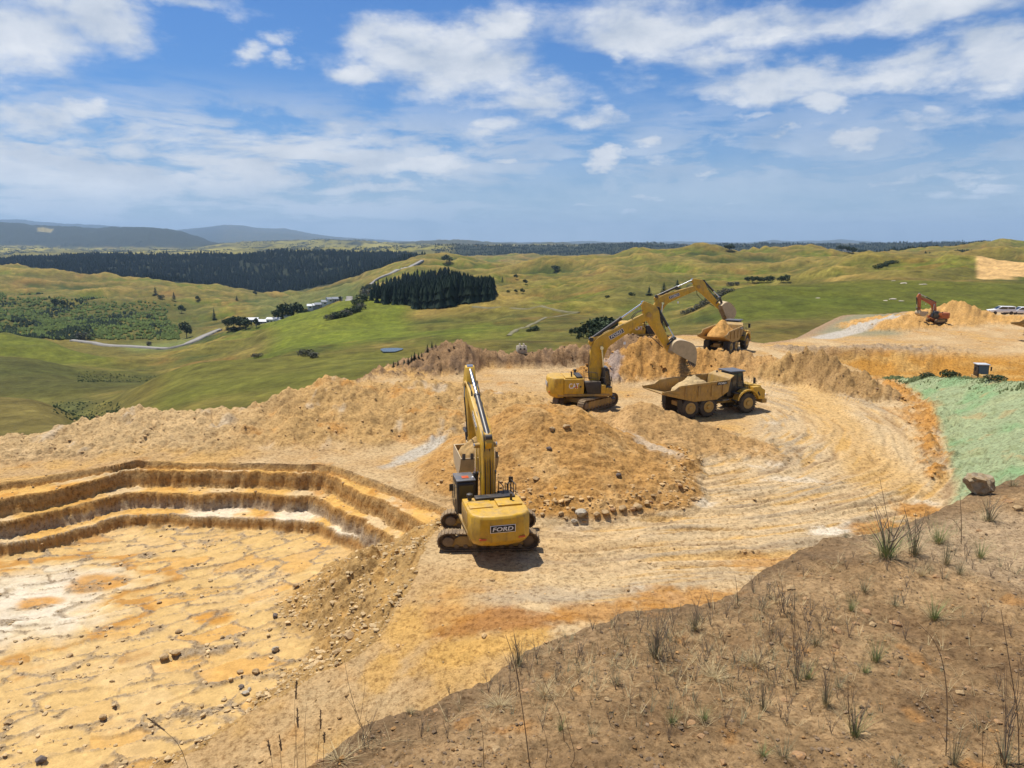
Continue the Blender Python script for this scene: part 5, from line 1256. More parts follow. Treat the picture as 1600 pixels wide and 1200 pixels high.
def excavator(loc, yaw, uyaw, beta, sang, bang, label, scale=1.0, paint='yellow', brand=True, group='diggers working in the quarry', tilt=0):
    P = MAT[paint]; PD = MAT['yellow_dirty'] if paint == 'yellow' else MAT['orange']; K = MAT['black']
    root = thing('excavator', loc, yaw, label, 'excavator', group, 1.0); root.scale = scale if isinstance(scale, tuple) else (scale,) * 3
    T = Matrix.Rotation(uyaw - yaw, 4, 'Z')
    for s_ in (-1, 1): track_unit(root, T, s_)
    m = MB(); m.M = T; m.plan([(-1.3, -1.35), (-.5, -.8), (.5, -.8), (1.3, -1.35), (1.5, -1.35), (1.5, 1.35), (1.3, 1.35), (.5, .8), (-.5, .8), (-1.3, 1.35), (-1.5, 1.35), (-1.5, -1.35)], .55, .98)
    m.build('car_body', PD, root, .04)
    MB().lathe([(.85, .95), (.95, 1.0), (.95, 1.22), (.8, 1.27)], (0, 0, 0), 'Z', 28).build('slew_ring', MAT['track'], root)
    # upper deck
    MB().plan([(-2.9, -1.55), (2.0, -1.58), (2.0, -.6), (2.35, -.55), (2.35, .45), (2.5, .5), (2.5, 1.58), (-2.9, 1.55)], 1.25, 1.48).build('deck', PD, root, .03)
    cwp = [(-2.35, -1.6), (-3.2, -1.55), (-3.62, -1.15), (-3.78, -.45), (-3.78, .45), (-3.62, 1.15), (-3.2, 1.55), (-2.35, 1.6)]
    cb = [(-2.35, -1.45), (-3.0, -1.4), (-3.35, -1.0), (-3.5, -.4), (-3.5, .4), (-3.35, 1.0), (-3.0, 1.4), (-2.35, 1.45)]
    m = MB(); n = len(cwp)
    ct = [(x_ + (.10 if x_ < -2.4 else 0), y_ * .97) for x_, y_ in cwp]
    m.add([(x_, y_, 1.12) for x_, y_ in cb] + [(x_, y_, 1.5) for x_, y_ in cwp] + [(x_, y_, 2.85) for x_, y_ in cwp] + [(x_, y_, 3.02) for x_, y_ in ct],
        [list(range(n))[::-1], list(range(3*n, 4*n))] + [(k*n+i, k*n+(i+1) % n, (k+1)*n+(i+1) % n, (k+1)*n+i) for k in range(3) for i in range(n)])
    cw = m.build('counterweight', P, root, .07, 3, ang=50)
    for s_ in (-1, 1): MB().box(-3.69, -3.30, s_ * 1.02 - .18, s_ * 1.02 + .18, 1.60, 1.70).build('reflector', MAT['red'], cw).location = (-.02, 0, 0)
    # engine bay
    MB().box(-2.34, -.45, -1.55, 1.55, 1.485, 2.92).build('engine_hood', P, root, .05)
    MB().box(-2.2, -1.15, -1.42, -.1, 2.925, 3.05).build('hood_panel', P, root, .04); MB().box(-2.2, -1.15, .15, 1.42, 2.925, 3.0).build('hood_panel', P, root, .04)
    MB().box(-1.1, -.55, -1.3, .9, 2.925, 3.12).build('hood_grille', K, root, .03)
    for i in range(4):
        MB().box(-2.2 + i * .44, -1.82 + i * .44, 1.553, 1.575, 1.8, 2.7).build('side_vent', PD, root, .01)
    for s_ in (-1,):
        MB().box(-2.3, -.62, s_ * 1.60, s_ * 1.553, 1.55, 2.88).build('side_door', P, root, .02)
    m = MB(); m.prism([(-.15, 1.5), (1.15, 1.5), (1.15, 2.62), (-.42, 2.62)], -1.60, -.75); m.build('black_side_panel', K, root, .03)
    m = MB(); m.box(-.42, .9, -.72, .5, 1.49, 2.3); m.build('pump_bay', K, root, .03)
    MB().box(1.17, 1.62, -1.57, -.75, 1.49, 2.3).build('fuel_tank', P, root, .04)
    MB().box(1.63, 2.25, -1.56, -.8, 1.3, 2.05).build('tool_box', P, root, .04)
    m = MB().box(1.6, 2.2, -1.5, -.85, 2.06, 2.09)
    m.box(2.28, 2.55, -1.5, -.9, .95, 1.0).box(2.28, 2.5, -1.5, -.9, 1.25, 1.3).build('step', K, root)
    # exhaust, air cleaner, rails, beacon
    MB().tube([(-1.55, -.95, 3.0), (-1.55, -.95, 3.42), (-1.62, -.95, 3.52)], .07, 10).build('exhaust_pipe', K, root)
    MB().lathe([(.12, 3.0), (.12, 3.22), (.17, 3.25), (.17, 3.36), (.06, 3.42)], (-.9, 1.2, 0), 'Z', 14).build('air_cleaner', K, root)
    rails = [[(-.4, -1.5, 2.5), (-.4, -1.5, 3.55), (.8, -1.5, 3.45), (.8, -1.5, 2.4)], [(.2, -1.5, 2.5), (.2, -1.5, 3.5)], [(-.4, -1.5, 3.05), (.8, -1.5, 2.95)], [(.9, -1.5, 2.3), (.9, -1.5, 3.1), (1.5, -1.5, 3.0), (1.5, -1.5, 2.3)],
             [(1.65, -1.48, 2.05), (1.65, -1.48, 2.85), (2.2, -1.48, 2.7), (2.2, -1.48, 2.0)], [(-.4, -.78, 2.6), (-.4, -.78, 3.5), (.8, -.78, 3.4), (.8, -.78, 2.5)]]
    for q in rails: MB().tube(q, .028, 6).build('handrail', K, root)
    MB().tube([(1.9, -1.5, 2.5), (2.1, -1.75, 2.9)], .02, 5).box(2.03, 2.08, -1.92, -1.66, 2.75, 3.15).build('mirror', K, root)
    # cab
    x0, x1_, y0, y1, z0, z1 = .70, 2.55, .58, 1.62, 1.35, 3.55
    prof = [(x0, z0), (x1_ - .12, z0), (x1_, 2.0), (x1_ - .22, z1 - .12), (x1_ - .45, z1), (x0 + .1, z1), (x0, z1 - .15)]
    cab = MB().prism(prof, y0, y1).build('cab', K, root, .05)
    gp = lambda q, ya, yb: MB().prism(q, ya, yb).build('window', MAT['glass'], cab)
    for ya, yb in ((y1 + .003, y1 + .018), (y0 - .018, y0 - .003)):
        gp([(x0 + .78, 1.75), (x1_ - .14, 2.05), (x1_ - .33, z1 - .28), (x0 + .78, z1 - .28)], ya, yb)
        gp([(x0 + .12, 2.25), (x0 + .66, 2.25), (x0 + .66, z1 - .28), (x0 + .12, z1 - .28)], ya, yb)
    MB().box(x0 - .02, x0 - .004, y0 + .12, y1 - .12, 2.45, z1 - .25).build('window', MAT['glass'], cab)
    m = MB(); m.add([(x1_ + .012, y0 + .1, 2.03), (x1_ + .012, y1 - .1, 2.03), (x1_ - .195, y1 - .12, 3.3), (x1_ - .195, y0 + .12, 3.3), (x1_ - .05, y0 + .1, 2.03), (x1_ - .05, y1 - .1, 2.03), (x1_ - .25, y1 - .12, 3.3), (x1_ - .25, y0 + .12, 3.3)], [(0,1,2,3), (7,6,5,4), (0,4,5,1), (1,5,6,2), (2,6,7,3), (3,7,4,0)]); m.build('windscreen', MAT['glass'], cab)
    MB().box(x0 - .02, x1_ - .35, y0 - .03, y1 + .03, z1 + .004, z1 + .09).build('cab_roof', MAT['blue_roof'], cab, .03)
    MB().box(x0 + .35, x0 + .75, y0 + .3, y1 - .35, z1 + .094, z1 + .13).build('roof_hatch', MAT['red'], cab, .01)
    MB().lathe([(.06, z1 + .09), (.06, z1 + .22), (.02, z1 + .25)], (x0 + .2, y0 + .12, 0), 'Z', 10).build('beacon', MAT['decal_white'], cab)
    MB().tube([(x1_ - .5, y1 + .06, 2.0), (x1_ - .5, y1 + .09, 2.9)], .02, 5).build('door_handle', MAT['grey'], cab)
    MB().tube([(1.0, y1, 3.1), (1.3, y1 + .22, 3.15)], .02, 5).box(1.25, 1.3, y1 + .12, y1 + .36, 2.8, 3.25).build('mirror', K, cab)
    # ---- boom, arm and bucket, all in the plane y = yb
    yb = -.12; foot = (.75, 2.0)
    cb_, sb_ = math.cos(R(beta)), math.sin(R(beta))
    bt = lambda p: (foot[0] + p[0] * cb_ - p[1] * sb_, foot[1] + p[0] * sb_ + p[1] * cb_)
    cl = catmull([(0, 0, .34), (.9, .62, .52), (2.2, 1.42, .66), (3.05, 1.82, .74), (3.9, 1.86, .68), (5.2, 1.34, .54), (6.8, .66, .42), (8.0, .14, .32), (8.4, 0, .26)], 4)
    up, dn = [], []
    for i, (x_, y_, w_) in enumerate(cl):
        a, b = cl[max(i-1, 0)], cl[min(i+1, len(cl)-1)]; dx, dy = b[0]-a[0], b[1]-a[1]; l = math.hypot(dx, dy)
        up.append((x_ - dy / l * w_, y_ + dx / l * w_)); dn.append((x_ + dy / l * w_, y_ - dx / l * w_))
    prof = [bt(p) for p in up + [(8.75, .02)] + dn[::-1] + [(-.32, .02)]]
    boom = MB().prism(prof, yb - .33, yb + .33).build('boom', P, root, .035, 2)
    tip = bt((8.4, 0)); bend = bt((3.2, 1.5))
    # lug for the arm cylinders on top of the boom
    lug = bt((3.35, 2.95)); MB().prism([bt((2.7, 2.35)), bt((2.95, 3.0)), bt((3.5, 3.1)), bt((4.3, 2.35))], yb - .17, yb + .17).build('boom_lug', P, boom, .03)
    for s_ in (-1, 1):
        cylinder_part(root, 'boom_cylinder', (1.75, 1.45), bt((3.3, 1.75)), .15, .56, yb + s_ * .52, MAT['cyl'])
    MB().cyl((bt((3.3, 1.75))[0], yb - .62, bt((3.3, 1.75))[1]), (bt((3.3, 1.75))[0], yb + .62, bt((3.3, 1.75))[1]), .17, n=16).build('pivot_pin', PD, boom)
    ca_, sa_ = math.cos(R(sang)), math.sin(R(sang))
    stt = lambda p: (tip[0] + p[0] * ca_ - p[1] * sa_, tip[1] + p[0] * sa_ + p[1] * ca_)
    sp_ = [(-1.35, .25), (-1.15, .42), (-.3, 1.02), (.25, 1.0), (1.2, .60), (4.1, .30), (4.36, .12), (4.36, -.16), (4.1, -.30), (1.4, -.36), (.4, -.42), (-.35, -.38), (-1.2, -.05)]
    stick = MB().prism([stt(p) for p in sp_], yb - .29, yb + .29).build('arm', P, root, .035, 2)
    MB().cyl((tip[0], yb - .44, tip[1]), (tip[0], yb + .44, tip[1]), .24, n=18).build('pivot_pin', PD, stick)
    cylinder_part(root, 'arm_cylinder', lug, stt((-1.2, .18)), .17, .58, yb, MAT['cyl'])
    hinge = stt((4.2, 0)); ba = R(bang); cbk, sbk = math.cos(ba), math.sin(ba)
    bk = lambda p: (hinge[0] + p[0] * cbk - p[1] * sbk, hinge[1] + p[0] * sbk + p[1] * cbk)
    lk = stt((3.25, .95)); bkp = bk((-.10, .55))
    cylinder_part(root, 'bucket_cylinder', stt((.05, 1.08)), lk, .14, .6, yb, MAT['cyl'])
    for s_ in (-1, 1):
        MB().cyl((stt((3.4, 0))[0], yb + s_ * .36, stt((3.4, 0))[1]), (lk[0], yb + s_ * .36, lk[1]), .09, n=8).build('linkage', MAT['cyl'], root)
        MB().cyl((lk[0], yb + s_ * .24, lk[1]), (bkp[0], yb + s_ * .24, bkp[1]), .10, n=8).build('linkage', MAT['cyl'], root)
    MB().cyl((lk[0], yb - .42, lk[1]), (lk[0], yb + .42, lk[1]), .12, n=10).build('linkage_pin', MAT['cyl'], root)
    # bucket: curved shell with thickness, side plates, lip and teeth
    W2 = 1.1
    outer = catmull([(-.25, .10), (-.30, .68), (.0, 1.12), (.62, 1.26), (1.35, 1.20), (1.80, .80), (2.05, .15), (2.16, -.42)], 4); outer = [(a_ * 1.1, b_ * 1.1) for a_, b_ in outer]
    inner = [(x_ + (.75 - x_) * .07, y_ + (.2 - y_) * .07) for x_, y_ in outer]
    m = MB().prism([bk(p) for p in outer] + [bk(p) for p in inner[::-1]], yb - W2, yb + W2)
    bucket = m.build('bucket', MAT['bucket'], root)
    for s_ in (-1, 1):
        MB().prism([bk(p) for p in outer] + [bk((1.2, -.22)), bk((.3, -.02))], yb + s_ * (W2 + .005), yb + s_ * (W2 + .055)).build('side_plate', MAT['bucket'], bucket)
    for i in range(5):
        yy = yb + (-1 + 2 * i / 4) * (W2 - .12); MB().prism([bk((2.44, -.38)), bk((2.42, -.62)), bk((2.34, -.82)), bk((2.28, -.62)), bk((2.27, -.38))], yy - .09, yy + .09).build('tooth', MAT['grey'], bucket)
    MB().prism([bk((-.35, .75)), bk((-.35, -.12)), bk((.25, -.22)), bk((.35, .6)), bk((.1, .9))], yb - .38, yb - .30).prism([bk((-.35, .75)), bk((-.35, -.12)), bk((.25, -.22)), bk((.35, .6)), bk((.1, .9))], yb + .30, yb + .38).build('bucket_ear', MAT['bucket'], bucket)
    # hoses: along the boom top and round the arm joint
    for k in range(4):
        off = -.22 + .147 * k
        pts = [bt((.2, .75)), bt((1.1, 1.5)), bt((2.3, 2.25)), bt((3.4, 2.72)), bt((4.4, 2.3)), bt((5.6, 1.75))]
        MB().tube([(p[0], yb + off, p[1]) for p in catmull([(q[0], q[1]) for q in pts], 3)], .03, 5).build('hose', MAT['hose'] if k % 2 else PD, boom)
    for s_ in (-1, 1):
        pts = [bt((7.0, .95)), bt((7.9, 1.0)), stt((-.2, 1.05)), stt((.6, .95)), stt((2.3, .55))]
        MB().tube([(p[0], yb + s_ * .24, p[1]) for p in catmull([(q[0], q[1]) for q in pts], 4)], .035, 5).build('hose', MAT['hose'], stick)
    MB().tube([(stt((.1, -.2))[0], yb + .42, stt((.1, -.2))[1]), (stt((.8, -.75))[0], yb + .55, stt((.8, -.75))[1]), (stt((2.0, -.8))[0], yb + .5, stt((2.0, -.8))[1]), (stt((3.6, -.35))[0], yb + .38, stt((3.6, -.35))[1])], .04, 6).build('hose', MAT['hose'], stick)
    MB().box(bt((4.6, 0))[0] - .1, bt((4.6, 0))[0] + .1, yb - .46, yb - .38, bt((4.6, .7))[1] - .12, bt((4.6, .7))[1] + .12).build('work_lamp', MAT['decal_white'], boom)
    if brand:
        # plates: rear of the counterweight, both sides of the boom; side lettering
        rp = MB().box(-3.80, -3.785, -.66, .66, 2.05, 2.50).build('name_plate', MAT['decal_white'], cw, .02)
        MB().box(-3.81, -3.801, -.63, .63, 2.08, 2.47).build('plate_face', MAT['decal_black'], cw, .01)
        text_part('FORD', 'lettering', cw, MAT['decal_white'], (-3.813, 0, 2.275), (0, -1, 0), (0, 0, 1), 1.08, .25, .008, .15)
        for s_ in (-1, 1):
            c0 = bt((5.15, 1.36)); d = bt((6.15, .93)); dx, dz = d[0] - c0[0], d[1] - c0[1]; l = math.hypot(dx, dz); dx /= l; dz /= l
            q = lambda a, b: (c0[0] + dx * a - dz * b, c0[1] + dz * a + dx * b)
            yy = yb + s_ * .333
            MB().prism([q(-.75, -.2), q(.75, -.2), q(.75, .2), q(-.75, .2)], min(yy, yy + s_ * .01), max(yy, yy + s_ * .01)).build('name_plate', MAT['decal_white'], boom)
            yy = yb + s_ * .346
            MB().prism([q(-.72, -.17), q(.72, -.17), q(.72, .17), q(-.72, .17)], min(yy, yy + s_ * .006), max(yy, yy + s_ * .006)).build('plate_face', MAT['decal_black'], boom)
            text_part('FORD', 'lettering', boom, MAT['decal_white'], (c0[0], yb + s_ * .355, c0[1]), (-s_ * dx, 0, -s_ * dz), (-dz * 1, 0, dx * 1), 1.2, .24, .006, .15) if s_ > 0 else text_part('FORD', 'lettering', boom, MAT['decal_white'], (c0[0], yb + s_ * .355, c0[1]), (dx, 0, dz), (-dz, 0, dx), 1.2, .24, .006, .15)
        text_part('CAT', 'lettering', root, MAT['decal_white'], (-1.40, -1.612, 2.28), (1, 0, 0), (0, 0, 1), .95, .50, .01)
        MB().add([(-1.40, -1.622, 2.10), (-1.02, -1.622, 2.10), (-1.21, -1.622, 2.30), (-1.40, -1.628, 2.10), (-1.02, -1.628, 2.10), (-1.21, -1.628, 2.30)], [(0,1,2), (5,4,3), (0,3,4,1), (1,4,5,2), (2,5,3,0)]).build('red_triangle', MAT['red'], root, smooth=False)
        MB().cyl((-.78, -1.606, 2.2), (-.78, -1.616, 2.2), .09, n=14).build('round_badge', MAT['decal_black'], root)
    return root, dict(hinge=hinge, bk=bk, yb=yb)
def local_to_world(root, p):
    M_ = Matrix.Translation(root.location) @ Matrix.Rotation(root.rotation_euler.z, 4, 'Z') @ Matrix.Diagonal(tuple(root.scale) + (1,))
    return M_ @ Vector(p)
def soil_pile(name, pts, label, mat='clod', col=(0.45, 0.29, 0.12), seed=0, n=34, group=None):
    """pts: outline radius function heap -> lumpy mound mesh; pts = (cx, cy, z0, rx, ry, h, rz)"""
    cx, cy, z0, rx, ry, h, rz = pts
    a = np.linspace(-1, 1, n); X_, Y_ = np.meshgrid(a, a)
    # square to disc
    r_ = np.maximum(np.abs(X_), np.abs(Y_)); nrm = np.hypot(X_, Y_) + 1e-9; DX, DY = X_ / nrm * r_, Y_ / nrm * r_
    z = h * (1 - r_ ** 1.15) + ss(0, .3, 1 - r_) * (.30 * fbm(DX * rx / .5 + seed, DY * ry / .5, 4, seed)) - .25 * (r_ > .98)
    px_ = DX * rx; py_ = DY * ry; c_, s_ = math.cos(rz), math.sin(rz)
    V_ = np.stack([cx + px_ * c_ - py_ * s_, cy + px_ * s_ + py_ * c_, z0 + z], -1).reshape(-1, 3)
    cc = np.array(col) * (1 + .3 * fbm(DX * 5, DY * 5, 3, seed + 2)[..., None]) ; cc = cc.reshape(-1, 3)
    o = link(name, np_mesh(name, V_, grid_faces(n, n), MAT[mat], cc)); return tag(o, label, 'soil load', group)
rock_base = []
for k in range(5):
    me = rock_mesh('r', 900 + k, MAT['clod'], 1, .8, .5)
    rock_base.append((np.array([v.co[:] for v in me.vertices]), np.array([list(p.vertices) for p in me.polygons])))
def clods(name, pos, size, mat, seed=0, cols=None):
    rg_ = np.random.RandomState(seed); Vs = []; Fs = []; Cs = []; off = 0; pos = np.asarray(pos); size = np.asarray(size)
    pick = rg_.randint(0, 5, len(pos))
    for k, (bv, bf) in enumerate(rock_base):
        m = pick == k
        if not m.any(): continue
        n = m.sum(); rot = rg_.uniform(0, 6.28, n); c_, s_ = np.cos(rot), np.sin(rot); an = rg_.uniform(.65, 1.35, (n, 3)) * np.array([1, 1, .62])
        b = bv[None] * (size[m][:, None, None] * an[:, None, :])
        X_ = b[..., 0] * c_[:, None] - b[..., 1] * s_[:, None]; Y_ = b[..., 0] * s_[:, None] + b[..., 1] * c_[:, None]
        V_ = np.stack([X_, Y_, b[..., 2]], -1) + pos[m][:, None, :]
        Fs.append((bf[None] + (np.arange(n) * len(bv))[:, None, None]).reshape(-1, 3) + off); off += n * len(bv); Vs.append(V_.reshape(-1, 3))
        if cols is not None: Cs.append(np.repeat(cols[m], len(bv), 0))
    return np_mesh(name, np.concatenate(Vs), np.concatenate(Fs), mat, np.concatenate(Cs) if Cs else None, smooth=False)

# near digger: seen from behind, arm hanging over the slope behind the benches
zA = pit_z(-1.27, 36.8); E1, i1 = excavator((-1.27, 36.9, max(zA, 0) + .02), R(90 + 13.4), R(2), 53, -97, 196, 'nearest yellow digger, rounded rear with black plate turned to the camera, boom raised away', (.95, .95, .84))
p = local_to_world(E1, (i1['bk']((.85, .05))[0], i1['yb'], i1['bk']((.85, .05))[1]))
soil_pile('soil_load', (p.x, p.y, p.z - .05, 1.05, 1.0, .95, 0), 'heap of tan soil in the raised bucket of the nearest digger', seed=3)
# middle digger loading the truck
bxw, byw = WD(915, 633, 68.5)[:2]
E2, i2 = excavator((bxw, byw, pit_z(bxw, byw) + .05), R(4), R(46), 53.5, -57, -16, 'middle yellow digger seen side on, tipping soil into the dump truck')
# far digger
bxw, byw = WD(1009, 535, 100)[:2]
E3, i3 = excavator((bxw, byw, 1.95), R(3), R(30), 43, -42, -52, 'far yellow digger half hidden behind the middle one, filling the far truck')
# orange digger on the mound
bxw, byw, bzw = on_pit(1463, 504)
E4, i4 = excavator((bxw, byw, bzw + .05), R(188), R(205), 45, -94, 205, 'orange and black digger standing on the large spoil mound', .56, 'orange', False)
def falling(name, a, b, n, spread, seed, label, size=(.05, .2)):
    rg_ = np.random.RandomState(seed); t = rg_.uniform(0, 1, n) ** .8
    P_ = np.array(a)[None] * (1 - t[:, None]) + np.array(b)[None] * t[:, None] + rg_.normal(size=(n, 3)) * np.array([spread, spread, spread]) * (.5 + .6 * t[:, None])
    cols = np.array((.42, .28, .13))[None] * rg_.uniform(.7, 1.2, (n, 1))
    o = link(name, clods(name, P_, rg_.uniform(*size, n), MAT['clod'], seed, cols)); return tag(o, label, 'falling soil', kind='stuff')

# ---- articulated dump truck
def wheel(root, x, y, r=.93, w=.68, out=1):
    s_ = out
    pr = [(r * .55, -w/2), (r * .9, -w/2), (r, -w/2 + .1), (r, w/2 - .1), (r * .9, w/2), (r * .55, w/2)]
    tr = MB().lathe(pr, (x, y, r), n=28).build('tyre', MAT['rubber'], root, ang=25)
    m = MB()
    for i in range(26):
        a = 2 * math.pi * i / 26
        for sd_ in (-1, 1):
            m.M = Matrix.Translation((x, y, r)) @ Matrix.Rotation(a + (.06 if sd_ > 0 else 0), 4, 'Y') @ Matrix.Translation((r, 0, 0))
            m.box(-.03, .045, min(sd_ * .03, sd_ * w * .47), max(sd_ * .03, sd_ * w * .47), -.05, .05)
    m.build('tread_lugs', MAT['rubber'], tr, smooth=False)
    yo = y + s_ * (w / 2 + .015)
    q = MB().lathe([(r * .57, -.05), (r * .56, .02), (r * .48, .03), (r * .40, -.012), (r * .24, -.012), (r * .22, .10), (r * .12, .12)], (x, 0, r), n=20)
    for i, v in enumerate(q.v): q.v[i] = Vector((v.x, yo + v.y * s_, v.z))
    q.build('rim', MAT['rim'], tr)
def dump_truck(loc, yaw, label, group='articulated dump trucks', brand=True):
    P = MAT['yellow']; PD = MAT['yellow_dirty']; K = MAT['black']
    root = thing('dump_truck', loc, yaw, label, 'dump truck', group)
    for x in (-2.95, -1.0, 3.35):
        for s_ in (-1, 1): wheel(root, x, s_ * 1.3, out=s_)
    MB().box(-3.6, .9, -.45, .45, .95, 1.35).box(-3.2, -2.7, -1.1, 1.1, .8, 1.05).box(-1.25, -.75, -1.1, 1.1, .8, 1.05).build('rear_frame', PD, root, .03)
    MB().box(.9, 4.4, -.5, .5, .85, 1.25).box(3.1, 3.6, -1.1, 1.1, .8, 1.05).build('front_frame', PD, root, .03)
    MB().cyl((.95, 0, .8), (.95, 0, 1.7), .32, n=16).build('hitch', K, root)
    for s_ in (-1, 1): cylinder_part(root, 'steer_cylinder', (.2, 1.15), (1.9, 1.15), .09, .6, s_ * .62, MAT['cyl'])
    # body: V shaped side profile, tail chute, flared rim
    hw = 1.62
    side = [(1.25, 3.35), (1.0, 2.2), (-.2, 1.55), (-2.6, 1.52), (-4.3, 1.95), (-5.9, 2.38), (-6.0, 2.62), (-4.75, 2.72), (-4.2, 3.05), (.9, 3.28)]
    inn = [(1.15, 3.33), (.88, 2.28), (-.25, 1.66), (-2.6, 1.63), (-4.3, 2.06), (-5.95, 2.48)]
    floor_ = [(1.25, 3.35), (1.0, 2.2), (-.2, 1.55), (-2.6, 1.52), (-4.3, 1.95), (-5.9, 2.38)]
    m = MB().prism(floor_ + inn[::-1], -hw, hw)
    body = m.build('dump_body', PD, root)
    for s_ in (-1, 1):
        ya, yb_ = sorted((s_ * hw, s_ * (hw + .07))); MB().prism(side, ya + .002, yb_).build('body_side', PD, body, .01)
        ya, yb_ = sorted((s_ * (hw + .072), s_ * (hw + .2)))
        MB().prism([(1.0, 3.1), (.95, 3.32), (-4.2, 3.09), (-4.25, 2.9)], ya, yb_).build('body_rim', PD, body, .02)
        for xr in (-3.6, -2.2, -.8, .4):
            MB().prism([(xr - .07, 1.9 if xr > -3 else 2.1), (xr + .07, 1.9 if xr > -3 else 2.1), (xr + .07, 2.9), (xr - .07, 2.9)], *sorted((s_ * (hw + .072), s_ * (hw + .15)))).build('body_rib', PD, body, .01)
        MB().prism([(-5.95, 2.5), (-4.4, 2.1), (-4.3, 2.25), (-5.97, 2.66)], *sorted((s_ * (hw + .072), s_ * (hw + .13)))).build('tail_rib', PD, body)
    MB().add([(1.2, -hw, 3.36), (1.2, hw, 3.36), (1.75, hw * .9, 3.62), (1.75, -hw * .9, 3.62), (1.2, -hw, 3.28), (1.2, hw, 3.28), (1.75, hw * .9, 3.54), (1.75, -hw * .9, 3.54)], [(0,1,2,3), (7,6,5,4), (0,4,5,1), (1,5,6,2), (2,6,7,3), (3,7,4,0)]).build('headboard', PD, body)
    # cab in the middle, engine in front
    prof = [(1.85, 1.5), (3.35, 1.5), (3.5, 2.3), (3.25, 3.75), (2.0, 3.75), (1.85, 2.6)]
    cab = MB().prism(prof, -.78, .78).build('cab', K, root, .04)
    for s_ in (-1, 1):
        ya, yb_ = sorted((s_ * .785, s_ * .80))
        MB().prism([(2.0, 2.5), (2.55, 2.5), (2.55, 3.6), (2.08, 3.6)], ya, yb_).build('window', MAT['glass'], cab)
        MB().prism([(2.68, 2.25), (3.36, 2.35), (3.17, 3.6), (2.68, 3.6)], ya, yb_).build('window', MAT['glass'], cab)
    m = MB(); m.add([(3.51, -.65, 2.35), (3.51, .65, 2.35), (3.28, .65, 3.62), (3.28, -.65, 3.62), (3.45, -.65, 2.35), (3.45, .65, 2.35), (3.22, .65, 3.62), (3.22, -.65, 3.62)], [(0,1,2,3), (7,6,5,4), (0,4,5,1), (1,5,6,2), (2,6,7,3), (3,7,4,0)]); m.build('windscreen', MAT['glass'], cab)
    MB().box(1.837, 1.848, -.6, .6, 2.65, 3.0).build('window', MAT['glass'], cab)
    MB().box(1.75, 3.45, -.95, .95, 3.755, 3.88).build('cab_roof', MAT['blue_roof'], cab, .04)
    MB().box(1.35, 1.8, -1.1, -.5, 1.6, 2.9).build('filter_box', K, root, .03)
    MB().tube([(1.6, .9, 2.0), (1.6, .9, 3.7)], .09, 10).build('exhaust_pipe', MAT['grey'], root)
    hood = [(3.52, 1.35), (5.35, 1.05), (5.55, 1.25), (5.5, 2.05), (5.3, 2.35), (3.52, 2.6)]
    MB().prism(hood, -.92, .92).build('hood', P, root, .08, 3)
    MB().box(5.52, 5.6, -.7, .7, 1.2, 2.0).build('grille', K, root, .02)
    MB().box(5.1, 5.65, -1.45, 1.45, .75, 1.15).build('bumper', PD, root, .04)
    for s_ in (-1, 1):
        MB().prism(arc(3.35, .93, 1.30, 15, 165, 12) + arc(3.35, .93, 1.16, 165, 15, 12), *sorted((s_ * .93, s_ * 1.72))).build('fender', P, root)
        MB().prism([(4.1, 1.25), (5.4, 1.1), (5.4, 2.0), (4.75, 2.35), (4.0, 2.35)], *sorted((s_ * .93, s_ * 1.45))).build('side_hood', P, root, .05)
        MB().lathe([(.13, 5.6), (.15, 5.63), (.1, 5.66)], (0, 0, 0), 'Z', 12).build('headlight', MAT['decal_white'], root).matrix_local = Matrix.Translation((0, s_ * 1.15, 1.45)) @ Matrix.Rotation(R(90), 4, 'Y')
        MB().tube([(3.4, s_ * .9, 2.4), (3.9, s_ * 1.6, 2.7), (3.9, s_ * 1.6, 3.1)], .025, 5).box(3.87, 3.93, *sorted((s_ * 1.5, s_ * 1.78)), 2.75, 3.3).build('mirror', K, root)
        for q in ([(2.0, s_ * 1.5, 1.95), (2.0, s_ * 1.5, 2.9), (3.3, s_ * 1.5, 2.9), (3.3, s_ * 1.5, 1.95)], [(2.65, s_ * 1.5, 1.95), (2.65, s_ * 1.5, 2.9)], [(2.0, s_ * 1.5, 2.4), (3.3, s_ * 1.5, 2.4)]):
            MB().tube(q, .025, 5).build('handrail', K, root)
        MB().box(1.9, 2.5, *sorted((s_ * .95, s_ * 1.6)), .7, .76).build('step', K, root)
        MB().box(1.9, 2.5, *sorted((s_ * .95, s_ * 1.6)), 1.2, 1.26).build('step', K, root)
        MB().box(1.9, 3.4, *sorted((s_ * .82, s_ * 1.55)), 1.86, 1.93).build('walkway', K, root)
        MB().prism([(-3.9, .95), (-3.9, 1.7), (-3.84, 1.7), (-3.84, .95)], *sorted((s_ * .95, s_ * 1.6))).build('mud_flap', MAT['hose'], root)
    if brand:
        for s_ in (-1, 1):
            MB().prism([(-.35, 2.88), (.75, 2.94), (.75, 3.22), (-.35, 3.16)], *sorted((s_ * (hw + .205), s_ * (hw + .215)))).build('name_plate', MAT['decal_black'], body)
            text_part('FORD', 'lettering', body, MAT['decal_white'], (.2, s_ * (hw + .222), 3.05), (-s_, 0, 0), (0, 0, 1), .85, .17, .006, .15)
        for s_ in (-1, 1):
            MB().prism([(4.35, 1.5), (4.9, 1.5), (4.62, 1.95)], *sorted((s_ * 1.452, s_ * 1.46))).build('triangle_badge', MAT['decal_black'], root)
    return root
y18 = R(21)
mw = WD(1103, 652, 64.9)            # where the middle wheel stands
ox = mw[0] - (-1.0 * math.cos(y18) + 1.3 * math.sin(y18)); oy = mw[1] - (-1.0 * math.sin(y18) - 1.3 * math.cos(y18))
T1 = dump_truck((ox, oy, pit_z(ox, oy) + .02), y18, 'near yellow dump truck parked side on and being loaded by the middle digger')
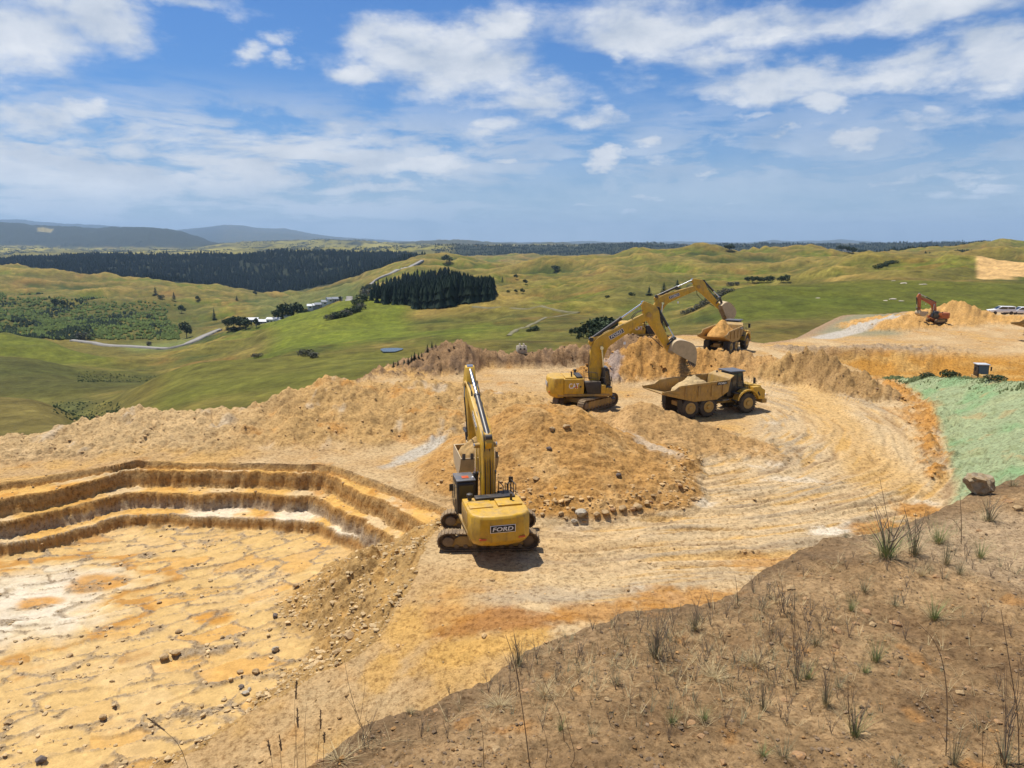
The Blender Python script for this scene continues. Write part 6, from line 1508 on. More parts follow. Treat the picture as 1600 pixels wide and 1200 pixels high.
T2yaw = R(55); c_, s_ = WD(1134, 551, 94.2)[:2]
T2 = copy_tree(T1, (c_, s_, 1.75), T2yaw, 'far yellow dump truck seen from behind, heaped with orange soil')
x_, y_ = WD(1640, 540, 112)[:2]
T3 = copy_tree(T1, (x_ + .9, y_, pit_z(x_, y_) + .1), R(-8), 'yellow dump truck mostly cut off by the right edge of the picture')
def bed(root, lx, h, rx, ry, col, label, seed, z0=2.35):
    p_ = local_to_world(root, (lx, 0, z0)); return soil_pile('soil_load', (p_.x, p_.y, p_.z, rx, ry, h, root.rotation_euler.z), label, col=col, seed=seed, n=44, group='soil heaped in the trucks')
bed(T1, -1.7, 1.25, 2.1, 1.5, (.48, .35, .18), 'tan soil heaped in the near dump truck under the tipping bucket', 11)
bed(T2, -2.0, 1.9, 3.0, 1.6, (.50, .27, .08), 'orange soil heaped high in the far dump truck', 12)
q = i2['bk']((1.3, -.1)); a = local_to_world(E2, (q[0], i2['yb'], q[1])); b = local_to_world(T1, (-2.2, 0, 3.2))
b = Vector((a.x * .8 + b.x * .2, a.y * .6 + b.y * .4, b.z))
falling('falling_soil', a, b, 1500, .26, 5, 'tan soil pouring from the bucket of the middle digger into the near truck')
q = i3['bk']((1.4, -.1)); a = local_to_world(E3, (q[0], i3['yb'], q[1])); b = a + Vector((.2, 0, -2.0))
falling('falling_soil', a, b, 260, .22, 6, 'orange soil dropping from the far digger bucket onto the far truck')
# ---- utes
def pickup(loc, yaw, label):
    root = thing('pickup_truck', loc, yaw, label, 'pickup truck', 'white utes parked beside the spoil mound')
    body = MB().prism([(-2.6, .5), (2.55, .5), (2.65, .95), (1.5, 1.1), (1.3, 1.12), (-2.6, 1.15)], -.92, .92).build('body', MAT['white'], root, .06)
    MB().prism([(-2.55, 1.16), (-2.45, 1.75), (.35, 1.78), (1.35, 1.15)], -.80, .80).build('cabin', MAT['white'], root, .05)
    for s_ in (-1, 1):
        MB().prism([(-2.3, 1.25), (-2.25, 1.62), (-.95, 1.64), (-.95, 1.25)], *sorted((s_ * .805, s_ * .82))).build('window', MAT['glass'], root)
        MB().prism([(-.85, 1.22), (-.85, 1.64), (.3, 1.66), (1.0, 1.22)], *sorted((s_ * .805, s_ * .82))).build('window', MAT['glass'], root)
        for x in (-1.65, 1.6): MB().lathe([(.2, -.12), (.37, -.12), (.38, -.08), (.38, .08), (.37, .12), (.2, .12)], (x, s_ * .82, .38), n=18).build('wheel', MAT['rubber'], root)
        MB().box(2.56, 2.66, *sorted((s_ * .55, s_ * .85)), .72, .9).build('headlight', MAT['glass'], root)
    MB().add([(.42, -.7, 1.74), (.42, .7, 1.74), (1.28, .74, 1.2), (1.28, -.74, 1.2), (.4, -.7, 1.70), (.4, .7, 1.70), (1.26, .74, 1.16), (1.26, -.74, 1.16)], [(0,1,2,3), (7,6,5,4), (0,4,5,1), (1,5,6,2), (2,6,7,3), (3,7,4,0)]).build('windscreen', MAT['glass'], root)
    return root
def snap(X, Y, y):
    x, yy = WD(X, Y, y)[:2]; return (x, yy, pit_z(x, yy))
U1 = pickup(snap(1563, 497, 158), R(172), 'left white ute parked nose left beside the orange spoil mound')
U1.location.z += .05
lx = snap(1594, 498, 160); U2 = copy_tree(U1, (lx[0], lx[1], lx[2] + .05), R(176), 'right white ute parked behind the other, partly out of frame')
lx = snap(1581, 495, 166); U3 = copy_tree(U1, (lx[0], lx[1], lx[2] + .05), R(-20), 'white ute standing behind the gap between the two front utes')
# ---- bulldozer in the orange cut, only its cab shows over the green crest
x_, y_ = WD(1533, 580, 82)[:2]; zz = 15.5 - float(tanp(568)) * 82 - 3.25 * .8
bd = thing('bulldozer', (x_, y_, zz), R(-100), 'dark cab with white roof and two mirrors showing above the green slope', 'bulldozer', None, .8)
cb2 = MB().prism([(-.7, 1.5), (.75, 1.5), (.62, 3.1), (-.7, 3.1)], -.72, .72).build('cab', MAT['black'], bd, .04)
MB().box(-.85, .8, -.82, .82, 3.11, 3.24).build('cab_roof', MAT['iron_white'], cb2, .03)
MB().add([(.77, -.62, 1.75), (.77, .62, 1.75), (.665, .6, 3.0), (.665, -.6, 3.0), (.72, -.62, 1.75), (.72, .62, 1.75), (.6, .6, 3.0), (.6, -.6, 3.0)], [(0,1,2,3), (7,6,5,4), (0,4,5,1), (1,5,6,2), (2,6,7,3), (3,7,4,0)]).build('windscreen', MAT['glass'], cb2)
for s_ in (-1, 1):
    MB().tube([(.5, s_ * .72, 2.9), (.6, s_ * 1.0, 2.85)], .025, 5).box(.57, .63, *sorted((s_ * .92, s_ * 1.12)), 2.3, 2.9).build('mirror', MAT['black'], cb2)
    MB().prism(arc(-1.3, .55, .5, 90, 270, 8) + arc(1.5, .55, .5, -90, 90, 8), *sorted((s_ * .8, s_ * 1.3))).build('track', MAT['track'], bd)
MB().prism([(.8, .8), (2.2, .8), (2.2, 1.7), (.8, 1.9)], -.6, .6).box(-1.2, .8, -.78, .78, .6, 1.48).build('body', MAT['yellow_dirty'], bd, .05)
MB().prism([(2.5, .1), (2.75, .1), (2.6, .6), (2.75, 1.2), (2.5, 1.2), (2.4, .6)], -1.7, 1.7).build('blade', MAT['bucket'], bd)
# ---- spare pale bucket lying on the lip of the quarry
x_, y_, zz = WD(815, 549, 93.2); zz = pit_z(x_, y_) - .05
sb = thing('spare_bucket', (x_, y_, zz), R(100), 'small cream coloured box shaped bucket with two dark lug holes on the quarry lip', 'digger bucket')
MB().prism([(-.55, 0), (.6, 0), (.75, .35), (.45, .95), (-.35, 1.0), (-.6, .5)], -.62, .62).build('shell', MAT['stone_pale'], sb, .05)
for s_ in (-1, 1):
    MB().prism([(-.4, .96), (.3, .96), (.15, 1.25), (-.25, 1.25)], *sorted((s_ * .18, s_ * .34))).build('lug', MAT['stone_pale'], sb)
    MB().cyl((-.57, s_ * .25, .62), (-.66, s_ * .25, .62), .13, n=12).build('lug_hole', MAT['black'], sb)
# ================================================================== LOOSE SOIL, BOULDERS, BANK STONES, GRASS
rs = np.random.RandomState(77)
# candidate points over the workings, thinned by a density map
def throw(n, y0, y1, umin=-.8, umax=.8):
    t = rs.uniform(math.atan(H / y1), math.atan(H / y0), n); y = H / np.tan(t); x = rs.uniform(umin, umax, n) * y
    return x, y
x, y = throw(190000, 21, 130); z, Mx = pit_eval(x, y)
d = np.zeros(len(x)); w = Mx['which']; hp_ = ss(.05, .3, Mx['heap'])
nz = ss(-.1, .35, fbm(x / 2.5, y / 2.5, 3, 501))
d += .05 * nz + Mx['haul'] * .10 * nz
for k, nme in enumerate(names): d += (w == k + 1) * hp_ * {'left': .34, 'dark': .8, 'orange': .6, 'right': .7, 'second': .10, 'excmound': .35, 'berm': .9, 'cutbank': .3}[nme] * (.3 + nz)
d += (w == 20) * (.10 * nz + .9 * Mx['conefoot'])
d += Mx['rub'] * .75 * (.3 + nz); d += Mx['floor'] * Mx['basin'] * (.012 + .30 * Mx['crumb']); d += Mx['basin'] * (1 - Mx['floor']) * (1 - Mx['wall']) * .16
d += Mx['green'] * .0
d *= (Mx['out'] > -1.0) * (Mx['green'] < .4)
m = rs.uniform(0, 1, len(x)) < d * .55; x, y, z = x[m], y[m], z[m]; fl_ = (Mx['floor'] * Mx['basin'])[m]; cf = Mx['conefoot'][m]; rb_ = Mx['rub'][m]; w = w[m]
x, y, z, fl_, cf, rb_, w = [q[:40000] for q in (x, y, z, fl_, cf, rb_, w)]
size = (.05 + .12 * rs.uniform(0, 1, len(x)) ** 5 * 2.2) * (1 + .8 * (y > 70)) * (1 + .5 * cf + .2 * rb_)
cols = np.tile(np.array((.46, .305, .145)), (len(x), 1)); cols[w == 2] = (.23, .15, .085); cols[w == 4] = (.27, .17, .09); cols[(w == 3) | (w == 7)] = (.40, .21, .06)
cols[fl_ > .5] = (.50, .36, .19); cols *= rs.uniform(.75, 1.25, (len(x), 1))
o = link('soil_clods', clods('soil_clods', np.stack([x, y, z + size * .12], 1), size, MAT['clod'], 3, cols)); tag(o, 'loose clods and crumbs of dug soil over the quarry floor and heaps', 'soil clods', kind='stuff')
print('clods', len(x))
# boulders one can tell apart
RM = {k: [rock_mesh('boulder', 40 + i + 10 * j, MAT[k], 2, .75, .4) for i in range(4)] for j, k in enumerate(('stone_tan', 'stone_pale', 'stone_dark', 'stone_orange'))}
def boulder(X, Y, w_, kind, label, name='boulder', cat='boulder', group=None, on='pit', i=0, sink=.15):
    x_, y_, z_ = on_pit(X, Y) if on == 'pit' else on_bank(X, Y)
    s_ = (.86 if on == 'pit' else 1) * w_ * math.sqrt(x_ * x_ + y_ * y_ + (H - z_) ** 2) / FPX
    o = link(name, RM[kind][i % 4]); o.location = (x_, y_, z_ + s_ * sink); o.scale = (s_, s_ * .9, s_ * .85); o.rotation_euler = (0, 0, i * 1.3)
    return tag(o, label, cat, group)
gB = 'boulders on the conical heap and round its foot'
for i, (X, Y, w_, k, lb) in enumerate([(908, 806, 25, 'stone_pale', 'largest pale grey boulder at the foot of the conical heap'), (877, 805, 12, 'stone_tan', 'round tan boulder left of the largest pale boulder'), (884, 811, 9, 'stone_tan', 'small tan boulder between the round one and the largest pale boulder'),
    (932, 808, 15, 'stone_tan', 'tan boulder touching the right side of the largest pale boulder'), (946, 804, 17, 'stone_tan', 'broad tan boulder second to the right of the largest pale boulder'), (958, 800, 14, 'stone_orange', 'orange boulder at the lowest point of the heap foot'),
    (972, 797, 18, 'stone_tan', 'big blocky tan boulder in the middle of the foot line'), (988, 799, 13, 'stone_orange', 'orange boulder just right of the big blocky one'), (996, 794, 19, 'stone_tan', 'wide angular boulder near the right end of the foot line'), (1010, 790, 12, 'stone_tan', 'small boulder at the end of the angular row'),
    (1016, 786, 11, 'stone_orange', 'last orange boulder of the lower foot row'), (1063, 762, 13, 'stone_orange', 'flat orange stone lying alone right of the heap'), (1048, 770, 8, 'stone_tan', 'small stone just below the lone flat orange stone'), (1030, 770, 9, 'stone_tan', 'upper boulder where the heap foot turns right'), (1020, 776, 9, 'stone_tan', 'lower boulder where the heap foot turns right'),
    (863, 672, 14, 'stone_tan', 'block sitting on the top shoulder of the heap'), (885, 670, 17, 'stone_tan', 'wide slab lying right of the block on the heap top'), (868, 764, 8, 'stone_tan', 'egg shaped stone half way down the heap face'), (838, 750, 15, 'stone_tan', 'big half buried boulder low on the left face of the heap'),
    (858, 702, 13, 'stone_dark', 'dark lump on the upper left face of the heap'), (967, 744, 14, 'stone_dark', 'dark root ball lying on the right face of the heap'), (848, 806, 10, 'stone_tan', 'tan stone beside the rear of the nearest digger'), (897, 818, 13, 'stone_pale', 'flat pale stone below the largest boulder')]):
    boulder(X, Y, w_, k, lb, group=gB, i=i)
for i, (X, Y, w_, k, lb) in enumerate([(546, 999, 22, 'stone_tan', 'biggest round boulder at the toe of the rubble slope'), (527, 1022, 17, 'stone_tan', 'flat boulder left of the biggest one at the rubble toe'), (520, 912, 13, 'stone_tan', 'square block high on the rubble slope'), (462, 918, 14, 'stone_tan', 'boulder where the rubble tongue meets the pit floor'),
    (430, 966, 13, 'stone_dark', 'left one of two dark stones below the rubble tongue'), (446, 966, 9, 'stone_tan', 'right one of two stones below the rubble tongue'), (257, 1030, 16, 'stone_tan', 'left one of the pair of blocks on the pit floor'), (274, 1025, 18, 'stone_tan', 'right one of the pair of blocks on the pit floor'),
    (279, 989, 13, 'stone_tan', 'lone square block above the pair on the pit floor'), (162, 1127, 14, 'stone_tan', 'single block left of the grass seed heads, low on the pit floor'), (384, 1086, 13, 'stone_pale', 'pale front stone of the little group on the pit floor'), (378, 1076, 11, 'stone_dark', 'dark back stone of the little group on the pit floor'), (390, 1080, 10, 'stone_pale', 'right stone of the little group on the pit floor'),
    (64, 1190, 18, 'stone_dark', 'dark stone at the lower left edge of the pit floor'), (249, 943, 9, 'stone_tan', 'small stone in the middle of the pit floor'), (272, 862, 7, 'stone_dark', 'little dark stone near the foot of the benches'), (430, 1016, 14, 'stone_pale', 'pale lump in the rubble patch on the pit floor'), (400, 1055, 15, 'stone_tan', 'tan lump at the lower edge of the rubble patch'), (375, 1052, 12, 'stone_tan', 'lump left of the rubble patch edge'), (110, 1027, 12, 'stone_tan', 'stone on the white clay corner of the pit floor'), (14, 1130, 13, 'stone_tan', 'stone at the left frame edge of the pit floor')]):
    boulder(X, Y, w_, k, lb, group='boulders lying in the stepped pit', i=i + 2)
o = boulder(1526, 769, 42, 'stone_tan', 'large weathered rock with white top and yellow base on the edge of the bank', 'large_rock', 'rock', on='bank', i=1, sink=.30)
o.data = rock_mesh('large_rock', 5, MAT['rock_lichen'], 3, .95, .5)
# stones on the bank
SB = [(1400, 975, 20), (1352, 956, 16), (1337, 975, 11), (1363, 977, 12), (1308, 986, 18), (1318, 1048, 10), (1300, 905, 10), (1236, 920, 16), (1190, 938, 10), (1260, 937, 11), (1463, 903, 15), (1205, 1044, 18), (1080, 1130, 14), (1096, 1152, 14), (1078, 1093, 13), (1135, 1030, 10), (1122, 1028, 8), (1225, 1095, 12), (968, 1066, 13), (948, 1095, 11),
      (822, 1080, 15), (680, 1112, 11), (668, 1118, 8), (775, 1172, 16), (785, 1140, 10), (860, 1110, 9), (700, 1170, 8), (1352, 1150, 17), (1330, 1190, 12), (1250, 1180, 22), (1130, 1195, 14), (1500, 1085, 13), (1512, 1078, 10), (1560, 1130, 12), (1530, 830, 11), (1590, 795, 16), (1575, 785, 12), (1425, 870, 9), (1305, 1010, 12), (1290, 1045, 10), (1282, 1030, 8), (1170, 1165, 9), (1018, 1060, 9), (990, 1105, 8), (905, 1170, 10), (555, 1180, 9), (500, 1190, 14), (512, 1183, 10), (1395, 1045, 9), (1440, 1057, 8), (1480, 1030, 8), (1548, 1016, 6), (600, 1150, 6)]
def bank_where(X, Y):
    a_ = 'left tip' if X < 620 else 'left part' if X < 860 else 'middle' if X < 1120 else 'right middle' if X < 1320 else 'right part' if X < 1480 else 'far right'
    a_ = 'on the ' + a_ + ' of the bank,'
    b_ = 'upper edge' if Y < 930 else 'upper half' if Y < 1040 else 'lower half' if Y < 1130 else 'bottom'
    return a_ + ' ' + b_
usedl = set()
for i, (X, Y, w_) in enumerate(SB):
    adj = ['flat', 'angular', 'blocky', 'rounded'][i % 4]; sz = 'large' if w_ >= 15 else 'middling' if w_ >= 11 else 'small'
    key = (sz, adj, i % 4 == 3, bank_where(X, Y))
    while key in usedl: sz = {'small': 'smallish', 'smallish': 'little', 'middling': 'medium', 'medium': 'mid sized', 'large': 'big'}[sz]; key = (sz,) + key[1:]
    usedl.add(key)
    boulder(X, Y, w_, 'stone_tan' if i % 4 == 3 else 'stone_orange', '%s %s %s stone %s' % (sz, adj, 'tan' if i % 4 == 3 else 'orange', bank_where(X, Y) + ''), 'stone', 'stone', 'orange stones on the brown bank', 'bank', i, -.02)
n = 20000; t = rs.uniform(R(15), R(46), n); y = 5.05 / np.tan(t); x = rs.uniform(-.55, .95, n) * y; z, ins = bank_eval(x, y)
dn_ = ss(-.15, .35, fbm(x / 1.1, y / 1.1, 3, 511)); m = (ins > .05) & (rs.uniform(0, 1, n) < .25 + .75 * dn_); x, y, z = x[m], y[m], z[m]
size = .012 + .05 * rs.uniform(0, 1, len(x)) ** 5 + .012 * rs.uniform(0, 1, len(x)); cols = np.where(rs.uniform(0, 1, (len(x), 1)) < .25, np.array((.34, .19, .075)), np.array((.24, .165, .10))) * rs.uniform(.6, 1.25, (len(x), 1))
o = link('bank_gravel', clods('bank_gravel', np.stack([x, y, z + size * .15], 1), size, MAT['clod'], 8, cols)); tag(o, 'fine gravel and crumbs strewn over the brown bank', 'gravel', kind='stuff')
# fine gravel on the near quarry floor is part of soil_clods

# ---- grass
def blades(name, mat, n, L, spread, seed, w=.006, lean=.6, curl=.5, up=1.0, segs=4, base=.04):
    rg_ = random.Random(seed); V_ = []; F_ = []
    for i in range(n):
        a = rg_.random() * 6.283; l = L * rg_.uniform(.55, 1.1); le = lean * rg_.random() ** .7; dx, dy = math.cos(a), math.sin(a); bx_, by_ = dx * base * rg_.random() * 2, dy * base * rg_.random() * 2
        sx, sy = -dy, dx; b = len(V_)
        for k in range(segs + 1):
            f = k / segs; r_ = spread * le * (f + curl * f * f) * l / L; zz = l * up * (f - .28 * curl * le * f * f * f * 1.6) ; ww = w * (1 - f * .92)
            V_ += [(bx_ + dx * r_ + sx * ww, by_ + dy * r_ + sy * ww, zz), (bx_ + dx * r_ - sx * ww, by_ + dy * r_ - sy * ww, zz)]
        F_ += [(b + 2*k, b + 2*k + 1, b + 2*k + 3, b + 2*k + 2) for k in range(segs)]
    return np_mesh(name, np.array(V_), np.array(F_), mat)
def stems(name, mat, specs, r=.004):
    """specs: list of polylines"""
    m = MB()
    for p in specs: m.tube(p, r, 4, r * .45)
    o = m.build(name, mat); me = o.data; bpy.data.objects.remove(o); return me
TG = [blades('blades', MAT['grass_green'], 90, .26, .34, s, .0035, 1.0) for s in range(3)]
TD = [blades('dry_blades', MAT['grass_dry'], 60, .24, .34, 10 + s, .003, 1.1) for s in range(3)]
TU = [blades('blades', MAT['grass_dull'], 46, .34, .26, 20 + s, .0032, .9, .3) for s in range(3)]
def twigset(s, h=.4, n=9):
    rg_ = random.Random(s); L_ = []
    for i in range(n):
        a = rg_.random() * 6.283; le = rg_.uniform(.1, .5); hh = h * rg_.uniform(.5, 1); p0 = (0, 0, 0); p1 = (math.cos(a) * le * hh * .4, math.sin(a) * le * hh * .4, hh * .5); p2 = (math.cos(a) * le * hh, math.sin(a) * le * hh, hh)
        L_.append([p0, p1, p2])
        b_ = rg_.random() * 6.283; L_.append([p1, (p1[0] + math.cos(b_) * hh * .2, p1[1] + math.sin(b_) * hh * .2, p1[2] + hh * .25)])
    return L_
TW = [stems('twigs', MAT['twig'], twigset(50 + s), .0035) for s in range(4)]
TUFTS = [ # X, Y base, width px, height px, kind, description
 (1385, 872, 78, 52, 'g', 'largest spiky green grass tussock at the bank edge under the tall thin stalks'), (1428, 868, 50, 48, 'u', 'loose dry tussock touching the right side of the largest tussock'), (1466, 850, 45, 34, 'g', 'green tussock right of the largest one on the bank edge'), (1478, 882, 30, 40, 'u', 'dark stalky tuft below the right hand edge tussocks'),
 (1545, 815, 42, 30, 'u', 'grey green tuft above the smooth sandy patch'), (1532, 872, 32, 28, 'g', 'olive tuft left of the smooth sandy patch'), (1500, 898, 26, 26, 'u', 'grey tuft just left and below of the olive one'), (1350, 924, 24, 22, 'u', 'small grey tuft right below the big tussocks'), (1330, 956, 24, 24, 'g', 'small spiky green tuft, left one of three in a line'), (1398, 948, 26, 22, 'u', 'greyish tuft, middle one of three in a line'), (1459, 968, 46, 32, 'g', 'wide spiky green tuft, right one of three in a line'),
 (1368, 1034, 38, 36, 'g', 'dense green tuft with pale centre on the right of the bank'), (1352, 1052, 24, 18, 'g', 'bright low green tuft touching the dense one'), (1336, 1152, 44, 44, 'g', 'tuft with tall upright green stalks low on the right'), (1192, 1110, 26, 44, 'u', 'upright grey green tuft right of the middle'), (1290, 1104, 28, 46, 'u', 'leaning grey tuft with dark stalks, left of the tall green stalks'), (1262, 1062, 30, 24, 'g', 'low green tuft at the foot of the tall reddish stems'), (1246, 1062, 26, 80, 't', 'tall reddish bare stems in the middle right of the bank'),
 (1024, 1026, 48, 56, 'u', 'thin upright tuft standing out at the bank edge'), (1050, 1132, 30, 26, 'g', 'small green tuft below the thin upright tuft'), (1045, 1160, 22, 40, 't', 'dark twiggy tuft at the lower middle'), (876, 1142, 26, 24, 'g', 'dark green tuft at the end of a leaning stem'), (1192, 1182, 30, 20, 'g', 'dark green tuft at the bottom frame edge'), (1224, 1184, 36, 34, 'u', 'grey tuft right beside the dark green one at the bottom edge'),
 (1100, 1128, 30, 22, 'g', 'green tuft right of the small green one in the middle'), (962, 1070, 34, 40, 'u', 'faint grey tuft among orange stones left of the middle'), (925, 1150, 30, 22, 'u', 'low grey tuft in the lower left middle'), (810, 1040, 34, 46, 'u', 'dark tuft on the bank edge under the tall seed stalk'), (1085, 985, 30, 34, 'u', 'thin grey tuft at the bank edge left of the bend'), (1225, 960, 30, 46, 't', 'twiggy dark weed at the bank edge bend'), (1275, 1008, 30, 24, 'u', 'grey weed below the edge bend'), (1255, 900, 18, 20, 't', 'tiny twig standing on the edge by the orange clay'),
 (1115, 1060, 60, 30, 'd', 'spread of dry grey grass in the middle of the bank'), (1180, 1040, 56, 34, 'd', 'spread of purple grey dry grass right of the middle'), (780, 1105, 60, 26, 'd', 'flat mat of dry grey grass on the left part of the bank'), (850, 1085, 40, 26, 'd', 'dry mat right of the flat mat on the left part'), (530, 1190, 60, 34, 'd', 'dry grass mat at the left tip of the bank'), (1440, 900, 26, 24, 'd', 'dry bleached tuft below the edge tussocks'), (640, 1115, 24, 16, 'u', 'little tuft at the edge near the left tip'), (702, 1080, 18, 22, 't', 'short dark twig pair on the left edge'),
 (1583, 760, 26, 16, 'u', 'dark tuft at the top right of the bank edge'), (1570, 1196, 40, 120, 't', 'tall dark stems rising at the lower right corner'), (1490, 1196, 30, 60, 'u', 'thin green stems at the bottom right of the long curved stalk'), (1400, 1196, 24, 18, 'u', 'small weed at the bottom edge under the tall green stalks'), (905, 1050, 34, 30, 'd', 'dry wisps on the bank edge left of the middle'), (1310, 1075, 20, 16, 'u', 'tiny grey weed below the dense green tuft'), (1437, 1018, 14, 14, 't', 'tiny dead twig right of the dense green tuft'), (1390, 1000, 22, 10, 'd', 'dead grey plant between the line of three and the dense tuft')]
KM = {'g': TG, 'u': TU, 'd': TD}
for i, (X, Y, w_, h_, k, lb) in enumerate(TUFTS):
    x_, y_, z_ = on_bank(X, Y); dd = math.sqrt(x_ * x_ + y_ * y_ + (H - z_) ** 2); sw, sh = w_ * dd / FPX, h_ * dd / FPX / .9
    o = thing('grass_tuft' if k != 't' else 'dead_weed', (x_, y_, z_ - .01), i * 1.1, lb, 'grass tuft' if k != 't' else 'weed', 'grass and weeds on the brown bank')
    if k == 't':
        q = link('stems', TW[i % 4], o); q.scale = (sw / .34, sw / .34, sh / .4)
        if h_ > 60:
            q2 = link('blades', TU[i % 3], o); q2.scale = (sw / .3, sw / .3, sh / .34 * .35)
    else:
        q = link('blades', KM[k][i % 3], o); hb = {'g': .26, 'u': .34, 'd': .24}[k]; wb = {'g': .66, 'u': .44, 'd': .76}[k]
        q.scale = (sw / wb, sw / wb, sh / hb * (1.0 if k != 'd' else .8))
        q = link('dead_blades', TD[(i + 1) % 3], o); q.scale = (sw / .62, sw / .62, sh / .24 * .45); q.rotation_euler = (0, 0, 1)
        if i in (0, 1, 4, 13, 14, 15, 18, 28, 27):
            q = link('stalks', TW[i % 4], o); q.scale = (sw / .34, sw / .34, sh / .4 * 1.3)
# dry litter and small weeds between the tufts
pos = []; rw = np.random.RandomState(31)
while len(pos) < 1050:
    X = rw.uniform(480, 1600); Y = rw.uniform(790, 1200)
    wgt = math.exp(-((X - 1130) / 190) ** 2 - ((Y - 1030) / 110) ** 2) + .8 * math.exp(-((X - 1450) / 110) ** 2 - ((Y - 870) / 45) ** 2) + .5 * math.exp(-((X - 560) / 90) ** 2 - ((Y - 1180) / 40) ** 2) + .5 * math.exp(-((X - 850) / 100) ** 2 - ((Y - 1080) / 50) ** 2) + .08
    if rw.rand() > wgt: continue
    t = float(tanp(Y)); u = float(uof(X, t)); yy_ = 5.3 / t; pos.append((u * yy_, yy_))
pos = np.array(pos); zz, ins = bank_eval(pos[:, 0], pos[:, 1]); m = ins > .05; P3 = np.concatenate([pos, zz[:, None]], 1)[m]
for nm_, src_, mt_, sel, s0, s1_, lb in (('dry_litter', blades('b', MAT['grass_dry'], 12, .24, .34, 77, .003, 1.2, .5, 1.0, 3), MAT['grass_dry'], 0, .3, .75, 'dry bleached grass litter between the tufts of the bank'), ('small_weeds', blades('b', MAT['grass_dull'], 11, .3, .2, 78, .003, .8, .3, 1.0, 3), MAT['grass_dull'], 1, .3, .8, 'small grey green weeds thinly spread over the bank'), ('dead_sprigs', stems('b', MAT['twig'], twigset(5, .35, 5), .003), MAT['twig'], 2, .3, 1.0, 'little dead sprigs standing on the bank')):
    bv0 = np.array([v.co[:] for v in src_.vertices]); bf0 = [list(p.vertices) for p in src_.polygons if len(p.vertices) == 4]
    Q = P3[sel::3]; s_ = rw.uniform(s0, s1_, len(Q)); o = link(nm_, scatter_mesh(nm_, bv0, bf0, Q, s_, rw.uniform(0, 6, len(Q)), mt_)); tag(o, lb, 'weeds', kind='stuff')
# tall stalks: each follows its own line in the air above its foot on the bank
def stalk(foot, path, label, r=.006, heads=(), name='grass_stalk', side=()):
    x_, y_, z_ = on_bank(*foot); root = thing(name, (x_, y_, z_), 0, label, 'grass stalk', 'tall stalks rising from the brown bank')
    def at(X, Y): a_ = WD(X, Y, y_ - .05); return (a_[0] - x_, a_[1] - y_, a_[2] - z_)
    pts = catmull([(0, 0, -.02)] + [at(*p) for p in path], 4)
    m = MB().tube(pts, r, 6, r * .4).build('stem', MAT['stem'], root)
    for pa in side:
        MB().tube(catmull([at(*p) for p in pa], 3), r * .55, 5, r * .25).build('side_stem', MAT['stem'], root)
    for (X, Y, l, tilt) in heads:
        c_ = Vector(at(X, Y)); d_ = Vector((math.sin(R(tilt)), 0, math.cos(R(tilt)))); L_ = l * y_ / FPX; rg_ = random.Random(int(X)); mm = MB()
        mm.tube([c_ - d_ * L_ * .5, c_ - d_ * L_ * .2, c_ + d_ * L_ * .15, c_ + d_ * L_ * .5], .008, 6, .003)
        for k in range(26):
            f = rg_.uniform(-.5, .45); w_ = .022 * (1 - abs(f) * 1.4); a_ = rg_.random() * 6.28
            p_ = c_ + d_ * L_ * f; q_ = p_ + d_ * L_ * .12 + Vector((math.cos(a_) * w_, math.sin(a_) * w_, 0)); mm.tube([p_, q_], .006, 4, .002)
        mm.build('seed_head', MAT['stem'], root)
    return root
stalk((465, 1196), [(462, 1150), (460, 1110), (463, 1065)], 'tallest plume of the seed head group at the left tip', .0025, [(463, 1078, 34, 5)])
stalk((458, 1198), [(463, 1150), (465, 1125)], 'thin stalk with a long seed head, second tallest of the group', .0025, [(465, 1122, 36, 0)])
stalk((495, 1195), [(499, 1150), (502, 1115)], 'right hand plume of the seed head group', .0025, [(501, 1124, 36, 3)])
stalk((440, 1199), [(438, 1175), (437, 1150)], 'short plume left of the middle of the seed head group', .0025, [(438, 1160, 32, -4)])
stalk((428, 1199), [(424, 1185), (421, 1160)], 'leftmost short plume of the seed head group', .0025, [(421, 1168, 30, -6)])
stalk((478, 1197), [(476, 1150), (479, 1098)], 'bare stalk between the plumes of the group', .0028, [], side=[[(477, 1150), (480, 1130)]])
stalk((505, 1196), [(506, 1160), (507, 1145)], 'smallest seed head beside the right hand plume', .0025, [(507, 1152, 20, 2)])
stalk((310, 1225), [(285, 1175), (255, 1140), (236, 1122)], 'leaning stalk with a drooping brown seed head at the lower left', .003, [(245, 1132, 34, -48)])
stalk((568, 1142), [(556, 1110), (545, 1070), (538, 1030)], 'branching dry weed standing at the bank edge near the left tip', .004, side=[[(562, 1130), (568, 1090), (570, 1060), (556, 1045)], [(556, 1112), (545, 1095), (538, 1088)], [(563, 1135), (552, 1105), (546, 1090)], [(568, 1142), (572, 1120), (574, 1105)], [(566, 1138), (558, 1128), (552, 1122)]])
stalk((828, 1198), [(818, 1120), (805, 1040), (790, 992)], 'very tall thin stalk crossing the bank edge at the left middle', .006, side=[[(812, 1070), (806, 1040), (806, 1020)], [(805, 1050), (798, 1030), (797, 1015)]])
stalk((882, 1160), [(876, 1120), (862, 1090), (845, 1052)], 'slim leaning stalk right of the very tall one', .004)
stalk((890, 1198), [(898, 1180), (888, 1140), (883, 1118)], 'bent dark stem at the bottom left of the middle', .004)
stalk((756, 1198), [(755, 1160), (752, 1130)], 'straight dark stem at the bottom edge, left of the very tall stalk', .004, side=[[(757, 1190), (762, 1165)]])
stalk((852, 1199), [(856, 1170), (850, 1140)], 'short thin pair of stems between the tall stalk and the bent one', .0035, side=[[(855, 1190), (868, 1165), (875, 1150)]])
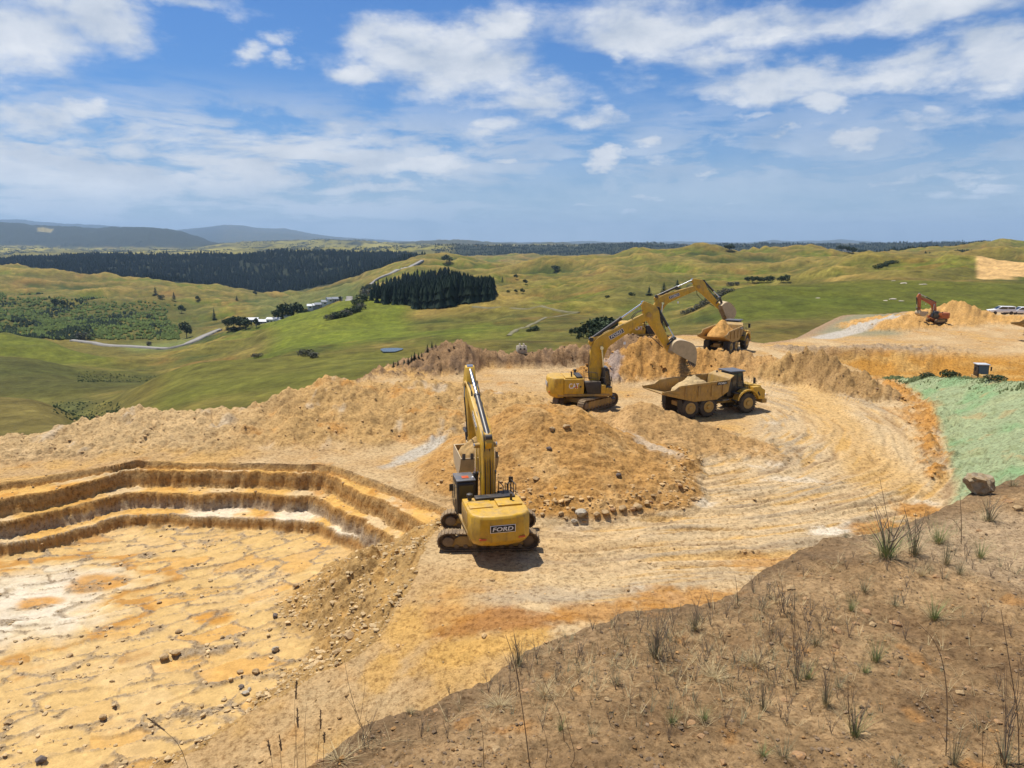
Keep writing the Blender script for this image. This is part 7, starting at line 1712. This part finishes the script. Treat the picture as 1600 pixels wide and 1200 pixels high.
stalk((1478, 1182), [(1480, 1110), (1477, 1060), (1470, 1025), (1455, 995), (1431, 971)], 'long single stalk that curves over to the left on the right bank', .0055, side=[[(1478, 1160), (1470, 1145), (1468, 1138)], [(1479, 1175), (1486, 1166)]])
stalk((1592, 1196), [(1590, 1120), (1578, 1040), (1570, 990), (1564, 952)], 'tall beaded stalk at the right frame edge', .0055, side=[[(1588, 1100), (1592, 1060), (1591, 1035)], [(1590, 1150), (1600, 1110), (1604, 1080)], [(1584, 1080), (1578, 1065)]])
stalk((1536, 1199), [(1535, 1160), (1537, 1115)], 'slender green stem in the lower right corner', .003, side=[[(1536, 1190), (1542, 1160), (1544, 1140)]])
stalk((1573, 1199), [(1566, 1180), (1560, 1166)], 'short thick dark stem leaning left in the lower right corner', .006, side=[[(1566, 1185), (1556, 1150), (1558, 1145)]])
stalk((1330, 1150), [(1326, 1110), (1325, 1075), (1325, 1050)], 'straight tall green stalk above the tuft of upright stalks', .005, side=[[(1328, 1130), (1320, 1105), (1318, 1085)], [(1329, 1120), (1333, 1085), (1334, 1072)], [(1337, 1150), (1360, 1135), (1385, 1122)]])
stalk((1245, 1060), [(1240, 1010), (1242, 960), (1240, 905)], 'thin tall reddish stalk reaching up to the bank edge', .004, side=[[(1241, 1020), (1252, 985), (1256, 965)], [(1240, 990), (1234, 970)]])
stalk((1392, 868), [(1388, 820), (1380, 775), (1374, 745)], 'straw coloured stalk rising from the largest tussock', .006, side=[[(1388, 830), (1372, 795), (1352, 770), (1345, 762)], [(1390, 840), (1400, 800), (1402, 785)], [(1386, 815), (1378, 790), (1366, 778)]])
stalk((1502, 850), [(1502, 810), (1500, 775)], 'short straight stalk on the green strip by the large rock', .008, side=[[(1502, 830), (1492, 815), (1482, 808)]])
stalk((1152, 945), [(1152, 925), (1148, 898)], 'tiny upright stem on the bank edge before the orange clay', .005)
# scrub along the crest of the green slope and bushes there
n = 5200; t_ = rs.uniform(0, 1, n); gcx = np.interp(t_, np.linspace(0, 1, 4), [p[0] for p in GCREST[:4]]); gcy = np.interp(t_, np.linspace(0, 1, 4), [p[1] for p in GCREST[:4]])
gcx = gcx + rs.normal(0, .8, n); gcy = gcy + rs.normal(0, .9, n); zz = pit_eval(gcx, gcy)[0]; sc = rs.uniform(.08, .26, n) * (.5 + 1.0 * ss(-.1, .4, fbm(gcx / 2.5, gcy / 2.5, 2, 521)))
o = link('crest_weeds', scatter_mesh('crest_weeds', bv_, bf_, np.stack([gcx, gcy, zz - .05], 1), np.stack([sc * .8, sc * .8, sc], 1), rs.uniform(0, 6, n), leafmat('crest_weeds', (0.15, 0.18, 0.075), .35, 2))); tag(o, 'olive weeds along the crest of the green slope', 'weeds', kind='stuff')
for X, Y, h_, w_, lb in [(1480, 590, 14, 1.1, 'biggest dark bush on the crest of the green slope'), (1491, 588, 10, 1.2, 'small bush leaning on the biggest crest bush'), (1449, 592, 9, 2.0, 'low bush on the left part of the green crest'), (1557, 585, 9, 2.4, 'low wide bush right of the dark cab')]:
    x_, y_ = WD(X, Y, float(np.interp(X, [1380, 1480, 1600], [84, 75, 62])))[:2]; plant('shrub', X, Y, h_, lb, 'bushes on the green crest', wide=w_, i=int(X), loc=(x_, y_, pit_z(x_, y_)))
